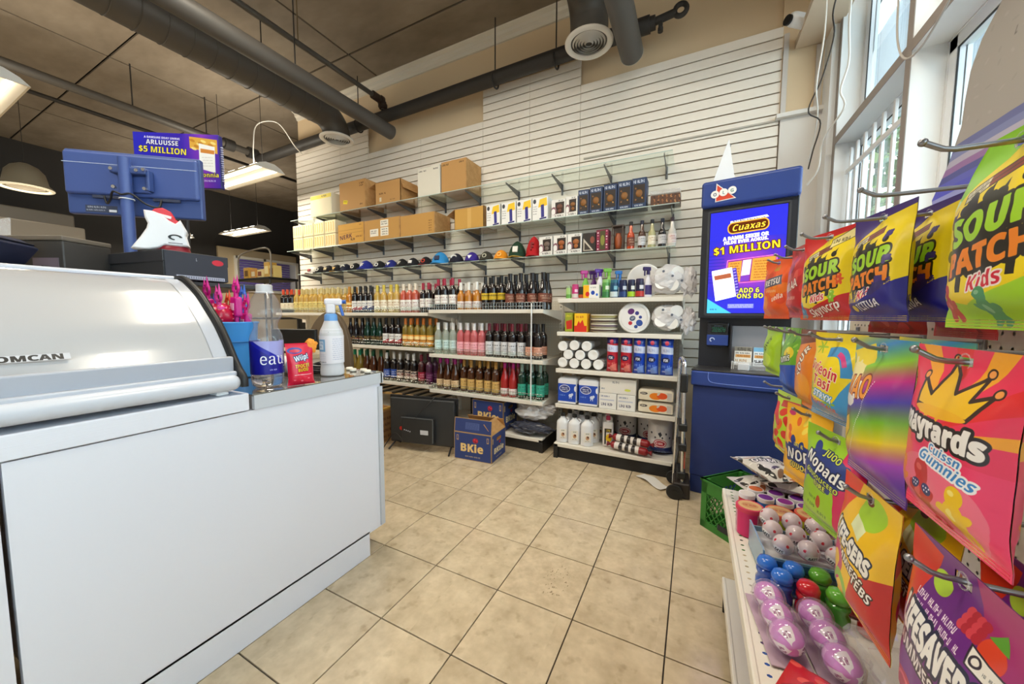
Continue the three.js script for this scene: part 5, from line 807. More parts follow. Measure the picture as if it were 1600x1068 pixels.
{
  const t = thing('candy_pouch', 'red stand up candy pouch leaning by clear bottle', 'bag', [-1.005, yT, 0.388], 1.3);
  const tex = canvasTex(300, 400, (g, w, h) => { fillAll(g, w, h, '#d8183c'); blob(g, 90, 70, 80, 30, '#2c4aa0'); blob(g, 90, 74, 60, 16, '#c8304c'); tx(g, 'Wiip!', 150, 140, 66, '#e6eef8', { stroke: '#1c2a5c', lw: 16, rot: -10 }); tx(g, 'TPOCEE', 156, 218, 46, '#f4d024', { stroke: '#7c1020', lw: 8, rot: -4 }); tx(g, 'BUOD', 160, 256, 44, '#f4d024', { stroke: '#7c1020', lw: 8, rot: -4 }); g.fillStyle = '#f0c8c8'; g.fillRect(60, 300, 180, 5); for (const [x, y] of [[60, 350], [140, 360], [220, 340], [250, 300]]) blob(g, x, y, 14, 5, '#f08898'); });
  mesh('printed_pouch', pouchGeo(0.10, 0.165, 0.045, 5, { seal: 0, stand: 1, head: 0.05, taper: 0.5 }), new THREE.MeshStandardMaterial({ map: tex, roughness: 0.3 }), t, null, [-0.08, 0, 0]);
  mesh('orange_tag', lumpy(0.022, 1, 1.3, 0.5, 0.6, 2, 4, 3).translate(0.045, 0.15, -0.02), cm('#f0982c', 0.5), t);
}
{
  const t = thing('paper_cup', 'white paper cup lying on its side on counter', 'cup', [-1.24, yT + 0.04, 0.235], 0.6);
  mesh('cup', lathe([[0, 0], [0.028, 0], [0.04, 0.09], [0.042, 0.094], [0.04, 0.094], [0.027, 0.004], [0, 0.004]], 26).rotateZ(Math.PI / 2 - 0.12), new THREE.MeshStandardMaterial({ color: '#ebe6e4', roughness: 0.6, side: THREE.DoubleSide }), t);
  mesh('printed_ring', new THREE.TorusGeometry(0.036, 0.003, 6, 24).rotateY(Math.PI / 2).translate(-0.05, 0.0, 0), cm('#9aa0b0', 0.5), t);
}
single('coiled_cable', merge([0, 1, 2].map((i) => new THREE.TorusGeometry(0.062 - i * 0.006, 0.009, 8, 40).rotateX(Math.PI / 2 + 0.06 * i).translate(0.006 * i, 0.012 + i * 0.012, 0))), cm('#17161a', 0.35), 'coil of black cable lying on the counter', 'cable', [-1.24, yT, 0.13]);
[0, 1, 2, 3].forEach((i) => { const t = thing('white_token', 'small white round cap lying on counter corner', 'cap', [-1.16 + i * 0.05, yT, 0.04 + (i % 2) * 0.02], 0, 'white caps on the counter'); mesh('disc', lathe([[0, 0], [0.014, 0], [0.016, 0.004], [0.015, 0.014], [0, 0.016]], 18), cm('#e6dfd0', 0.5), t); });
// lollipop bucket behind the bottle
{
  const t = thing('blue_tub', 'bright blue plastic tub holding toy candy', 'tub', [-1.45, yT, 0.42]);
  mesh('tub', lathe([[0, 0], [0.085, 0], [0.09, 0.005], [0.105, 0.235], [0.112, 0.24], [0.106, 0.245], [0.10, 0.24], [0.085, 0.01], [0, 0.01]], 32), cm('#3f97e0', 0.35), t);
  mesh('rim_band', new THREE.TorusGeometry(0.108, 0.004, 6, 36).rotateX(Math.PI / 2).translate(0, 0.16, 0), cm('#2f80c8', 0.35), t);
  const u = thing('red_candy_ball', 'red speckled candy ball in the blue tub', 'candy', [-1.43, yT + 0.27, 0.46]);
  mesh('ball', new THREE.SphereGeometry(0.055, 24, 16), cm('#c4123c', 0.25), u);
  mesh('speckles', merge(Array.from({ length: 36 }, () => { const d = V(rr(-1, 1), rr(-0.3, 1), rr(-1, 1)).normalize().multiplyScalar(0.055); return new THREE.SphereGeometry(0.004, 6, 4).translate(d.x, d.y, d.z); })), cm('#f0788c', 0.4), u);
  const cs = ['#d81f8c', '#e0409c', '#c81c84', '#2f4ab8', '#e8542c', '#3a6ad0'];
  for (let i = 0; i < 7; i++) {
    const a = i * 0.9, r = 0.052, hgt = [0.35, 0.31, 0.34, 0.27, 0.29, 0.32, 0.28][i], p = thing('toy_candy_wand', ['tall pink', 'short pink', 'magenta', 'blue', 'orange', 'bright blue', 'deep pink'][i] + ' toy candy wand standing in blue tub', 'candy', [-1.45 + Math.cos(a) * r, yT + 0.03, 0.42 + Math.sin(a) * r]); p.rotation.z = Math.cos(a) * -0.05; p.rotation.x = Math.sin(a) * 0.05;
    const m = cm(cs[i % 6], 0.3);
    mesh('stick', cyl(0.009, 0.009, hgt, 10).translate(0, hgt / 2, 0), m, p);
    mesh('wrapper', rbox(0.05, 0.085, 0.03, 0.01, 0, hgt - 0.07, 0, 3), m, p);
    mesh('finial', merge([new THREE.TorusGeometry(0.02, 0.006, 6, 16).translate(0, hgt + 0.01, 0), new THREE.ConeGeometry(0.008, 0.05, 8).translate(0.012, hgt + 0.045, 0), new THREE.ConeGeometry(0.008, 0.04, 8).translate(-0.012, hgt + 0.04, 0)]), m, p);
    mesh('printed_square', box(0.026, 0.03, 0.002, 0, hgt - 0.07, 0.0165), cm(['#f4c8e0', '#b82c90', '#f0a0cc'][i % 3], 0.4), p);
  }
}
// riser shelf behind the freezer with shoe box, device, printer, monitor
{
  const t = thing('back_riser', 'dark riser shelf behind the freezer', 'shelf', [-2.07, 0, 0.95]);
  mesh('board', rbox(0.60, 0.02, 1.75, 0.003, 0.0, 1.30, 0.1), MAT.blackMetal, t); mesh('end_board', rbox(0.22, 0.02, 0.40, 0.003, 0.42, 1.30, -0.565), MAT.blackMetal, t);
  for (const z of [0.0, 0.9]) mesh('support', box(0.03, 1.29, 0.4, -0.0, 0.645, z), MAT.blackMetal, t);
  const s = thing('shoe_box', 'black shoe box with red oval mark behind the freezer', 'box', [-1.735, 1.311, 0.51], 0.12);
  mesh('box_body', rbox(0.40, 0.095, 0.235, 0.003, 0, 0.0475, 0), mat([0.02, 0.02, 0.022], 0.5), s);
  mesh('lid', rbox(0.408, 0.045, 0.243, 0.003, 0, 0.093, 0), mat([0.024, 0.024, 0.028], 0.5), s);
  panel('end_print', canvasTex(256, 128, (g, w, h) => { fillAll(g, w, h, '#2c2c36'); blob(g, 212, 32, 26, 15, '#d01f34'); scrib(g, 120, 20, 8, 14, '#bcbcc0'); g.fillStyle = '#b8bac8'; g.fillRect(40, 108, 200, 16); for (let i = 0; i < 60; i++) { g.fillStyle = i % 3 ? '#55586a' : '#b8bac8'; g.fillRect(44 + i * 3.2, 111, 2, 11); } }), 0.232, 0.11, s, [0.2056, 0.057, 0], [0, Math.PI / 2, 0]);
  const d = thing('countertop_device', 'white and red rounded plastic device standing on shoe box', 'device', [-1.655, 1.4285, 0.55], 1.15);
  const sil = new THREE.Shape(); const K = 0.000315, sp = [[190, 628], [300, 500], [380, 380], [402, 310], [368, 230], [360, 166], [450, 168], [540, 196], [620, 262], [720, 306], [772, 254], [832, 378], [812, 430], [846, 552], [700, 560], [560, 552], [470, 600], [360, 626]];
  sp.forEach(([x, y], i) => i ? sil.lineTo((x - 540) * K * 0.78, (640 - y) * K) : sil.moveTo((x - 540) * K * 0.78, (640 - y) * K)); sil.closePath();
  mesh('white_housing', new THREE.ExtrudeGeometry(sil, { depth: 0.05, bevelEnabled: true, bevelSize: 0.008, bevelThickness: 0.016, bevelSegments: 4 }).translate(0, 0.009, -0.025), mat([0.80, 0.78, 0.79], 0.35), d);
  const red = new THREE.Shape(); [[430, 160], [470, 122], [560, 100], [650, 134], [690, 190], [700, 226], [752, 256], [742, 300], [700, 316], [620, 268], [540, 200], [490, 180]].forEach(([x, y], i) => i ? red.lineTo((x - 540) * K * 0.78, (640 - y) * K) : red.moveTo((x - 540) * K * 0.78, (640 - y) * K)); red.closePath();
  mesh('red_collar', new THREE.ExtrudeGeometry(red, { depth: 0.046, bevelEnabled: true, bevelSize: 0.004, bevelThickness: 0.01, bevelSegments: 3 }).translate(0, 0.009, -0.02), cm('#d81424', 0.35), d);
  mesh('white_inlay', rbox(0.04, 0.012, 0.004, 0.002), cm('#f2e4e4', 0.4), d, [0.012, 0.148, 0.037], [0, 0, -0.2]);
  mesh('base_ring', lathe([[0.0, 0], [0.05, 0], [0.054, 0.006], [0.05, 0.026], [0.03, 0.034]], 30).scale(1.05, 1, 0.8).translate(0.03, 0, 0), cm('#8c1626', 0.4), d);
  mesh('maker_mark', new THREE.TorusGeometry(0.012, 0.003, 6, 24, 4.6).scale(1.5, 0.8, 1), MAT.black, d, [0.04, 0.064, 0.0425]);
  mesh('small_print', rbox(0.045, 0.003, 0.001, 0.0004), cm('#6a6268', 0.5), d, [0.04, 0.04, 0.042]);
  // receipt printer
  const r = thing('receipt_printer', 'grey till printer box behind the freezer', 'printer', [-1.98, 1.311, 0.775], 0.466); r.scale.set(1.0, 1.35, 0.85);
  mesh('housing', rbox(0.26, 0.105, 0.2, 0.006, 0, 0.0525, 0), cm('#3a3735', 0.5), r);
  mesh('top_plate', rbox(0.262, 0.014, 0.205, 0.004, 0, 0.112, 0), cm('#6a6156', 0.5), r, null, [0, 0, 0]);
  mesh('paper_slot', box(0.12, 0.003, 0.05, 0.03, 0.1205, 0.02), cm('#b0a488', 0.6), r);
  mesh('port_panel', box(0.10, 0.05, 0.004, 0.06, 0.03, 0.101), cm('#6d5f68', 0.5), r);
  mesh('cable_plug', merge([cyl(0.01, 0.01, 0.03, 10).rotateX(Math.PI / 2).translate(0.04, 0.02, 0.11), cyl(0.01, 0.01, 0.03, 10).rotateX(Math.PI / 2).translate(0.07, 0.022, 0.11)]), MAT.black, r);
  const pl = thing('clear_stand', 'slanted clear acrylic stand behind the till printer', 'stand', [-2.24, 1.345, 0.93], 0.6);
  mesh('acrylic_sheet', box(0.22, 0.22, 0.004, 0, 0.11, 0), MAT.plastic, pl, null, [-0.3, 0, 0.25]);
  const bd = thing('ring_binder', 'dark blue binder leaning on yellow folder', 'binder', [-1.835, 1.325, 0.97], 0.9);
  mesh('cover', rbox(0.06, 0.09, 0.20, 0.005, -0.01, 0.075, 0), cm('#20263c', 0.4), bd, null, [0, 0, -0.6]);
  mesh('spine_groove', box(0.004, 0.092, 0.19, 0.002, 0.08, 0), cm('#0f1220', 0.4), bd, null, [0, 0, -0.6]);
  const fl = thing('yellow_folder', 'yellow folder lying behind the freezer top', 'folder', [-1.93, 1.325, 1.2], 0.5);
  mesh('folder_cover', rbox(0.24, 0.012, 0.3, 0.003, 0, 0.075, 0), cm('#e8a41c', 0.5), fl, null, [0.1, 0, -0.25]);
  mesh('papers', rbox(0.22, 0.03, 0.28, 0.003, 0, 0.018, 0), cm('#e4dccc', 0.7), fl);
}
{
  // customer monitor on pole, its back to the aisle
  const u = V(0.77, 0, -0.64).normalize(), turn = Math.atan2(0.64, 0.77);
  const t = thing('monitor_on_pole', 'slate blue monitor back mounted on blue pole', 'monitor', [-2.055, 1.311, 0.52], turn); t.scale.setScalar(1.1);
  const bm = mat([0.045, 0.08, 0.24], 0.42), bm2 = mat([0.06, 0.10, 0.30], 0.4);
  mesh('housing', rbox(0.5, 0.272, 0.03, 0.008, 0, 0.44, -0.05, 3), bm, t);
  mesh('back_bulge', rbox(0.49, 0.18, 0.025, 0.012, 0, 0.475, -0.03, 3), bm2, t);
  mesh('accent_line', box(0.488, 0.002, 0.002, 0, 0.515, -0.0168), cm('#c8d2e8', 0.4), t);
  mesh('screen', box(0.48, 0.25, 0.002, 0, 0.44, -0.066), mat([0.01, 0.01, 0.012], 0.08), t);
  mesh('pole', cyl(0.021, 0.021, 0.535, 22).translate(0, 0.267, 0.02), bm2, t);
  mesh('pole_base', cyl(0.06, 0.065, 0.012, 24).translate(0, 0.006, 0.02), bm, t);
  mesh('mount_plate', rbox(0.11, 0.10, 0.012, 0.004, 0.015, 0.45, -0.012), bm2, t);
  const cl = mesh('clamp', merge([rbox(0.13, 0.03, 0.05, 0.006, 0.01, 0.485, 0.0), rbox(0.012, 0.09, 0.03, 0.004, 0.075, 0.45, 0.0)]), bm, t);
  for (const [x, y] of [[-0.045, 0.485], [0.045, 0.485], [-0.04, 0.41], [0.07, 0.41], [0.07, 0.49]]) mesh('bolt', cyl(0.007, 0.007, 0.012, 10).rotateX(Math.PI / 2).translate(x, y, 0.024), MAT.chrome, cl);
  mesh('port_bar', merge([box(0.10, 0.012, 0.01, -0.10, 0.378, -0.025), box(0.10, 0.012, 0.01, 0.12, 0.378, -0.025)]), cm('#3c4258', 0.4), t);
  mesh('cable', tube([[-0.10, 0.378, -0.01], [-0.085, 0.345, 0.0], [-0.05, 0.36, 0.03], [-0.03, 0.385, 0.045], [0.0, 0.375, 0.046], [0.03, 0.38, 0.045], [0.07, 0.345, 0.02], [0.10, 0.34, 0.0], [0.105, 0.375, -0.015]], 0.004, 60, 6), MAT.black, t);
  mesh('cable_tie', new THREE.TorusGeometry(0.0235, 0.0025, 6, 22).rotateX(Math.PI / 2).translate(0, 0.362, 0.02), MAT.white, t);
  mesh('rating_label', new THREE.PlaneGeometry(0.115, 0.03), new THREE.MeshStandardMaterial({ roughness: 0.5, map: canvasTex(192, 48, (g, w, h) => { fillAll(g, w, h, '#3a4258'); scrib(g, 6, 6, 120, 12, '#b8bcc8'); scrib(g, 6, 28, 110, 9, '#b8bcc8'); g.fillStyle = '#e4e4e8'; g.fillRect(140, 26, 46, 16); }) }), t, [-0.13, 0.328, -0.0344]);
}
// lottery screen sign behind the monitor
{
  const turn = Math.atan2(0.52, 0.85);
  const t = thing('lottery_sign', 'blue and gold lottery advertising sign behind the monitor', 'sign', [-2.2, 1.311, 0.265], turn);
  const tex = canvasTex(640, 420, (g, w, h) => {
    const gr = g.createLinearGradient(0, 0, w, 0); gr.addColorStop(0, '#2c2cc0'); gr.addColorStop(0.55, '#3a22b0'); gr.addColorStop(0.8, '#8a3ac0'); gr.addColorStop(1, '#4a2aa8'); g.fillStyle = gr; g.fillRect(0, 0, w, h);
    tx(g, 'A DAMSURE DDAY UMRVE', 215, 40, 22, '#f4f4fa', { rot: 2 }); tx(g, 'ARLUUSSE', 215, 76, 50, '#f4f4fa', { stroke: '#20207c', lw: 8, rot: 2 }); tx(g, '$5 MILLION', 215, 136, 64, '#f6e63a', { stroke: '#20207c', lw: 8, rot: 3 }); scrib(g, 60, 190, 80, 12, '#d8d8f4');
    g.fillStyle = '#e8b84a'; poly(g, [[420, 20], [630, 40], [630, 150], [420, 110]], '#e3ac44'); for (let i = 0; i < 9; i++) blob(g, 440 + (i * 53) % 180, 50 + (i * 29) % 70, 22, 10, i % 2 ? '#f6dc86' : '#c8842c', 0.4);
    poly(g, [[490, 70], [610, 96], [606, 300], [486, 268]], '#f7f4ef'); poly(g, [[500, 110], [606, 124], [604, 154], [500, 142]], '#d98a3c'); for (let i = 0; i < 4; i++) scrib(g, 508, 176 + i * 22, 84, 8, '#cfc8c0');
    blob(g, 420, 214, 22, 18, '#f0eef8'); tx(g, 'Zlonnia', 550, 318, 46, '#f4e23c', { stroke: '#241c6c', lw: 8 }); scrib(g, 510, 356, 96, 14, '#d8d8f4');
  });
  mesh('screen_body', rbox(0.44, 0.29, 0.03, 0.005, 0, 0.70, 0), cm('#22226c', 0.4), t);
  panel('printed_face', tex, 0.436, 0.286, t, [0, 0.70, 0.0162], null, 0.3);
  mesh('coil_binding', merge(Array.from({ length: 16 }, (_, i) => new THREE.TorusGeometry(0.006, 0.0016, 5, 10).rotateX(Math.PI / 2).translate(0.226, 0.60 + i * 0.012, 0.004))), cm('#cfd2e8', 0.4), t);
  mesh('stand', merge([bar([0, 0, -0.02], [0, 0.54, -0.02], 0.012, 10), cyl(0.07, 0.075, 0.012, 24).translate(0, 0.006, -0.02)]), MAT.blackMetal, t);
}
// ------------------------------------------------------------------ lottery kiosk
{
  const t = thing('lottery_kiosk', 'tall blue and black lottery kiosk with lit advertising screen', 'kiosk', [0.385, 0, -1.345], -0.14);
  const blue = mat([0.022, 0.055, 0.26], 0.38, { bumpMap: grain, bumpScale: 0.0004 }), blueD = mat([0.016, 0.036, 0.17], 0.45), dk = mat([0.016, 0.017, 0.024], 0.4);
  const W = 0.50, X = W / 2;
  mesh('lower_cabinet', rbox(W, 0.60, 0.38, 0.006, X, 0.42, -0.19), blueD, t);
  mesh('base_panel', rbox(W - 0.004, 0.12, 0.37, 0.006, X, 0.06, -0.19), blueD, t);
  mesh('ledge', rbox(W + 0.02, 0.095, 0.42, 0.012, X, 0.77, -0.18, 3), blue, t);
  mesh('ledge_trim', tube([[0.09, 0.815, 0.032], [0.09, 0.775, 0.032], [0.10, 0.757, 0.032], [0.13, 0.750, 0.032], [0.3, 0.748, 0.032], [0.49, 0.748, 0.032]], 0.0022, 40, 6), mat([0.20, 0.30, 0.75], 0.3), t);
  mesh('writing_top', rbox(W + 0.02, 0.012, 0.34, 0.004, X, 0.823, -0.15), mat([0.035, 0.033, 0.034], 0.28), t);
  mesh('tower', box(W, 0.36, 0.16, X, 1.005, -0.27), dk, t);
  mesh('screen_frame', rbox(W, 0.72, 0.20, 0.006, X, 1.515, -0.20), dk, t);
  mesh('inner_bezel', merge([box(0.42, 0.012, 0.008, X, 1.838, -0.098), box(0.42, 0.012, 0.008, X, 1.178, -0.098), box(0.012, 0.66, 0.008, X - 0.21, 1.508, -0.098), box(0.012, 0.66, 0.008, X + 0.21, 1.508, -0.098)]), mat([0.05, 0.052, 0.06], 0.35), t);
  mesh('header', rbox(W + 0.012, 0.165, 0.24, 0.02, X, 1.945, -0.19, 4), blue, t);
  const tex = canvasTex(720, 1100, (g, w, h) => {
    fillAll(g, w, h, '#2b2ccf');
    const gr = g.createRadialGradient(400, 640, 40, 400, 640, 460); gr.addColorStop(0, '#b040c0'); gr.addColorStop(0.55, '#5a2cb8'); gr.addColorStop(1, '#2a2cc8'); g.fillStyle = gr; g.fillRect(0, 300, w, 620);
    g.fillStyle = '#2626b0'; for (let i = 0; i < 9; i++) g.fillRect(0, 470 + i * 36, 150 + i * 6, 8);
    poly(g, [[200, 110], [540, 84], [560, 108], [200, 134]], '#f2f2fa'); scrib(g, 216, 102, 320, 20, '#2a2a6c');
    g.save(); g.translate(370, 180); g.rotate(-0.05); g.beginPath(); g.roundRect(-190, -56, 380, 112, 50); g.fillStyle = '#5a2408'; g.fill(); g.lineWidth = 12; g.strokeStyle = '#f0b03c'; g.stroke(); tx(g, 'Cuaxas', 0, 0, 92, '#f6c83c', { font: 'sans-serif', style: 'italic bold', stroke: '#3c1804', lw: 14 }); g.restore();
    tx(g, 'A RAMM SEKIE OR', 350, 286, 50, '#f6f6fc', { rot: -2.4, stroke: '#f6f6fc', lw: 5 }); tx(g, 'FILDE EVER AOKUS.', 354, 330, 46, '#f6f6fc', { rot: -2.4, stroke: '#f6f6fc', lw: 4 }); tx(g, '$1 MILLION', 360, 408, 108, '#f8dc2c', { rot: -3, stroke: '#5a2a10', lw: 16, sx: 1.04 });
    poly(g, [[190, 530], [650, 500], [640, 760], [170, 780]], '#8a2a8c', '#e070c0', 10); poly(g, [[200, 548], [330, 538], [320, 762], [184, 768]], '#e0983c'); poly(g, [[430, 526], [640, 512], [630, 750], [416, 756]], '#e0983c'); poly(g, [[340, 536], [420, 530], [408, 690], [326, 700]], '#f0e8f4'); poly(g, [[326, 704], [408, 694], [402, 758], [320, 762]], '#7a3ab8');
    for (let i = 0; i < 7; i++) { scrib(g, 214, 560 + i * 28, 96, 13, '#7a3c14'); scrib(g, 446, 548 + i * 28, 150, 13, '#8a4a18'); } for (let i = 0; i < 4; i++) scrib(g, 346, 566 + i * 30, 56, 10, '#b8a8c8');
    poly(g, [[40, 640], [230, 610], [290, 910], [90, 960]], '#fdfbf4', '#ffffff', 14); poly(g, [[60, 690], [226, 664], [236, 712], [70, 736]], '#a85a3c'); for (let i = 0; i < 5; i++) { g.save(); g.translate(84, 770 + i * 36); g.rotate(-0.16); scrib(g, 0, 0, 150, 14, i % 2 ? '#cfc8a8' : '#d8d4c0'); g.restore(); }
    g.save(); g.translate(238, 616); g.rotate(-0.17); g.fillStyle = '#4630b0'; g.fillRect(0, 0, 40, 300); for (let i = 0; i < 9; i++) { g.fillStyle = '#9a8ae0'; g.fillRect(6, 10 + i * 32, 26, 14); } g.restore();
    tx(g, 'ADD 6', 410, 856, 68, '#f4ec4a', { stroke: '#2a2a5c', lw: 12, align: 'center' }); tx(g, 'ONS BO', 420, 916, 68, '#f4ec4a', { stroke: '#2a2a5c', lw: 12 });
    g.fillStyle = '#7d84d8'; g.fillRect(210, 1000, 250, 46); for (let i = 0; i < 2; i++) scrib(g, 216, 1006 + i * 20, 236, 14, '#b8bcf0');
    poly(g, [[0, 940], [0, 1100], [250, 1100]], '#4cc0ea'); scrib(g, 22, 1050, 80, 16, '#2a5a8c');
  });
  mesh('screen', box(0.398, 0.64, 0.004, X, 1.508, -0.098), new THREE.MeshStandardMaterial({ map: tex, roughness: 0.2, emissive: 0xffffff, emissiveMap: tex, emissiveIntensity: 0.55 }), t);
  const sl = new THREE.RectAreaLight(new THREE.Color().setRGB(0.35, 0.28, 1.0), 0.5, 0.39, 0.63); sl.position.set(X, 1.508, -0.09); sl.rotation.y = Math.PI; sl.name = 'screen_light'; t.add(sl);
  // emblem
  const e = new THREE.Group(); e.name = 'emblem'; e.position.set(0.115, 1.94, -0.0685); t.add(e); e.userData.label = 'white and red lettered emblem';
  const tri = (k) => { const s = new THREE.Shape(); s.moveTo(-0.032 - k, 0.052 + k * 2.4); s.lineTo(0.062 + k * 2.2, -0.038 - k); s.lineTo(-0.036 - k, -0.046 - k); s.closePath(); return s; };
  mesh('triangle_border', new THREE.ExtrudeGeometry(tri(0.005), { depth: 0.0015, bevelEnabled: false }), cm('#f2efec', 0.4), e);
  mesh('red_triangle', new THREE.ExtrudeGeometry(tri(0), { depth: 0.0025, bevelEnabled: false }), cm('#d8432a', 0.4), e);
  const ringT = (ch, c) => new THREE.MeshStandardMaterial({ roughness: 0.4, map: canvasTex(128, 128, (g, w, h) => { fillAll(g, w, h, '#f4f2f0'); tx(g, ch, 64, 68, 84, c); }) });
  [['O', '#2a3a5c', -0.043], ['L', '#6c8a94', 0.004], ['G', '#3a7a6c', 0.05]].forEach(([ch, c, x]) => { mesh('letter_disc', cyl(0.023, 0.023, 0.004, 28).rotateX(Math.PI / 2), cm('#f4f2f0', 0.4), e, [x, 0.001 + x * 0.12, 0.003]); mesh('letter', new THREE.CircleGeometry(0.021, 28), ringT(ch, c), e, [x, 0.001 + x * 0.12, 0.0055]); });
  // ticket checker
  const k = mesh('ticket_checker', rbox(0.125, 0.16, 0.07, 0.008, 0.115, 1.045, -0.18, 3), dk, t);
  mesh('checker_display', box(0.092, 0.055, 0.002, 0.12, 1.085, -0.1445), new THREE.MeshStandardMaterial({ roughness: 0.2, map: canvasTex(128, 80, (g, w, h) => { fillAll(g, w, h, '#10181c'); scrib(g, 26, 8, 70, 10, '#5a6a7c'); for (let i = 0; i < 3; i++) scrib(g, 10, 26 + i * 16, 108, 11, '#2f7a5c'); }) }), k);
  mesh('checker_base', rbox(0.125, 0.07, 0.012, 0.004, 0.115, 1.01, -0.141), blue, k);
  mesh('checker_mark', new THREE.TorusGeometry(0.012, 0.004, 6, 16, 4.4), cm('#b8c4e8', 0.4), k, [0.085, 1.012, -0.134]);
  // leaflet bay
  mesh('bay_back', box(0.28, 0.24, 0.006, 0.335, 0.985, -0.188), mat([0.30, 0.30, 0.33], 0.35), t);
  mesh('bay_side', box(0.008, 0.24, 0.07, 0.193, 0.985, -0.155), dk, t);
  const lf = (i) => canvasTex(128, 150, (g, w, h) => { fillAll(g, w, h, i ? '#e8eef2' : '#e6e2da'); g.fillStyle = i ? '#7ab8e0' : '#8a8478'; g.fillRect(0, 0, w, 34); if (!i) scrib(g, 6, 6, 112, 24, '#4a4640'); g.fillStyle = '#d9a05a'; g.fillRect(8, 62, 112, 24); scrib(g, 12, 66, 100, 15, '#a86a2c'); scrib(g, 8, 44, 110, 12, '#55524c'); scrib(g, 8, 100, 100, 20, i ? '#3a3a40' : '#b08a5c'); if (i) { g.fillStyle = '#33343a'; for (let q = 0; q < 24; q++) g.fillRect(8 + (q * 29) % 110, 104 + (q * 13) % 36, 10, 7); } });
  [[0.262, 0], [0.365, 1]].forEach(([x, i]) => { const m = mesh('leaflet', box(0.095, 0.12, 0.003), cm('#e6e2da', 0.6), t, [x, 0.912, -0.155], [-0.18, 0, 0]); panel('printed_face', lf(i), 0.094, 0.118, m, [0, 0, 0.002]); });
  mesh('leaflet_holder', box(0.25, 0.05, 0.003, 0.325, 0.853, -0.125), MAT.plastic, t);
  mesh('folded_slip', merge([box(0.003, 0.05, 0.07, 0.205, 0.853, -0.14), box(0.003, 0.045, 0.07, 0.215, 0.85, -0.14)]), cm('#e4e0dc', 0.6), t, null, [0, 0, 0.0]);
  mesh('ticket_cup', rbox(0.06, 0.04, 0.04, 0.004, 0.27, 0.849, -0.10), MAT.milky, t);
}
// sheet leaning above kiosk on the slat wall
{ const t = thing('card_sheet', 'narrow white card standing between kiosk top and slat wall', 'card', [0.50, 2.028, -1.60]); const s = new THREE.Shape(); s.moveTo(-0.06, 0); s.lineTo(0.10, 0); s.lineTo(0.045, 0.36); s.closePath(); mesh('card', new THREE.ExtrudeGeometry(s, { depth: 0.004, bevelEnabled: false }), cm('#eeecec', 0.5), t, null, [-0.2, 0.3, 0]); mesh('edge_strip', box(0.025, 0.34, 0.006, 0, 0.17, 0), cm('#8f8c86', 0.5), t, [-0.045, 0, 0.006], [-0.2, 0.3, -0.29]); mesh('slot', box(0.025, 0.004, 0.006, 0.05, 0.15, 0.0), cm('#8a8890', 0.5), t, null, [-0.2, 0.3, 0]); }
// folding hand truck beside the kiosk
{
  const t = thing('hand_truck', 'folded silver and black hand truck beside the kiosk', 'hand truck', [0.318, 0, -1.30], 0.06); t.scale.set(1, 0.92, 1);
  for (const s of [-1, 1]) mesh('side_tube', bar([s * 0.024, 0.03, s * 0.07], [s * 0.012, 0.88, s * 0.07], 0.011, 12), MAT.chrome, t);
  mesh('handle', tube([[-0.012, 0.87, -0.07], [-0.01, 0.95, -0.06], [0, 0.975, 0], [0.01, 0.95, 0.06], [0.012, 0.87, 0.07]], 0.012, 30, 10), MAT.chrome, t);
  mesh('grip', rbox(0.045, 0.13, 0.05, 0.012, 0.012, 0.81, 0.07, 3), MAT.black, t);
  for (const y of [0.16, 0.36, 0.5]) mesh('joint_block', rbox(0.05, 0.05, 0.17, 0.008, 0.015, y, 0.01), MAT.black, t);
  mesh('warning_sticker', box(0.002, 0.16, 0.025, 0.034, 0.29, 0.07), cm('#d8604a', 0.5), t, [0.0, 0, 0]);
  mesh('foot_plate', rbox(0.10, 0.11, 0.2, 0.012, 0.02, 0.055, 0.0), cm('#2c2522', 0.5), t);
  for (const s of [-1, 1]) mesh('wheel', merge([cyl(0.05, 0.05, 0.022, 22).rotateX(Math.PI / 2), cyl(0.02, 0.02, 0.03, 12).rotateX(Math.PI / 2)]).translate(-0.02, 0.05, s * 0.115), MAT.black, t);
}
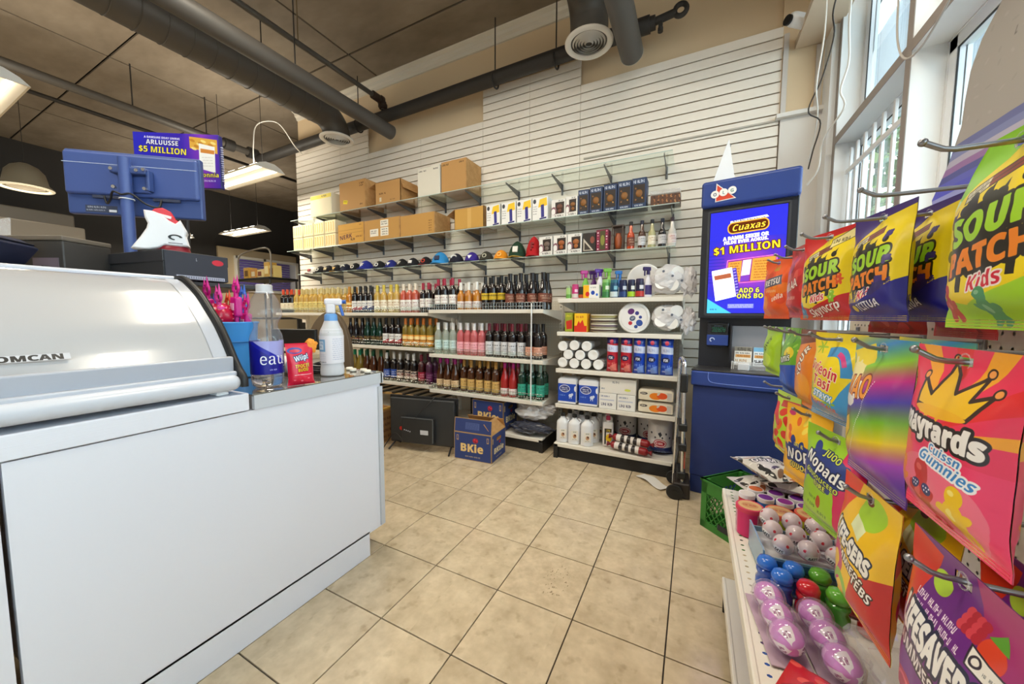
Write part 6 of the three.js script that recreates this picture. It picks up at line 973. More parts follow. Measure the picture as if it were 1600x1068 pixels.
// green milk crate
{
  const t = thing('milk_crate', 'green plastic milk crate beside the candy rack', 'crate', [0.66, 0, -0.95], -0.74);
  const m = mat([0.035, 0.20, 0.025], 0.45), S = 0.30, H = 0.272, a = [];
  mesh('top_rim', merge([box(S, 0.075, 0.012, 0, H - 0.0375, S / 2 - 0.006), box(S, 0.075, 0.012, 0, H - 0.0375, -S / 2 + 0.006), box(0.012, 0.075, S, S / 2 - 0.006, H - 0.0375, 0), box(0.012, 0.075, S, -S / 2 + 0.006, H - 0.0375, 0)]), m, t);
  mesh('lip', merge([box(S + 0.012, 0.012, 0.02, 0, H - 0.006, S / 2 - 0.004), box(S + 0.012, 0.012, 0.02, 0, H - 0.006, -S / 2 + 0.004), box(0.02, 0.012, S + 0.012, S / 2 - 0.004, H - 0.006, 0), box(0.02, 0.012, S + 0.012, -S / 2 + 0.004, H - 0.006, 0)]), m, t);
  for (const [x, z] of [[1, 1], [1, -1], [-1, 1], [-1, -1]]) mesh('corner_post', box(0.034, H, 0.034, x * (S / 2 - 0.017), H / 2, z * (S / 2 - 0.017)), m, t);
  mesh('bottom_rim', merge([box(S, 0.04, 0.012, 0, 0.02, S / 2 - 0.006), box(S, 0.04, 0.012, 0, 0.02, -S / 2 + 0.006), box(0.012, 0.04, S, S / 2 - 0.006, 0.02, 0), box(0.012, 0.04, S, -S / 2 + 0.006, 0.02, 0)]), m, t);
  const lat = (rot) => { const q = []; for (let i = -7; i <= 7; i++) for (const s of [-1, 1]) { const x0 = i * 0.034, y0 = 0.03, y1 = 0.2, dx = s * (y1 - y0) * 0.75; let xa = x0, ya = y0, xb = x0 + dx, yb = y1; const lim = S / 2 - 0.03; if (Math.abs(xa) > lim && Math.abs(xb) > lim) continue; const clip = (x, y, X, Y) => { if (Math.abs(x) <= lim) return [x, y]; const e = Math.sign(x) * lim, k = (e - x) / (X - x); return [e, y + (Y - y) * k]; }; const A = clip(xa, ya, xb, yb), B = clip(xb, yb, xa, ya); q.push(bar([A[0], A[1], S / 2 - 0.006], [B[0], B[1], S / 2 - 0.006], 0.0035, 5)); } return merge(q).rotateY(rot); };
  for (let k = 0; k < 4; k++) mesh('side_lattice', lat(k * Math.PI / 2), m, t);
  const fl = []; for (let i = -5; i <= 5; i++) { fl.push(box(0.006, 0.008, S - 0.02, i * 0.026, 0.008, 0), box(S - 0.02, 0.008, 0.006, 0, 0.008, i * 0.026)); } mesh('floor_grid', merge(fl), m, t);
  mesh('label_plate', box(0.14, 0.03, 0.003, 0.03, 0.05, S / 2 + 0.002), cm('#2b2b30', 0.5), t);
  const q = single('cream_parcel', lumpy(0.055, 1.5, 0.6, 1, 0.3, 1.6, 3, 4), cm('#c8bd94', 0.7), 'cream wrapped parcel inside the green crate', 'parcel', [0.66, 0.075, -0.95]);
}
// ------------------------------------------------------------------ candy rack
const XP = 0.85;                                     // pegboard face
{
  const t = thing('candy_rack', 'cream pegboard candy rack with hooks and shelves', 'shelving', [XP, 0, 0]);
  const pegM = mat([0.70, 0.66, 0.58], 0.6, { side: THREE.DoubleSide });
  mesh('pegboard', perfSheet(1.315, 0.865, 0.0254, 0.0036).rotateY(-Math.PI / 2).translate(0, 0.52, 0.3425), pegM, t);
  mesh('board_core', box(0.01, 1.38, 1.31, 0.045, 0.69, 0.3425), pegM, t);
  mesh('end_upright', rbox(0.06, 1.40, 0.03, 0.004, 0.03, 0.70, -0.325), MAT.shelf, t);
  mesh('top_cap', rbox(0.06, 0.02, 1.34, 0.004, 0.03, 1.394, 0.34), MAT.shelf, t);
  const sh = mesh('shelf', merge([rbox(0.304, 0.014, 1.315, 0.003, -0.152, 0.493, 0.3425), rbox(0.012, 0.036, 1.315, 0.004, -0.344, 0.484, 0.3425)]), MAT.shelf, t);
  mesh('perforated_lip', perfStrip(1.315, 0.0254, 0.0036).translate(0, -0.0127, 0).scale(1, 1.38, 1).rotateX(-Math.PI / 2).rotateY(Math.PI / 2).translate(-0.321, 0.4995, 0.3425), mat([0.80, 0.76, 0.68], 0.4, { side: THREE.DoubleSide }), sh);
  const dk = mesh('base_deck', merge([rbox(0.335, 0.014, 1.315, 0.003, -0.165, 0.133, 0.3425), rbox(0.012, 0.04, 1.315, 0.004, -0.330, 0.122, 0.3425)]), MAT.shelf, t);
  mesh('kick_plate', box(0.02, 0.10, 1.30, -0.30, 0.05, 0.3425), MAT.black, t);
  mesh('end_bracket', box(0.33, 0.12, 0.012, -0.165, 0.06, -0.31), MAT.black, t);
  const hk = (y, z, len = 0.25) => { const g = merge([tube([[0, 0, 0], [-len * 0.5, 0, 0], [-len + 0.03, 0, 0], [-len + 0.02, 0.0005, 0], [-len, 0.012, 0]], 0.0032, 26, 8), new THREE.SphereGeometry(0.0045, 10, 8).translate(-len, 0.012, 0), rbox(0.006, 0.05, 0.02, 0.002, -0.002, -0.01, 0)]); mesh('peg_hook', g, MAT.hook, t, [0, y, z]); };
  for (const z of [0.69, 0.52, 0.35, 0.18, 0.01, -0.14, -0.26]) hk(1.352, z);
  for (const z of [0.71, 0.54, 0.30, 0.11, -0.06, -0.16, -0.26]) hk(1.122, z);
  for (const [y, z, l] of [[0.893, 0.735], [0.893, 0.55], [0.86, 0.46, 0.20], [0.935, 0.40], [0.935, 0.20], [0.935, 0.0], [0.935, -0.2]]) hk(y, z, l);
}
// ---- bag prints
const bagT = (draw, w = 400, h = 540) => new THREE.MeshPhysicalMaterial({ map: canvasTex(w, h, draw), roughness: 0.32, clearcoat: 0.5, clearcoatRoughness: 0.25, side: THREE.DoubleSide });
const splat = (g, x, y, s, c) => { for (let i = 0; i < 14; i++) { const a = i * 2.4, r = s * (0.35 + (i * 37 % 10) / 14); blob(g, x + Math.cos(a) * r * 1.5, y + Math.sin(a) * r * 0.8, s * 0.32, s * 0.2, c, a); } blob(g, x, y, s * 1.3, s * 0.62, c); };
function sourFace(g, w, h, top, bot, sub) {
  fillAll(g, w, h, '#f7dc08');
  poly(g, [[0, 0], [w, 0], [w, 24], [w * 0.55, 40], [w * 0.28, 110], [0, 190]], top); poly(g, [[0, h], [0, h * 0.82], [w * 0.35, h * 0.87], [w * 0.7, h * 0.78], [w, h * 0.7], [w, h]], bot);
  g.save(); g.translate(150, 138); g.rotate(-0.32); g.fillStyle = '#e9e2c4'; g.fillRect(-60, -20, 80, 34); g.fillStyle = '#8c2a1c'; g.fillRect(20, -20, 90, 34); g.strokeStyle = '#20180c'; g.lineWidth = 4; g.strokeRect(-60, -20, 170, 34); g.fillStyle = '#20180c'; g.fillRect(-60, -4, 170, 3); scrib(g, -54, -14, 66, 8, '#5a5348'); scrib(g, -54, 2, 66, 8, '#5a5348'); g.restore();
  splat(g, 200, 236, 90, '#15120c'); splat(g, 180, 330, 90, '#15120c'); for (const [x, y] of [[110, 190], [236, 176], [296, 150], [70, 214], [190, 168]]) { blob(g, x, y, 20, 15, '#15120c', x); poly(g, [[x - 8, y], [x + 10, y - 34], [x + 14, y + 6]], '#15120c'); }
  for (const [x, y] of [[110, 416], [200, 424], [282, 380]]) { g.fillStyle = '#15120c'; g.fillRect(x, y - 40, 22, 56); }
  tx(g, 'SOUR', 208, 240, 104, '#a6dc24', { stroke: '#15120c', lw: 26, rot: -9, skew: -0.12, fat: 0.07 }); tx(g, 'PATCH', 204, 332, 90, '#f58a1c', { stroke: '#15120c', lw: 24, rot: -9, skew: -0.12, fat: 0.07 }); tx(g, 'Kids', 210, 404, 58, '#d8203c', { stroke: '#f4e8e4', lw: 10, rot: -9, style: 'italic bold' });
  if (sub) sub(g, w, h);
}
const gummy = (g, x, y, s, c, c2) => { g.save(); g.translate(x, y); g.scale(s, s); blob(g, 0, -34, 20, 22, c); blob(g, 0, 4, 24, 30, c); blob(g, -24, 0, 13, 9, c, 0.6); blob(g, 24, 0, 13, 9, c, -0.6); blob(g, -13, 36, 11, 18, c); blob(g, 13, 36, 11, 18, c); blob(g, -6, -40, 8, 6, c2); blob(g, -6, 4, 8, 12, c2); g.restore(); };
const BAGS = {
  sourGreen: bagT((g, w, h) => sourFace(g, w, h, '#8ed21c', '#a4d82a', () => { gummy(g, 60, 466, 1.05, '#c42a34', '#e06a68'); gummy(g, 206, 478, 1.05, '#4a9a68', '#8cc49a'); gummy(g, 350, 400, 0.7, '#f0a01c', '#f8c45c'); scrib(g, 300, 506, 70, 10, '#4a7a1c'); blob(g, 30, 160, 26, 16, '#c8e8a0'); })),
  sourBlue: bagT((g, w, h) => sourFace(g, w, h, '#3a1f7c', '#1d1c84', () => { for (const [x, y] of [[300, 120], [330, 236], [300, 330]]) for (let i = 0; i < 7; i++) blob(g, x + (i % 3) * 12 - 12, y + Math.floor(i / 3) * 13, 9, 9, '#3c2a80'); poly(g, [[0, h], [0, h * 0.84], [w * 0.4, h * 0.82], [w, h * 0.62], [w, h]], '#1f1d88'); for (let i = 0; i < 60; i++) blob(g, (i * 67) % w, h * 0.80 - ((i * 67) % w) * 0.26 + (i * 31) % 44 - 10, 5, 4, '#1f1d88'); blob(g, 280, 380, 56, 20, '#2c2470', -0.5); tx(g, 'TCITUA', 210, 460, 50, '#f2f2fa', { stroke: '#1a1a5c', lw: 12, rot: -10 }); scrib(g, 60, 426, 110, 22, '#4a44b0'); blob(g, 100, 476, 20, 16, '#f0d83c'); })),
  sourRed: bagT((g, w, h) => sourFace(g, w, h, '#d8141c', '#d01c20', () => { poly(g, [[230, 60], [380, 20], [384, 70], [234, 112]], '#f4e8a0', '#2a2010', 4); scrib(g, 244, 62, 120, 20, '#3a3018'); gummy(g, 352, 300, 0.6, '#e8541c', '#f4a04c'); gummy(g, 320, 400, 0.7, '#8cc42c', '#c8e47c'); gummy(g, 46, 480, 1.0, '#3f88b8', '#8cc0dc'); tx(g, 'Skyrocrp', 230, 474, 62, '#fbf4ee', { stroke: '#a8141c', lw: 12, rot: -14, style: 'italic bold' }); })),
  orange: bagT((g, w, h) => { fillAll(g, w, h, '#ee5a14'); for (let i = 0; i < 12; i++) blob(g, (i * 83) % w, 120 + (i * 59) % 380, 60, 46, ['#f47a1c', '#e2440e', '#f8902c'][i % 3], i); blob(g, 150, 150, 50, 30, '#d04010'); poly(g, [[170, 110], [190, 60], [214, 96], [240, 56], [252, 112]], '#c8951c'); g.save(); g.translate(210, 210); g.rotate(-0.12); g.fillStyle = '#545a74'; g.fillRect(-130, -44, 260, 84); tx(g, 'RETSU', 0, 0, 76, '#f4ece6'); g.restore(); scrib(g, 120, 280, 170, 22, '#f4c8a0'); tx(g, 'uella', 290, 350, 60, '#fbe8dc', { rot: -16, style: 'italic bold' }); }),
  redJelly: bagT((g, w, h) => { fillAll(g, w, h, '#c01822'); for (let i = 0; i < 16; i++) blob(g, (i * 97) % w, (i * 71) % h, 54, 30, ['#d83034', '#9a1018', '#e0564c'][i % 3], i); tx(g, 'MAA', 200, 300, 90, '#f4e4dc', { rot: -14, stroke: '#8c0e16', lw: 12 }); scrib(g, 120, 380, 150, 24, '#f0c4b8'); }),
  maynards: bagT((g, w, h) => {
    fillAll(g, w, h, '#ee2f58'); for (let i = 0; i < 14; i += 2) { const a = Math.PI + i * 0.24, b = a + 0.24; poly(g, [[200, 250], [200 + 500 * Math.cos(a), 250 + 500 * Math.sin(a)], [200 + 500 * Math.cos(b), 250 + 500 * Math.sin(b)]], i % 4 ? '#e8262c' : '#f6a81c'); } g.fillStyle = '#f4386c'; g.fillRect(0, 262, w, h); poly(g, [[0, 262], [w, 230], [w, 300], [0, 300]], '#ee2f5c');
    poly(g, [[96, 178], [80, 98], [146, 142], [174, 40], [234, 124], [294, 66], [290, 134], [342, 108], [308, 186]], '#f2c01e', '#35201a', 11); blob(g, 202, 186, 106, 15, '#f0b418'); for (const [x, y] of [[78, 92], [174, 32], [296, 58], [344, 102]]) { blob(g, x, y, 15, 15, '#35201a'); blob(g, x, y, 10, 10, '#f4a04c'); }
    blob(g, 200, 440, 180, 120, '#f4708a'); gummy(g, 62, 420, 1.15, '#f08a1c', '#f8b45c'); gummy(g, 306, 440, 1.35, '#f4c81c', '#fae47c'); gummy(g, 180, 432, 1.75, '#cc161c', '#e8605c'); for (const x of [152, 208]) { blob(g, x, 418, 22, 15, '#1f2a6c', x > 180 ? 0.3 : -0.3); for (let i = 0; i < 5; i++) blob(g, x - 12 + i * 6, 413 + (i % 2) * 9, 3, 3, '#f0f0f6'); }
    tx(g, 'mayrards', 202, 236, 82, '#f6f2ee', { stroke: '#231a1c', lw: 26, rot: 4, sx: 0.86, fat: 0.08 }); tx(g, 'Cuissn', 256, 296, 36, '#3a88d0', { stroke: '#f6f6fa', lw: 10, rot: 8, style: 'italic bold' }); tx(g, 'Gumnies', 258, 330, 44, '#3a88d0', { stroke: '#f6f6fa', lw: 12, rot: 10, style: 'italic bold' });
  }),
  rainbow: bagT((g, w, h) => { const gr = g.createLinearGradient(0, 0, 120, h); ['#f4d81c', '#2f8fd8', '#8ccc2c', '#c8288c', '#4a3ab8', '#7cc02c', '#f0d81c', '#a83ac0', '#5a1f9c'].forEach((c, i) => gr.addColorStop(i / 8, c)); g.fillStyle = gr; g.fillRect(0, 0, w, h); poly(g, [[0, 60], [150, 20], [180, 90], [60, 140]], '#f4dc2c'); splat(g, 90, 200, 70, '#f6f2ea'); splat(g, 80, 130, 50, '#f4e8a0'); tx(g, 'MAO', 130, 190, 120, '#f29a1c', { stroke: '#7a1f10', lw: 12, rot: -8, sx: 0.8 }); blob(g, 90, 244, 60, 24, '#f4f0ec'); poly(g, [[30, 330], [100, 300], [110, 360], [60, 420]], '#f0c82c', '#5a3a10', 5); for (let i = 0; i < 40; i++) { g.fillStyle = '#f6f6fa'; g.fillRect(250 - i * 3.4, 150 + i * 8, 4, 5); } }),
  tropic: bagT((g, w, h) => { fillAll(g, w, h, '#f6dc12'); poly(g, [[0, h], [0, h * 0.7], [w * 0.3, h * 0.8], [w * 0.7, h * 0.76], [w, h * 0.4], [w, h]], '#3f9ad8'); g.lineWidth = 60; g.strokeStyle = '#3a94d4'; g.beginPath(); g.moveTo(170, 120); g.quadraticCurveTo(330, 70, 350, 250); g.stroke(); g.lineWidth = 26; g.strokeStyle = '#d83a8c'; g.beginPath(); g.moveTo(250, 120); g.quadraticCurveTo(310, 130, 330, 190); g.stroke(); for (const [x, y] of [[90, 90], [60, 360], [250, 420]]) for (let i = 0; i < 6; i++) blob(g, x + Math.cos(i) * 26, y + Math.sin(i) * 20, 28, 6, '#9ac02a', i); tx(g, 'Svieoin', 170, 226, 92, '#d8202c', { rot: 12, stroke: '#f8ece0', lw: 8, sx: 0.86 }); tx(g, "Tasi", 170, 306, 92, '#d8202c', { rot: 10, stroke: '#f8ece0', lw: 8 }); tx(g, 'STRYX', 190, 386, 56, '#f4f8fc', { stroke: '#3a94d4', lw: 12, rot: 10 }); tx(g, 'Asortment', 180, 436, 48, '#d8402c', { rot: 10 }); scrib(g, 60, 490, 240, 18, '#bfe0f4'); }),
  orangeTall: bagT((g, w, h) => { fillAll(g, w, h, '#f0881c'); poly(g, [[0, 0], [w, 0], [w, 60], [0, 120]], '#7c3a1c'); tx(g, 'SOUR', 200, 220, 90, '#f8f0e4', { rot: -70, stroke: '#6a2a10', lw: 12 }); blob(g, 230, 400, 120, 100, '#f4a02c'); scrib(g, 80, 300, 60, 14, '#7a3c10'); }),
  greenBlue: bagT((g, w, h) => { fillAll(g, w, h, '#6cb428'); poly(g, [[0, h], [0, h * 0.6], [w, h * 0.52], [w, h]], '#1c50b8'); blob(g, 260, 200, 80, 50, '#f0d82c'); for (let i = 0; i < 14; i++) blob(g, (i * 61) % w, (i * 43) % 190, 28, 12, ['#9ad848', '#f0ec5c', '#3c8a24'][i % 3], i); tx(g, 'Pomis', 190, 250, 80, '#f4f6ee', { rot: -12, stroke: '#1f4a1c', lw: 14 }); blob(g, 160, 430, 110, 70, '#2a68d4'); }),
  lime: bagT((g, w, h) => { fillAll(g, w, h, '#a8d41e'); poly(g, [[0, 0], [w, 0], [w, 70], [0, 50]], '#8cc81c'); tx(g, 'DWS', 190, 200, 84, '#233a18', { rot: -60 }); blob(g, 200, 380, 110, 80, '#c8e83c'); }),
  limeRed: bagT((g, w, h) => { fillAll(g, w, h, '#b6dc24'); for (let i = 0; i < 14; i++) blob(g, 60 + (i * 83) % 320, 130 + (i * 67) % 380, 56, 34, ['#e0301c', '#d8241c', '#f0641c'][i % 3], i); poly(g, [[120, 70], [w, 40], [w, 100], [140, 120]], '#c8281c'); g.fillStyle = '#e8e04c'; g.fillRect(0, 510, w, 30); }),
  nopYellow: bagT((g, w, h) => { fillAll(g, w, h, '#f8b81c'); for (let i = 0; i < 8; i++) blob(g, 60 + (i * 91) % 300, 60 + (i * 37) % 160, 32, 18, ['#c82c6c', '#e8641c', '#f4d84c'][i % 3], i); splat(g, 240, 300, 110, '#1f3a88'); tx(g, 'NOPR', 250, 310, 100, '#f4f4ee', { stroke: '#14204c', lw: 16, rot: -4 }); tx(g, 'SUUOCR', 250, 384, 50, '#f4e24c', { stroke: '#14204c', lw: 10 }); scrib(g, 180, 230, 90, 24, '#f4e24c'); }),
  nopLime: bagT((g, w, h) => { fillAll(g, w, h, '#9ccc22'); poly(g, [[280, 40], [w, 60], [w, h], [300, h]], '#d8185c'); blob(g, 30, 250, 50, 100, '#8a7ab8', 0.2); splat(g, 200, 190, 120, '#1f3a88'); blob(g, 200, 190, 160, 90, '#1f3a88'); tx(g, 'JUOO', 230, 116, 44, '#d8e84c', { stroke: '#14204c', lw: 8, rot: 8 }); tx(g, 'Nopads', 200, 186, 80, '#f6f6f0', { stroke: '#14204c', lw: 14, rot: 12 }); tx(g, 'GUUSOUCEEO', 196, 250, 36, '#d8e84c', { stroke: '#14204c', lw: 8, rot: 10 }); tx(g, 'EURE', 196, 286, 36, '#d8e84c', { stroke: '#14204c', lw: 8, rot: 8 }); blob(g, 200, 372, 16, 34, '#b8441c'); for (const [x, y] of [[110, 360], [110, 400], [190, 420]]) scrib(g, x, y, 70, 16, '#3a6a14'); }),
  nopPink: bagT((g, w, h) => { fillAll(g, w, h, '#e8b8c8'); poly(g, [[0, h], [0, 330], [w, 300], [w, h]], '#d8283c'); splat(g, 200, 160, 120, '#1c3f8c'); tx(g, 'NoPR', 210, 160, 110, '#f6f6f2', { stroke: '#10245c', lw: 16, rot: 6 }); tx(g, 'GOOFRUT', 200, 240, 46, '#f4d83c', { stroke: '#10245c', lw: 8, rot: 8 }); tx(g, 'EPROUSES', 210, 282, 40, '#f4d83c', { stroke: '#10245c', lw: 8, rot: 8 }); for (const x of [90, 190, 290]) { blob(g, x, 372, 40, 36, '#f0e8ec'); blob(g, x, 372, 22, 20, '#c83a5c'); } }),
  lifeYellow: bagT((g, w, h) => { fillAll(g, w, h, '#f6c41e'); poly(g, [[0, 0], [150, 0], [60, 170], [0, 240]], '#e8401c'); poly(g, [[w, 260], [w, h], [180, h], [250, 330]], '#c81c1c'); blob(g, 250, 80, 80, 60, '#a8d42c'); blob(g, 210, 50, 22, 14, '#6c2a1c'); poly(g, [[180, 110], [270, 140], [260, 190], [176, 160]], '#e4ecb8'); tx(g, 'LIFE-SERS', 200, 232, 88, '#f8f4ee', { stroke: '#1b2440', lw: 24, rot: 12, sx: 0.70, fat: 0.08 }); tx(g, 'SUMMIERS', 190, 304, 48, '#f8f4ee', { stroke: '#3a1f18', lw: 10, rot: 16 }); tx(g, 'TEBS', 300, 352, 48, '#f8f4ee', { stroke: '#3a1f18', lw: 10, rot: 14 }); g.lineWidth = 40; g.strokeStyle = '#c81c6c'; g.beginPath(); g.ellipse(90, 350, 52, 66, 0.3, 0, 7); g.stroke(); g.lineWidth = 34; g.strokeStyle = '#8cc024'; g.beginPath(); g.ellipse(150, 430, 56, 40, 0.4, 0, 7); g.stroke(); blob(g, 110, 500, 26, 30, '#3c7a1c'); }),
  lifePurple: bagT((g, w, h) => { fillAll(g, w, h, '#6c1a82'); poly(g, [[0, 0], [130, 20], [90, 190], [0, 230]], '#d8301c'); poly(g, [[w * 0.6, 0], [w, 0], [w, 260], [w * 0.8, 150]], '#a81c70'); blob(g, 150, 80, 36, 26, '#b4d83c', 0.4); for (let i = 0; i < 12; i++) blob(g, 250 + (i % 4) * 15, 80 + Math.floor(i / 4) * 17, 12, 12, i % 2 ? '#b81830' : '#d83c4c'); blob(g, 336, 120, 30, 36, '#e0401c', -0.4); poly(g, [[310, 90], [340, 60], [362, 96]], '#5ca02c'); scrib(g, 96, 128, 170, 18, '#f2e4ec'); scrib(g, 80, 156, 210, 18, '#f2e4ec'); tx(g, 'LIFESAVERS', 204, 226, 90, '#f6f3f0', { stroke: '#1a2246', lw: 26, rot: 7, sx: 0.60, sy: 1.2, fat: 0.08 }); tx(g, 'GUMMIES-GELI', 194, 306, 54, '#f6f3f0', { stroke: '#231630', lw: 14, rot: 9, sx: 0.8 }); poly(g, [[296, 128], [w, 150], [w, 196], [306, 172]], '#f4eee4', '#2a2030', 4); blob(g, 320, 154, 13, 14, '#2a2030'); blob(g, 320, 154, 8, 9, '#f4eee4'); scrib(g, 340, 160, 54, 8, '#777'); g.lineWidth = 60; g.strokeStyle = '#b81c1c'; g.beginPath(); g.ellipse(130, 480, 100, 70, 0.2, 0, 7); g.stroke(); g.lineWidth = 10; g.strokeStyle = '#e8706c'; g.beginPath(); g.ellipse(130, 470, 106, 72, 0.2, 3.4, 5.4); g.stroke(); blob(g, 320, 470, 60, 60, '#c42a7c'); }),
  chips: bagT((g, w, h) => { fillAll(g, w, h, '#cfcbc6'); for (let i = 0; i < 26; i++) blob(g, (i * 89) % w, (i * 67) % h, 50, 22, ['#1c1a1c', '#2c2624', '#141214', '#7a5a48', '#b0683c', '#1c1a1c'][i % 6], i); for (let i = 0; i < 40; i++) blob(g, (i * 53) % w, (i * 97) % h, 16, 6, '#e8e4e0', i * 2); tx(g, 'ONMIX', 200, 250, 90, '#f0ece8', { rot: 20, stroke: '#141214', lw: 18 }); }),
};
function candyBag(kind, label, x, y, z, w, h, o = {}) {
  const t = thing('candy_bag', label, 'candy bag', [x, y, z], -Math.PI / 2 + (o.turn ?? 0));
  const g = pouchGeo(w, h, o.d ?? 0.046, o.sd ?? 1, { head: 0.12, taper: 0.34, round: o.round, hole: true }).translate(0, -h * 20.5 / 22, 0);
  mesh('printed_pouch', g, BAGS[kind], t);
  mesh('hang_hole', new THREE.TorusGeometry(0.0085, 0.0012, 6, 18), MAT.plastic, t, [0, 0, 0]);
  const cr = []; for (let i = 0; i < 3; i++) cr.push(box(w * 0.97, 0.0012, 0.0022, 0, -h * 20.5 / 22 + 0.003 + i * 0.0035, 0));
  mesh('crimped_seal', merge(cr), BAGS[kind], t);
  return t;
}
const Y1 = 1.3505, Y2 = 1.1205, Y3 = 0.8915, Y4 = 0.9335;
[
  ['sourGreen', 'yellow and lime sour candy bag hanging on the top hooks', 0.674, Y1, 0.69, 0.185, 0.21, 0.03, 1],
  ['sourBlue', 'yellow and navy sour candy bag, first on its hook', 0.685, Y1, 0.35, 0.165, 0.205, 0.17],
  ['sourBlue', 'yellow and navy sour candy bag, second on its hook', 0.745, Y1, 0.35, 0.165, 0.205, 0.07],
  ['sourRed', 'yellow and red sour candy bag, first on its hook', 0.652, Y1, 0.18, 0.17, 0.205, 0.33],
  ['sourRed', 'yellow and red sour candy bag, second on its hook', 0.715, Y1, 0.18, 0.17, 0.205, 0.30],
  ['redJelly', 'dark red jelly bag behind the yellow and navy bags', 0.80, Y1, 0.35, 0.15, 0.235, 0.05],
  ['redJelly', 'dark red jelly bag behind the yellow and red bags', 0.775, Y1, 0.18, 0.15, 0.235, 0.28],
  ['redJelly', 'shiny red jelly bag beside the orange bag', 0.640, Y1, 0.01, 0.15, 0.20, 0.12],
  ['orange', 'shiny orange candy bag hanging before the kiosk screen', 0.631, Y1, -0.26, 0.15, 0.205, 0.33],
  ['maynards', 'pink gummy bag with golden crown print', 0.640, Y2, 0.71, 0.172, 0.205, 0.02],
  ['rainbow', 'rainbow striped candy bag, first on its hook', 0.634, Y2, 0.54, 0.165, 0.225, 0.07],
  ['rainbow', 'rainbow striped candy bag, second on its hook', 0.685, Y2, 0.54, 0.165, 0.225, 0.05],
  ['tropic', 'yellow and blue tropical candy bag on the middle hooks', 0.649, Y2, 0.30, 0.165, 0.185, 0.23],
  ['orangeTall', 'plain orange candy bag behind the tropical bag', 0.649, Y2, 0.11, 0.14, 0.20, 0.12],
  ['greenBlue', 'green candy bag with blue lower half', 0.646, Y2, -0.06, 0.14, 0.20, 0.12],
  ['lime', 'plain lime green candy bag beside the green blue bag', 0.631, Y2, -0.26, 0.13, 0.165, 0.17],
  ['lifePurple', 'purple ring gummies bag on the lowest hooks', 0.642, Y3, 0.735, 0.18, 0.235, 0.02],
  ['lifePurple', 'purple ring gummies bag behind its twin', 0.70, Y3, 0.735, 0.18, 0.235, 0.02],
  ['lifeYellow', 'yellow and red ring gummies bag, first on its hook', 0.629, Y3, 0.55, 0.16, 0.215, 0.07],
  ['lifeYellow', 'yellow and red ring gummies bag, second on its hook', 0.685, Y3, 0.555, 0.16, 0.21, 0.05],
  ['nopLime', 'lime candy bag with round blue logo burst', 0.627, Y4, 0.40, 0.17, 0.195, 0.28],
  ['nopPink', 'pink and red candy bag with blue burst', 0.668, 0.8585, 0.46, 0.15, 0.19, 0.0],
  ['nopYellow', 'amber yellow candy bag with blue burst', 0.630, Y4, 0.20, 0.16, 0.19, 0.33],
  ['limeRed', 'lime and red candy bag before the kiosk cabinet', 0.630, Y4, 0.0, 0.15, 0.18, 0.17],
].forEach(([k, l, x, y, z, w, h, turn, round], i) => candyBag(k, l, x, y, z, w, h, { turn, sd: 2 + i * 3, round }));
// ---- goods on the rack shelf
const yS = 0.501;
for (let i = 0; i < 4; i++) { const t = thing('snack_bag', ['silver and black snack bag on top of the pile', 'brown and silver snack bag in the pile', 'black patterned snack bag in the pile', 'copper edged snack bag at the bottom of the pile'][i], 'bag', [0.635 + (i % 2) * 0.07, yS + 0.135 - i * 0.032, -0.235 + (i % 2) * 0.03]); mesh('printed_pouch', pouchGeo(0.15, 0.21, 0.05, 70 + i * 3, {}).translate(0, -0.105, 0).rotateX(-Math.PI / 2).rotateY(0.5 + i * 0.8), BAGS.chips, t); }
function tin(label, x, z, r, h, side, lid, o = {}) { const t = thing(o.name ?? 'gum_tub', label, 'tub', [x, yS, z], 0, o.group); mesh('tub', lathe([[0, 0], [r * 0.93, 0], [r * 0.95, 0.004], [r, h * 0.86], [r * 1.02, h * 0.88], [r * 1.02, h * 0.9]], 26), o.m ?? cm(side, 0.35), t); mesh('lid', lathe([[r * 1.03, h * 0.84], [r * 1.03, h * 0.98], [r * 0.97, h], [r * 0.9, h * 0.985], [0, h * 0.985]], 26), cm(o.rim ?? '#e8e4ea', 0.4), t); mesh('lid_label', new THREE.CircleGeometry(r * 0.86, 26).rotateX(-Math.PI / 2), lid.isMaterial ? lid : cm(lid, 0.45), t, [0, h * 0.992, 0]); return t; }
[[0.555, -0.105, '#b81f2c', '#d8d2d0', 'red'], [0.585, -0.155, '#2a3f8c', '#c8683c', 'navy'], [0.605, -0.10, '#2f78c8', '#6c2a90', 'blue'], [0.64, -0.15, '#2a6ac0', '#7a2a98', 'blue'], [0.655, -0.095, '#b82430', '#8a2a8c', 'red'], [0.695, -0.14, '#2c68b8', '#6a2a94', 'blue'], [0.705, -0.085, '#2a6cc4', '#72308c', 'blue'], [0.745, -0.13, '#2a62b4', '#7c3494', 'blue']].forEach(([x, z, s, l, n]) => tin(`small round ${n} gum tin beside the snack bags`, x, z, 0.023, 0.086, s, l, { name: 'gum_tin', group: `small ${n} gum tins` }));
const tubTex = (base, c2, word) => new THREE.MeshStandardMaterial({ roughness: 0.35, map: canvasTex(256, 128, (g, w, h) => { fillAll(g, w, h, base); poly(g, [[0, 0], [w, 0], [w, 26], [0, 34]], c2); for (let k = 0; k < 2; k++) { if (word) tx(g, word, 64 + k * 128, 74, 38, '#1b1f30', { sx: 0.9, style: 'italic bold' }); else { g.fillStyle = '#d8a0b4'; g.fillRect(20 + k * 128, 40, 60, 70); for (let i = 0; i < 6; i++) scrib(g, 24 + k * 128, 46 + i * 10, 50, 5, '#8a3a5c'); } blob(g, 64 + k * 128, 110, 26, 14, word ? '#b8442c' : '#f4c8d8'); } }) });
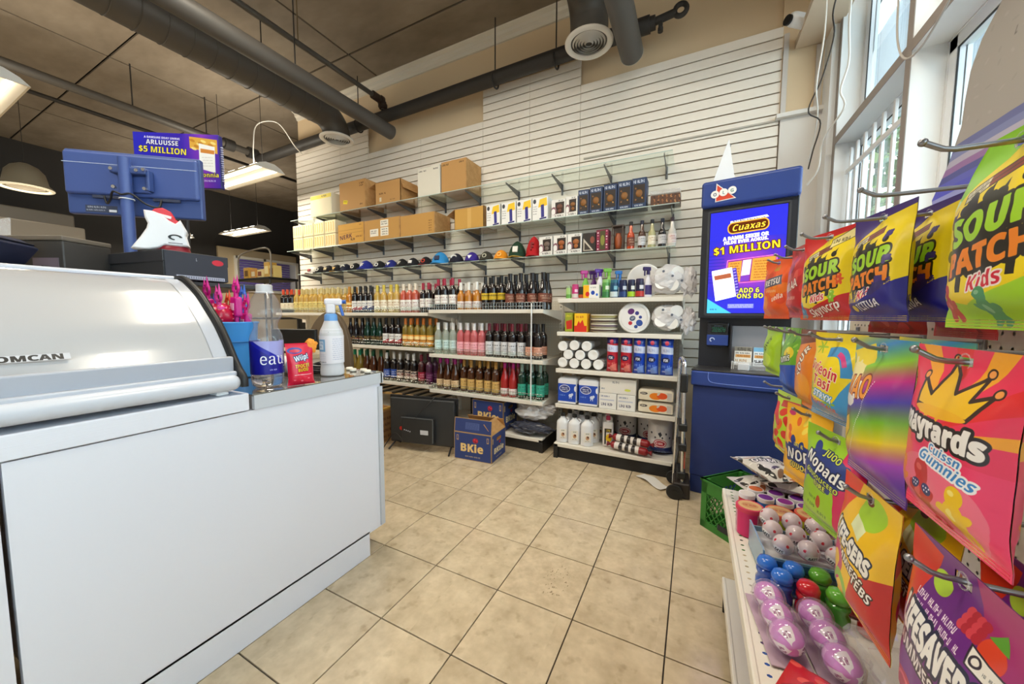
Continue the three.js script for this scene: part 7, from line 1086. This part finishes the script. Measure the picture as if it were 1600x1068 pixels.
const lidM = new THREE.MeshStandardMaterial({ roughness: 0.5, map: canvasTex(96, 96, (g, w, h) => { fillAll(g, w, h, '#d8b078'); blob(g, 48, 48, 34, 26, '#c8945c'); scrib(g, 22, 40, 52, 14, '#b03a2c'); }) });
tin('pink gum tub with tan lid on the shelf', 0.552, -0.012, 0.036, 0.088, '#d8246c', lidM, { m: tubTex('#d8246c', '#c01c5c', null), rim: '#d83c5c' });
[[0.628, -0.01], [0.703, -0.03], [0.778, -0.05]].forEach(([x, z]) => tin('lime gum tub with tan lid on the shelf', x, z - 0.004, 0.036, 0.088, '#c8d41e', lidM, { m: tubTex('#c8d024', '#d8402c', 'Nopals'), rim: '#d8583c', group: 'lime gum tubs' }));
// egg candies in a display tray
{
  const t = thing('display_tray', 'pale blue clear tray holding white and pink eggs', 'tray', [0.675, yS, 0.118], 0.08);
  mesh('egg_insert', box(0.235, 0.042, 0.138, 0, 0.026, 0), MAT.milky, t);
  mesh('tray', merge([box(0.25, 0.004, 0.15, 0, 0.002, 0), box(0.25, 0.06, 0.004, 0, 0.03, 0.073), box(0.25, 0.06, 0.004, 0, 0.03, -0.073), box(0.004, 0.075, 0.15, -0.123, 0.037, 0), box(0.004, 0.06, 0.15, 0.123, 0.03, 0)]), mat([0.35, 0.55, 0.70], 0.2, { transmission: 0.4, thickness: 0 }), t);
  mesh('printed_edge', box(0.24, 0.02, 0.001, 0, 0.045, 0.0758), cm('#3a6a98', 0.4), t);
}
const eggG = (() => { const g = new THREE.SphereGeometry(0.023, 22, 16), p = g.attributes.position; for (let i = 0; i < p.count; i++) { const y = p.getY(i); p.setY(i, y * (y > 0 ? 1.35 : 1.1)); } g.computeVertexNormals(); return g; })();
const eggTex = (a, b) => new THREE.MeshPhysicalMaterial({ roughness: 0.2, clearcoat: 0.7, map: canvasTex(256, 128, (g, w, h) => { fillAll(g, w, h, a); g.fillStyle = b; g.fillRect(0, 66, w, 62); for (let k = 0; k < 3; k++) { blob(g, 30 + k * 90, 58, 26, 14, '#f2eef0'); tx(g, 'MIS', 30 + k * 90, 58, 20, '#2a2430', { style: 'italic bold' }); blob(g, 70 + k * 90, 34, 8, 6, '#c8283c'); } for (let i = 0; i < 10; i++) blob(g, (i * 53) % w, 88 + (i * 17) % 30, 7, 4, '#e8a8bc', i); }) });
const eggW = eggTex('#d6c6cc', '#c9b3be'), eggP = eggTex('#d8c8ce', '#d884ac');
[[0, 0, 0], [1, 0, 0], [2, 0, 1], [3, 0, 1], [0, 1, 0], [1, 1, 0], [2, 1, 1], [3, 1, 1], [0.3, 2, 0], [1.3, 2, 1], [2.4, 2, 0], [3.4, 2, 0]].forEach(([i, j, p], k) => { const m = mesh(numbered('candy_egg'), eggG, p ? eggP : eggW, scene, [0.588 + i * 0.051, yS + 0.055 + (j === 0 ? 0.026 : j === 1 ? 0.016 : 0.008) + 0.02, 0.070 + j * 0.049], [0.5, i * 0.8, 0.1]); m.scale.setScalar(1.02); m.userData = { label: p ? 'pink foil candy egg in the blue tray' : 'white foil candy egg in the blue tray', category: 'candy', group: p ? 'pink tray eggs' : 'white tray eggs' }; });
// squeeze candy bottles
const sqG = lathe([[0, 0], [0.02, 0], [0.023, 0.004], [0.0225, 0.03], [0.018, 0.045], [0.022, 0.06], [0.0215, 0.072], [0.012, 0.082]], 22), sqC = lathe([[0.014, 0.078], [0.021, 0.082], [0.022, 0.098], [0.017, 0.116], [0.008, 0.122], [0, 0.123]], 22);
[[0.562, 0.225, 0], [0.585, 0.268, 0], [0.615, 0.225, 0], [0.630, 0.285, 1], [0.665, 0.225, 2], [0.682, 0.285, 2], [0.722, 0.235, 1], [0.735, 0.295, 1]].forEach(([x, z, c]) => { const nm = ['blue', 'red', 'green'][c], t = thing('squeeze_candy', `small ${nm} capped squeeze candy bottle behind the pink eggs`, 'candy', [x, yS, z], 0.6 * x * 9, `${nm} squeeze candies`); t.scale.set(1, 0.6, 1); mesh('bottle', sqG, mat([[0.03, 0.10, 0.45], [0.5, 0.01, 0.02], [0.06, 0.30, 0.03]][c], 0.2, { clearcoat: 0.6 }), t); mesh('cap', sqC, mat([[0.02, 0.16, 0.66], [0.6, 0.01, 0.02], [0.12, 0.42, 0.03]][c], 0.25, { clearcoat: 0.6 }), t); mesh('printed_band', new THREE.CylinderGeometry(0.0222, 0.0205, 0.018, 16, 1, true, -0.6, 1.8).translate(0, 0.052, 0), cm(['#c8d8f0', '#f0d8c8', '#e0ecc0'][c], 0.4), t); });
// pink egg triple packs
[[0.558, 0.375], [0.636, 0.395]].forEach(([x, z], k) => {
  const t = thing('egg_triple_pack', k ? 'clear triple pack of pink eggs beside the green candies' : 'clear triple pack of pink eggs at the shelf edge', 'candy', [x, yS, z], 0.12);
  for (let i = 0; i < 3; i++) { const e = mesh('egg', eggG, eggTex2(), t, [0, 0.036, -0.055 + i * 0.055], [Math.PI / 2 - 0.2, 0, 0]); e.scale.set(1.22, 1.22, 1.22); }
  mesh('blister', merge([0, 1, 2].map((i) => new THREE.SphereGeometry(0.033, 20, 14).scale(1, 1.05, 0.95).translate(0, 0.036, -0.055 + i * 0.055))), mat([0.97, 0.95, 0.98], 0.04, { transmission: 0.95, thickness: 0 }), t);
  mesh('backing_card', rbox(0.07, 0.003, 0.19, 0.001, 0, 0.002, 0), cm('#b8a0b0', 0.5), t);
});
function eggTex2() { return eggTex2.m ??= new THREE.MeshPhysicalMaterial({ roughness: 0.2, clearcoat: 0.7, map: canvasTex(256, 128, (g, w, h) => { fillAll(g, w, h, '#cf8acf'); for (let k = 0; k < 3; k++) { poly(g, [[k * 90, 20], [k * 90 + 40, 6], [k * 90 + 50, 44], [k * 90 + 8, 52]], '#ece6ee'); scrib(g, k * 90 + 6, 24, 36, 14, '#7c3a6c'); g.fillStyle = '#e0b0e0'; g.fillRect(k * 90 + 50, 60, 24, 60); blob(g, k * 90 + 20, 100, 14, 9, '#b85ab0'); } }) }); }
{ const t = thing('clear_wrapper', 'crumpled clear plastic wrapper spread on the shelf', 'wrapper', [0.745, yS, 0.47]); mesh('film', lumpy(0.085, 0.85, 0.3, 1.7, 0.8, 3.0, 5, 5).scale(1, 0.75, 1).translate(0, 0.052, 0), mat([0.95, 0.95, 0.96], 0.08, { transmission: 0.9, thickness: 0 }), t); }
{ const t = thing('snack_bag', 'dark red foil wrapper at the shelf edge', 'wrapper', [0.60, yS, 0.53]); mesh('printed_pouch', pouchGeo(0.09, 0.12, 0.03, 90, {}).translate(0, -0.06, 0).rotateX(-Math.PI / 2).rotateY(1.1).translate(0, 0.02, 0), BAGS.redJelly, t); }
[[0.60, 0.0, '#3a2a78', 'tall purple printed packet standing on the base deck'], [0.61, 0.11, '#55307c', 'second purple printed packet standing on the base deck'], [0.59, 0.22, '#1f55b8', 'blue printed packet standing on the base deck'], [0.62, -0.12, '#4a2a60', 'dark violet packet at the end of the base deck']].forEach(([x, z, c, l], i) => { const t = thing('snack_packet', l, 'packet', [x, 0.14, z], -Math.PI / 2); mesh('printed_pouch', pouchGeo(0.10, 0.24 - (i % 2) * 0.05, 0.06, 100 + i, { stand: 1, seal: 0 }), cm(c, 0.35), t); mesh('printed_patch', new THREE.PlaneGeometry(0.05, 0.04), new THREE.MeshStandardMaterial({ roughness: 0.4, map: canvasTex(96, 64, (g, w, h) => { fillAll(g, w, h, '#e4deec'); scrib(g, 8, 12, 76, 16, '#3a2a78'); scrib(g, 8, 38, 60, 12, '#b83a5c'); }) }), t, [0, 0.1, 0.036]); });
// large curled poster behind the hooks
{
  const t = thing('curled_poster', 'large grey curled poster sheet standing between rack and windows', 'poster', [0.955, 0, 0]);
  const zs = [[1.33, -0.10], [1.42, -0.175], [1.5, -0.212], [1.58, -0.16], [1.66, -0.117], [1.72, -0.105], [1.78, -0.085], [1.83, -0.045], [1.87, 0.03], [1.90, 0.14], [1.92, 0.3]];
  const P = [], U = [], I = [], nz = 18; zs.forEach(([y, za], j) => { for (let i = 0; i <= nz; i++) { const k = i / nz, z = za + (1.0 - za) * k; const bx = 0.02 * Math.sin((y - 1.33) * 5) + 0.05 * Math.max(0, y - 1.68) * Math.sin(k * 5) + 0.012 * fbm(z * 4, y * 4, 3, 3); P.push(bx, y, z); U.push(k, (y - 1.33) / 0.59); } });
  for (let j = 0; j < zs.length - 1; j++) for (let i = 0; i < nz; i++) { const a = j * (nz + 1) + i; I.push(a, a + 1, a + nz + 1, a + 1, a + nz + 2, a + nz + 1); }
  const g = new THREE.BufferGeometry(); g.setAttribute('position', new THREE.Float32BufferAttribute(P, 3)); g.setAttribute('uv', new THREE.Float32BufferAttribute(U, 2)); g.setIndex(I); g.computeVertexNormals();
  const back = g.clone().translate(0.003, 0, 0);
  mesh('printed_sheet', g, new THREE.MeshStandardMaterial({ side: THREE.DoubleSide, roughness: 0.35, map: canvasTex(512, 512, (c, w, h) => { fillAll(c, w, h, '#a9a39c'); for (let i = 0; i < 160; i++) blob(c, (i * 97) % w, (i * 57) % 250, 5, 2, i % 2 ? '#a29c95' : '#b0aaa4', i); const cs = ['#6a6fa4', '#8088b8', '#b8b4c8', '#9a74a8', '#5a5f9c', '#6468c0', '#5a5ec4', '#9aa0d4', '#c8a08c', '#d89a70', '#565c8c', '#a8a8bc', '#d8b068', '#5c5460', '#c8905c', '#786c80', '#c4b8a8']; cs.forEach((q, i) => { c.fillStyle = q; c.fillRect(0, 262 + i * 15, w, 16); }); scrib(c, 60, 110, 8, 12, '#6c6660'); blob(c, 90, 150, 4, 6, '#55504a'); blob(c, 140, 90, 4, 5, '#55504a'); }) }), t);
  mesh('sheet_back', back, cm('#d8d8da', 0.6), t);
}
// ------------------------------------------------------------------ far end of the shop
{
  const w = struct('wall_alcove', 'beige wall patch at the far end of the shop', box(0.06, 2.75, 1.85, -9.6, 1.38, -4.13), mat([0.55, 0.44, 0.28], 0.7));
  const g = struct('window_20', 'bright far window with purple shutters', null, null, [-9.54, 0.55, -4.3]);
  mesh('frame', merge([box(0.05, 0.06, 1.5, 0, 2.0, 0), box(0.05, 0.06, 1.5, 0, 1.2, 0), box(0.05, 0.86, 0.06, 0, 1.6, -0.75), box(0.05, 0.86, 0.06, 0, 1.6, 0.75), box(0.05, 0.86, 0.05, 0, 1.6, 0.1)]), cm('#e8e4da', 0.5), g);
  mesh('shutter', merge(Array.from({ length: 12 }, (_, i) => box(0.012, 0.04, 0.6, 0.02, 1.27 + i * 0.06, 0.42))), cm('#6a5aa8', 0.5), g);
  mesh('shutter', merge(Array.from({ length: 12 }, (_, i) => box(0.012, 0.04, 0.55, 0.02, 1.27 + i * 0.06, -0.25))), cm('#7a6ab4', 0.5), g);
  mesh('pane', box(0.006, 0.8, 1.44, -0.015, 1.6, 0), cm('#d8dcea', 0.2), g);
}
{
  const t = thing('far_shelf', 'black shelf on a tube frame behind the lollipop tub', 'shelving', [-6.2, 0, -2.6]);
  mesh('shelf_board', rbox(1.0, 0.04, 0.5, 0.004, -0.2, 1.77, 0.1), MAT.black, t);
  mesh('lower_board', rbox(1.0, 0.03, 0.5, 0.004, -0.2, 1.1, 0.1), MAT.blackMetal, t);
  for (const x of [-0.68, 0.28]) for (const z of [-0.12, 0.32]) mesh('leg', bar([x, 0, z], [x, 1.75, z], 0.015, 10), MAT.blackMetal, t);
  mesh('tube_arch', tube([[-0.68, 1.78, 0.3], [-0.68, 2.12, 0.3], [-0.62, 2.2, 0.3], [0.2, 2.26, 0.3], [0.28, 2.2, 0.3], [0.28, 1.79, 0.3]], 0.014, 60, 8), cm('#7c766c', 0.4), t);
  const names = ['yellow and cream packet box', 'tan printed packet box', 'cream snack packet box', 'gold tall packet box', 'pale yellow packet box'];
  [[-0.55, 0.20, '#d8a848'], [-0.34, 0.16, '#c89048'], [-0.14, 0.15, '#dcc890'], [0.06, 0.26, '#c8a050'], [0.2, 0.2, '#d8c078']].forEach(([x, h, c], i) => { const b = thing('packet_box', names[i] + ' on the far black shelf', 'box', [-6.2 + x, 1.79, -2.42]); mesh('carton', rbox(0.17 - i * 0.012, h, 0.14, 0.004, 0, h / 2, 0), cm(c, 0.6), b); mesh('printed_panel', box(0.10, h * 0.5, 0.002, 0, h * 0.5, 0.071), cm(['#7a5a2c', '#e8dcb8', '#8a4a2c', '#e8d8a0', '#a8742c'][i], 0.6), b); });
}
{
  const t = thing('till_desk', 'cream back desk between the counter and wine shelves', 'desk', [-2.3, 0, -0.3]);
  mesh('desk_top', rbox(0.75, 0.03, 0.42, 0.004, 0, 0.885, 0), cm('#b8a888', 0.5), t);
  for (const x of [-0.34, 0.34]) mesh('side_panel', box(0.03, 0.87, 0.38, x, 0.435, 0), cm('#c8bca4', 0.5), t);
  const s = thing('till_screen', 'black till screen on the back desk', 'screen', [-2.14, 0.90, -0.3], 0.25);
  mesh('screen_case', rbox(0.36, 0.13, 0.03, 0.008, 0, 0.10, 0, 3), MAT.black, s); mesh('stand', merge([rbox(0.16, 0.012, 0.12, 0.004, 0, 0.006, -0.01), rbox(0.05, 0.06, 0.02, 0.004, 0, 0.035, -0.012)]), MAT.black, s);
  const a = thing('office_chair', 'brown arched chair behind the black till screen', 'chair', [-2.80, 0, -1.05], 0.35);
  const sh = new THREE.Shape(); sh.moveTo(-0.24, 0.62); sh.quadraticCurveTo(-0.20, 1.16, 0.05, 1.2); sh.quadraticCurveTo(0.25, 1.12, 0.24, 0.62); sh.lineTo(0.17, 0.62); sh.quadraticCurveTo(0.17, 1.02, 0.04, 1.10); sh.quadraticCurveTo(-0.12, 1.0, -0.17, 0.62); sh.closePath();
  mesh('back_frame', new THREE.ExtrudeGeometry(sh, { depth: 0.04, bevelSize: 0.008, bevelThickness: 0.008 }), cm('#6a5a48', 0.5), a);
  const cs = new THREE.Shape(); cs.moveTo(-0.16, 0.63); cs.quadraticCurveTo(-0.12, 0.98, 0.04, 1.07); cs.quadraticCurveTo(0.16, 1.0, 0.16, 0.63); cs.closePath();
  mesh('back_cushion', new THREE.ExtrudeGeometry(cs, { depth: 0.02, bevelEnabled: false }).translate(0, 0, 0.01), MAT.black, a);
  mesh('seat', rbox(0.46, 0.07, 0.44, 0.02, 0, 0.47, 0.2, 3), MAT.black, a);
  for (const [x, z] of [[-0.2, 0.02], [0.2, 0.02], [-0.2, 0.38], [0.2, 0.38]]) mesh('leg', bar([x, 0, z], [x, 0.45, z], 0.015, 8), MAT.blackMetal, a);
  for (const x of [-0.2, 0.2]) mesh('back_post', bar([x, 0.45, 0.02], [x, 0.68, 0.02], 0.015, 8), MAT.blackMetal, a);
}
// striped candy boxes beside the toy wands
{
  const t = thing('candy_display_box', 'white and red striped candy box beside the blue tub', 'box', [-1.66, yT, 0.50], 0.5);
  mesh('carton', rbox(0.13, 0.27, 0.12, 0.004, 0, 0.135, 0), cm('#e6ded0', 0.6), t);
  ['#b8604c', '#d8a090', '#8c2f3c', '#c8b4a8'].forEach((c, i) => mesh('striped_panel', box(0.029, 0.17, 0.002, -0.046 + i * 0.031, 0.10, 0.061), cm(c, 0.5), t));
  mesh('yellow_corner', rbox(0.05, 0.05, 0.122, 0.004, -0.03, 0.285, 0), cm('#e8b82c', 0.5), t);
}
camera.updateMatrixWorld(); scene.updateMatrixWorld(true);
renderer.render(scene, camera);
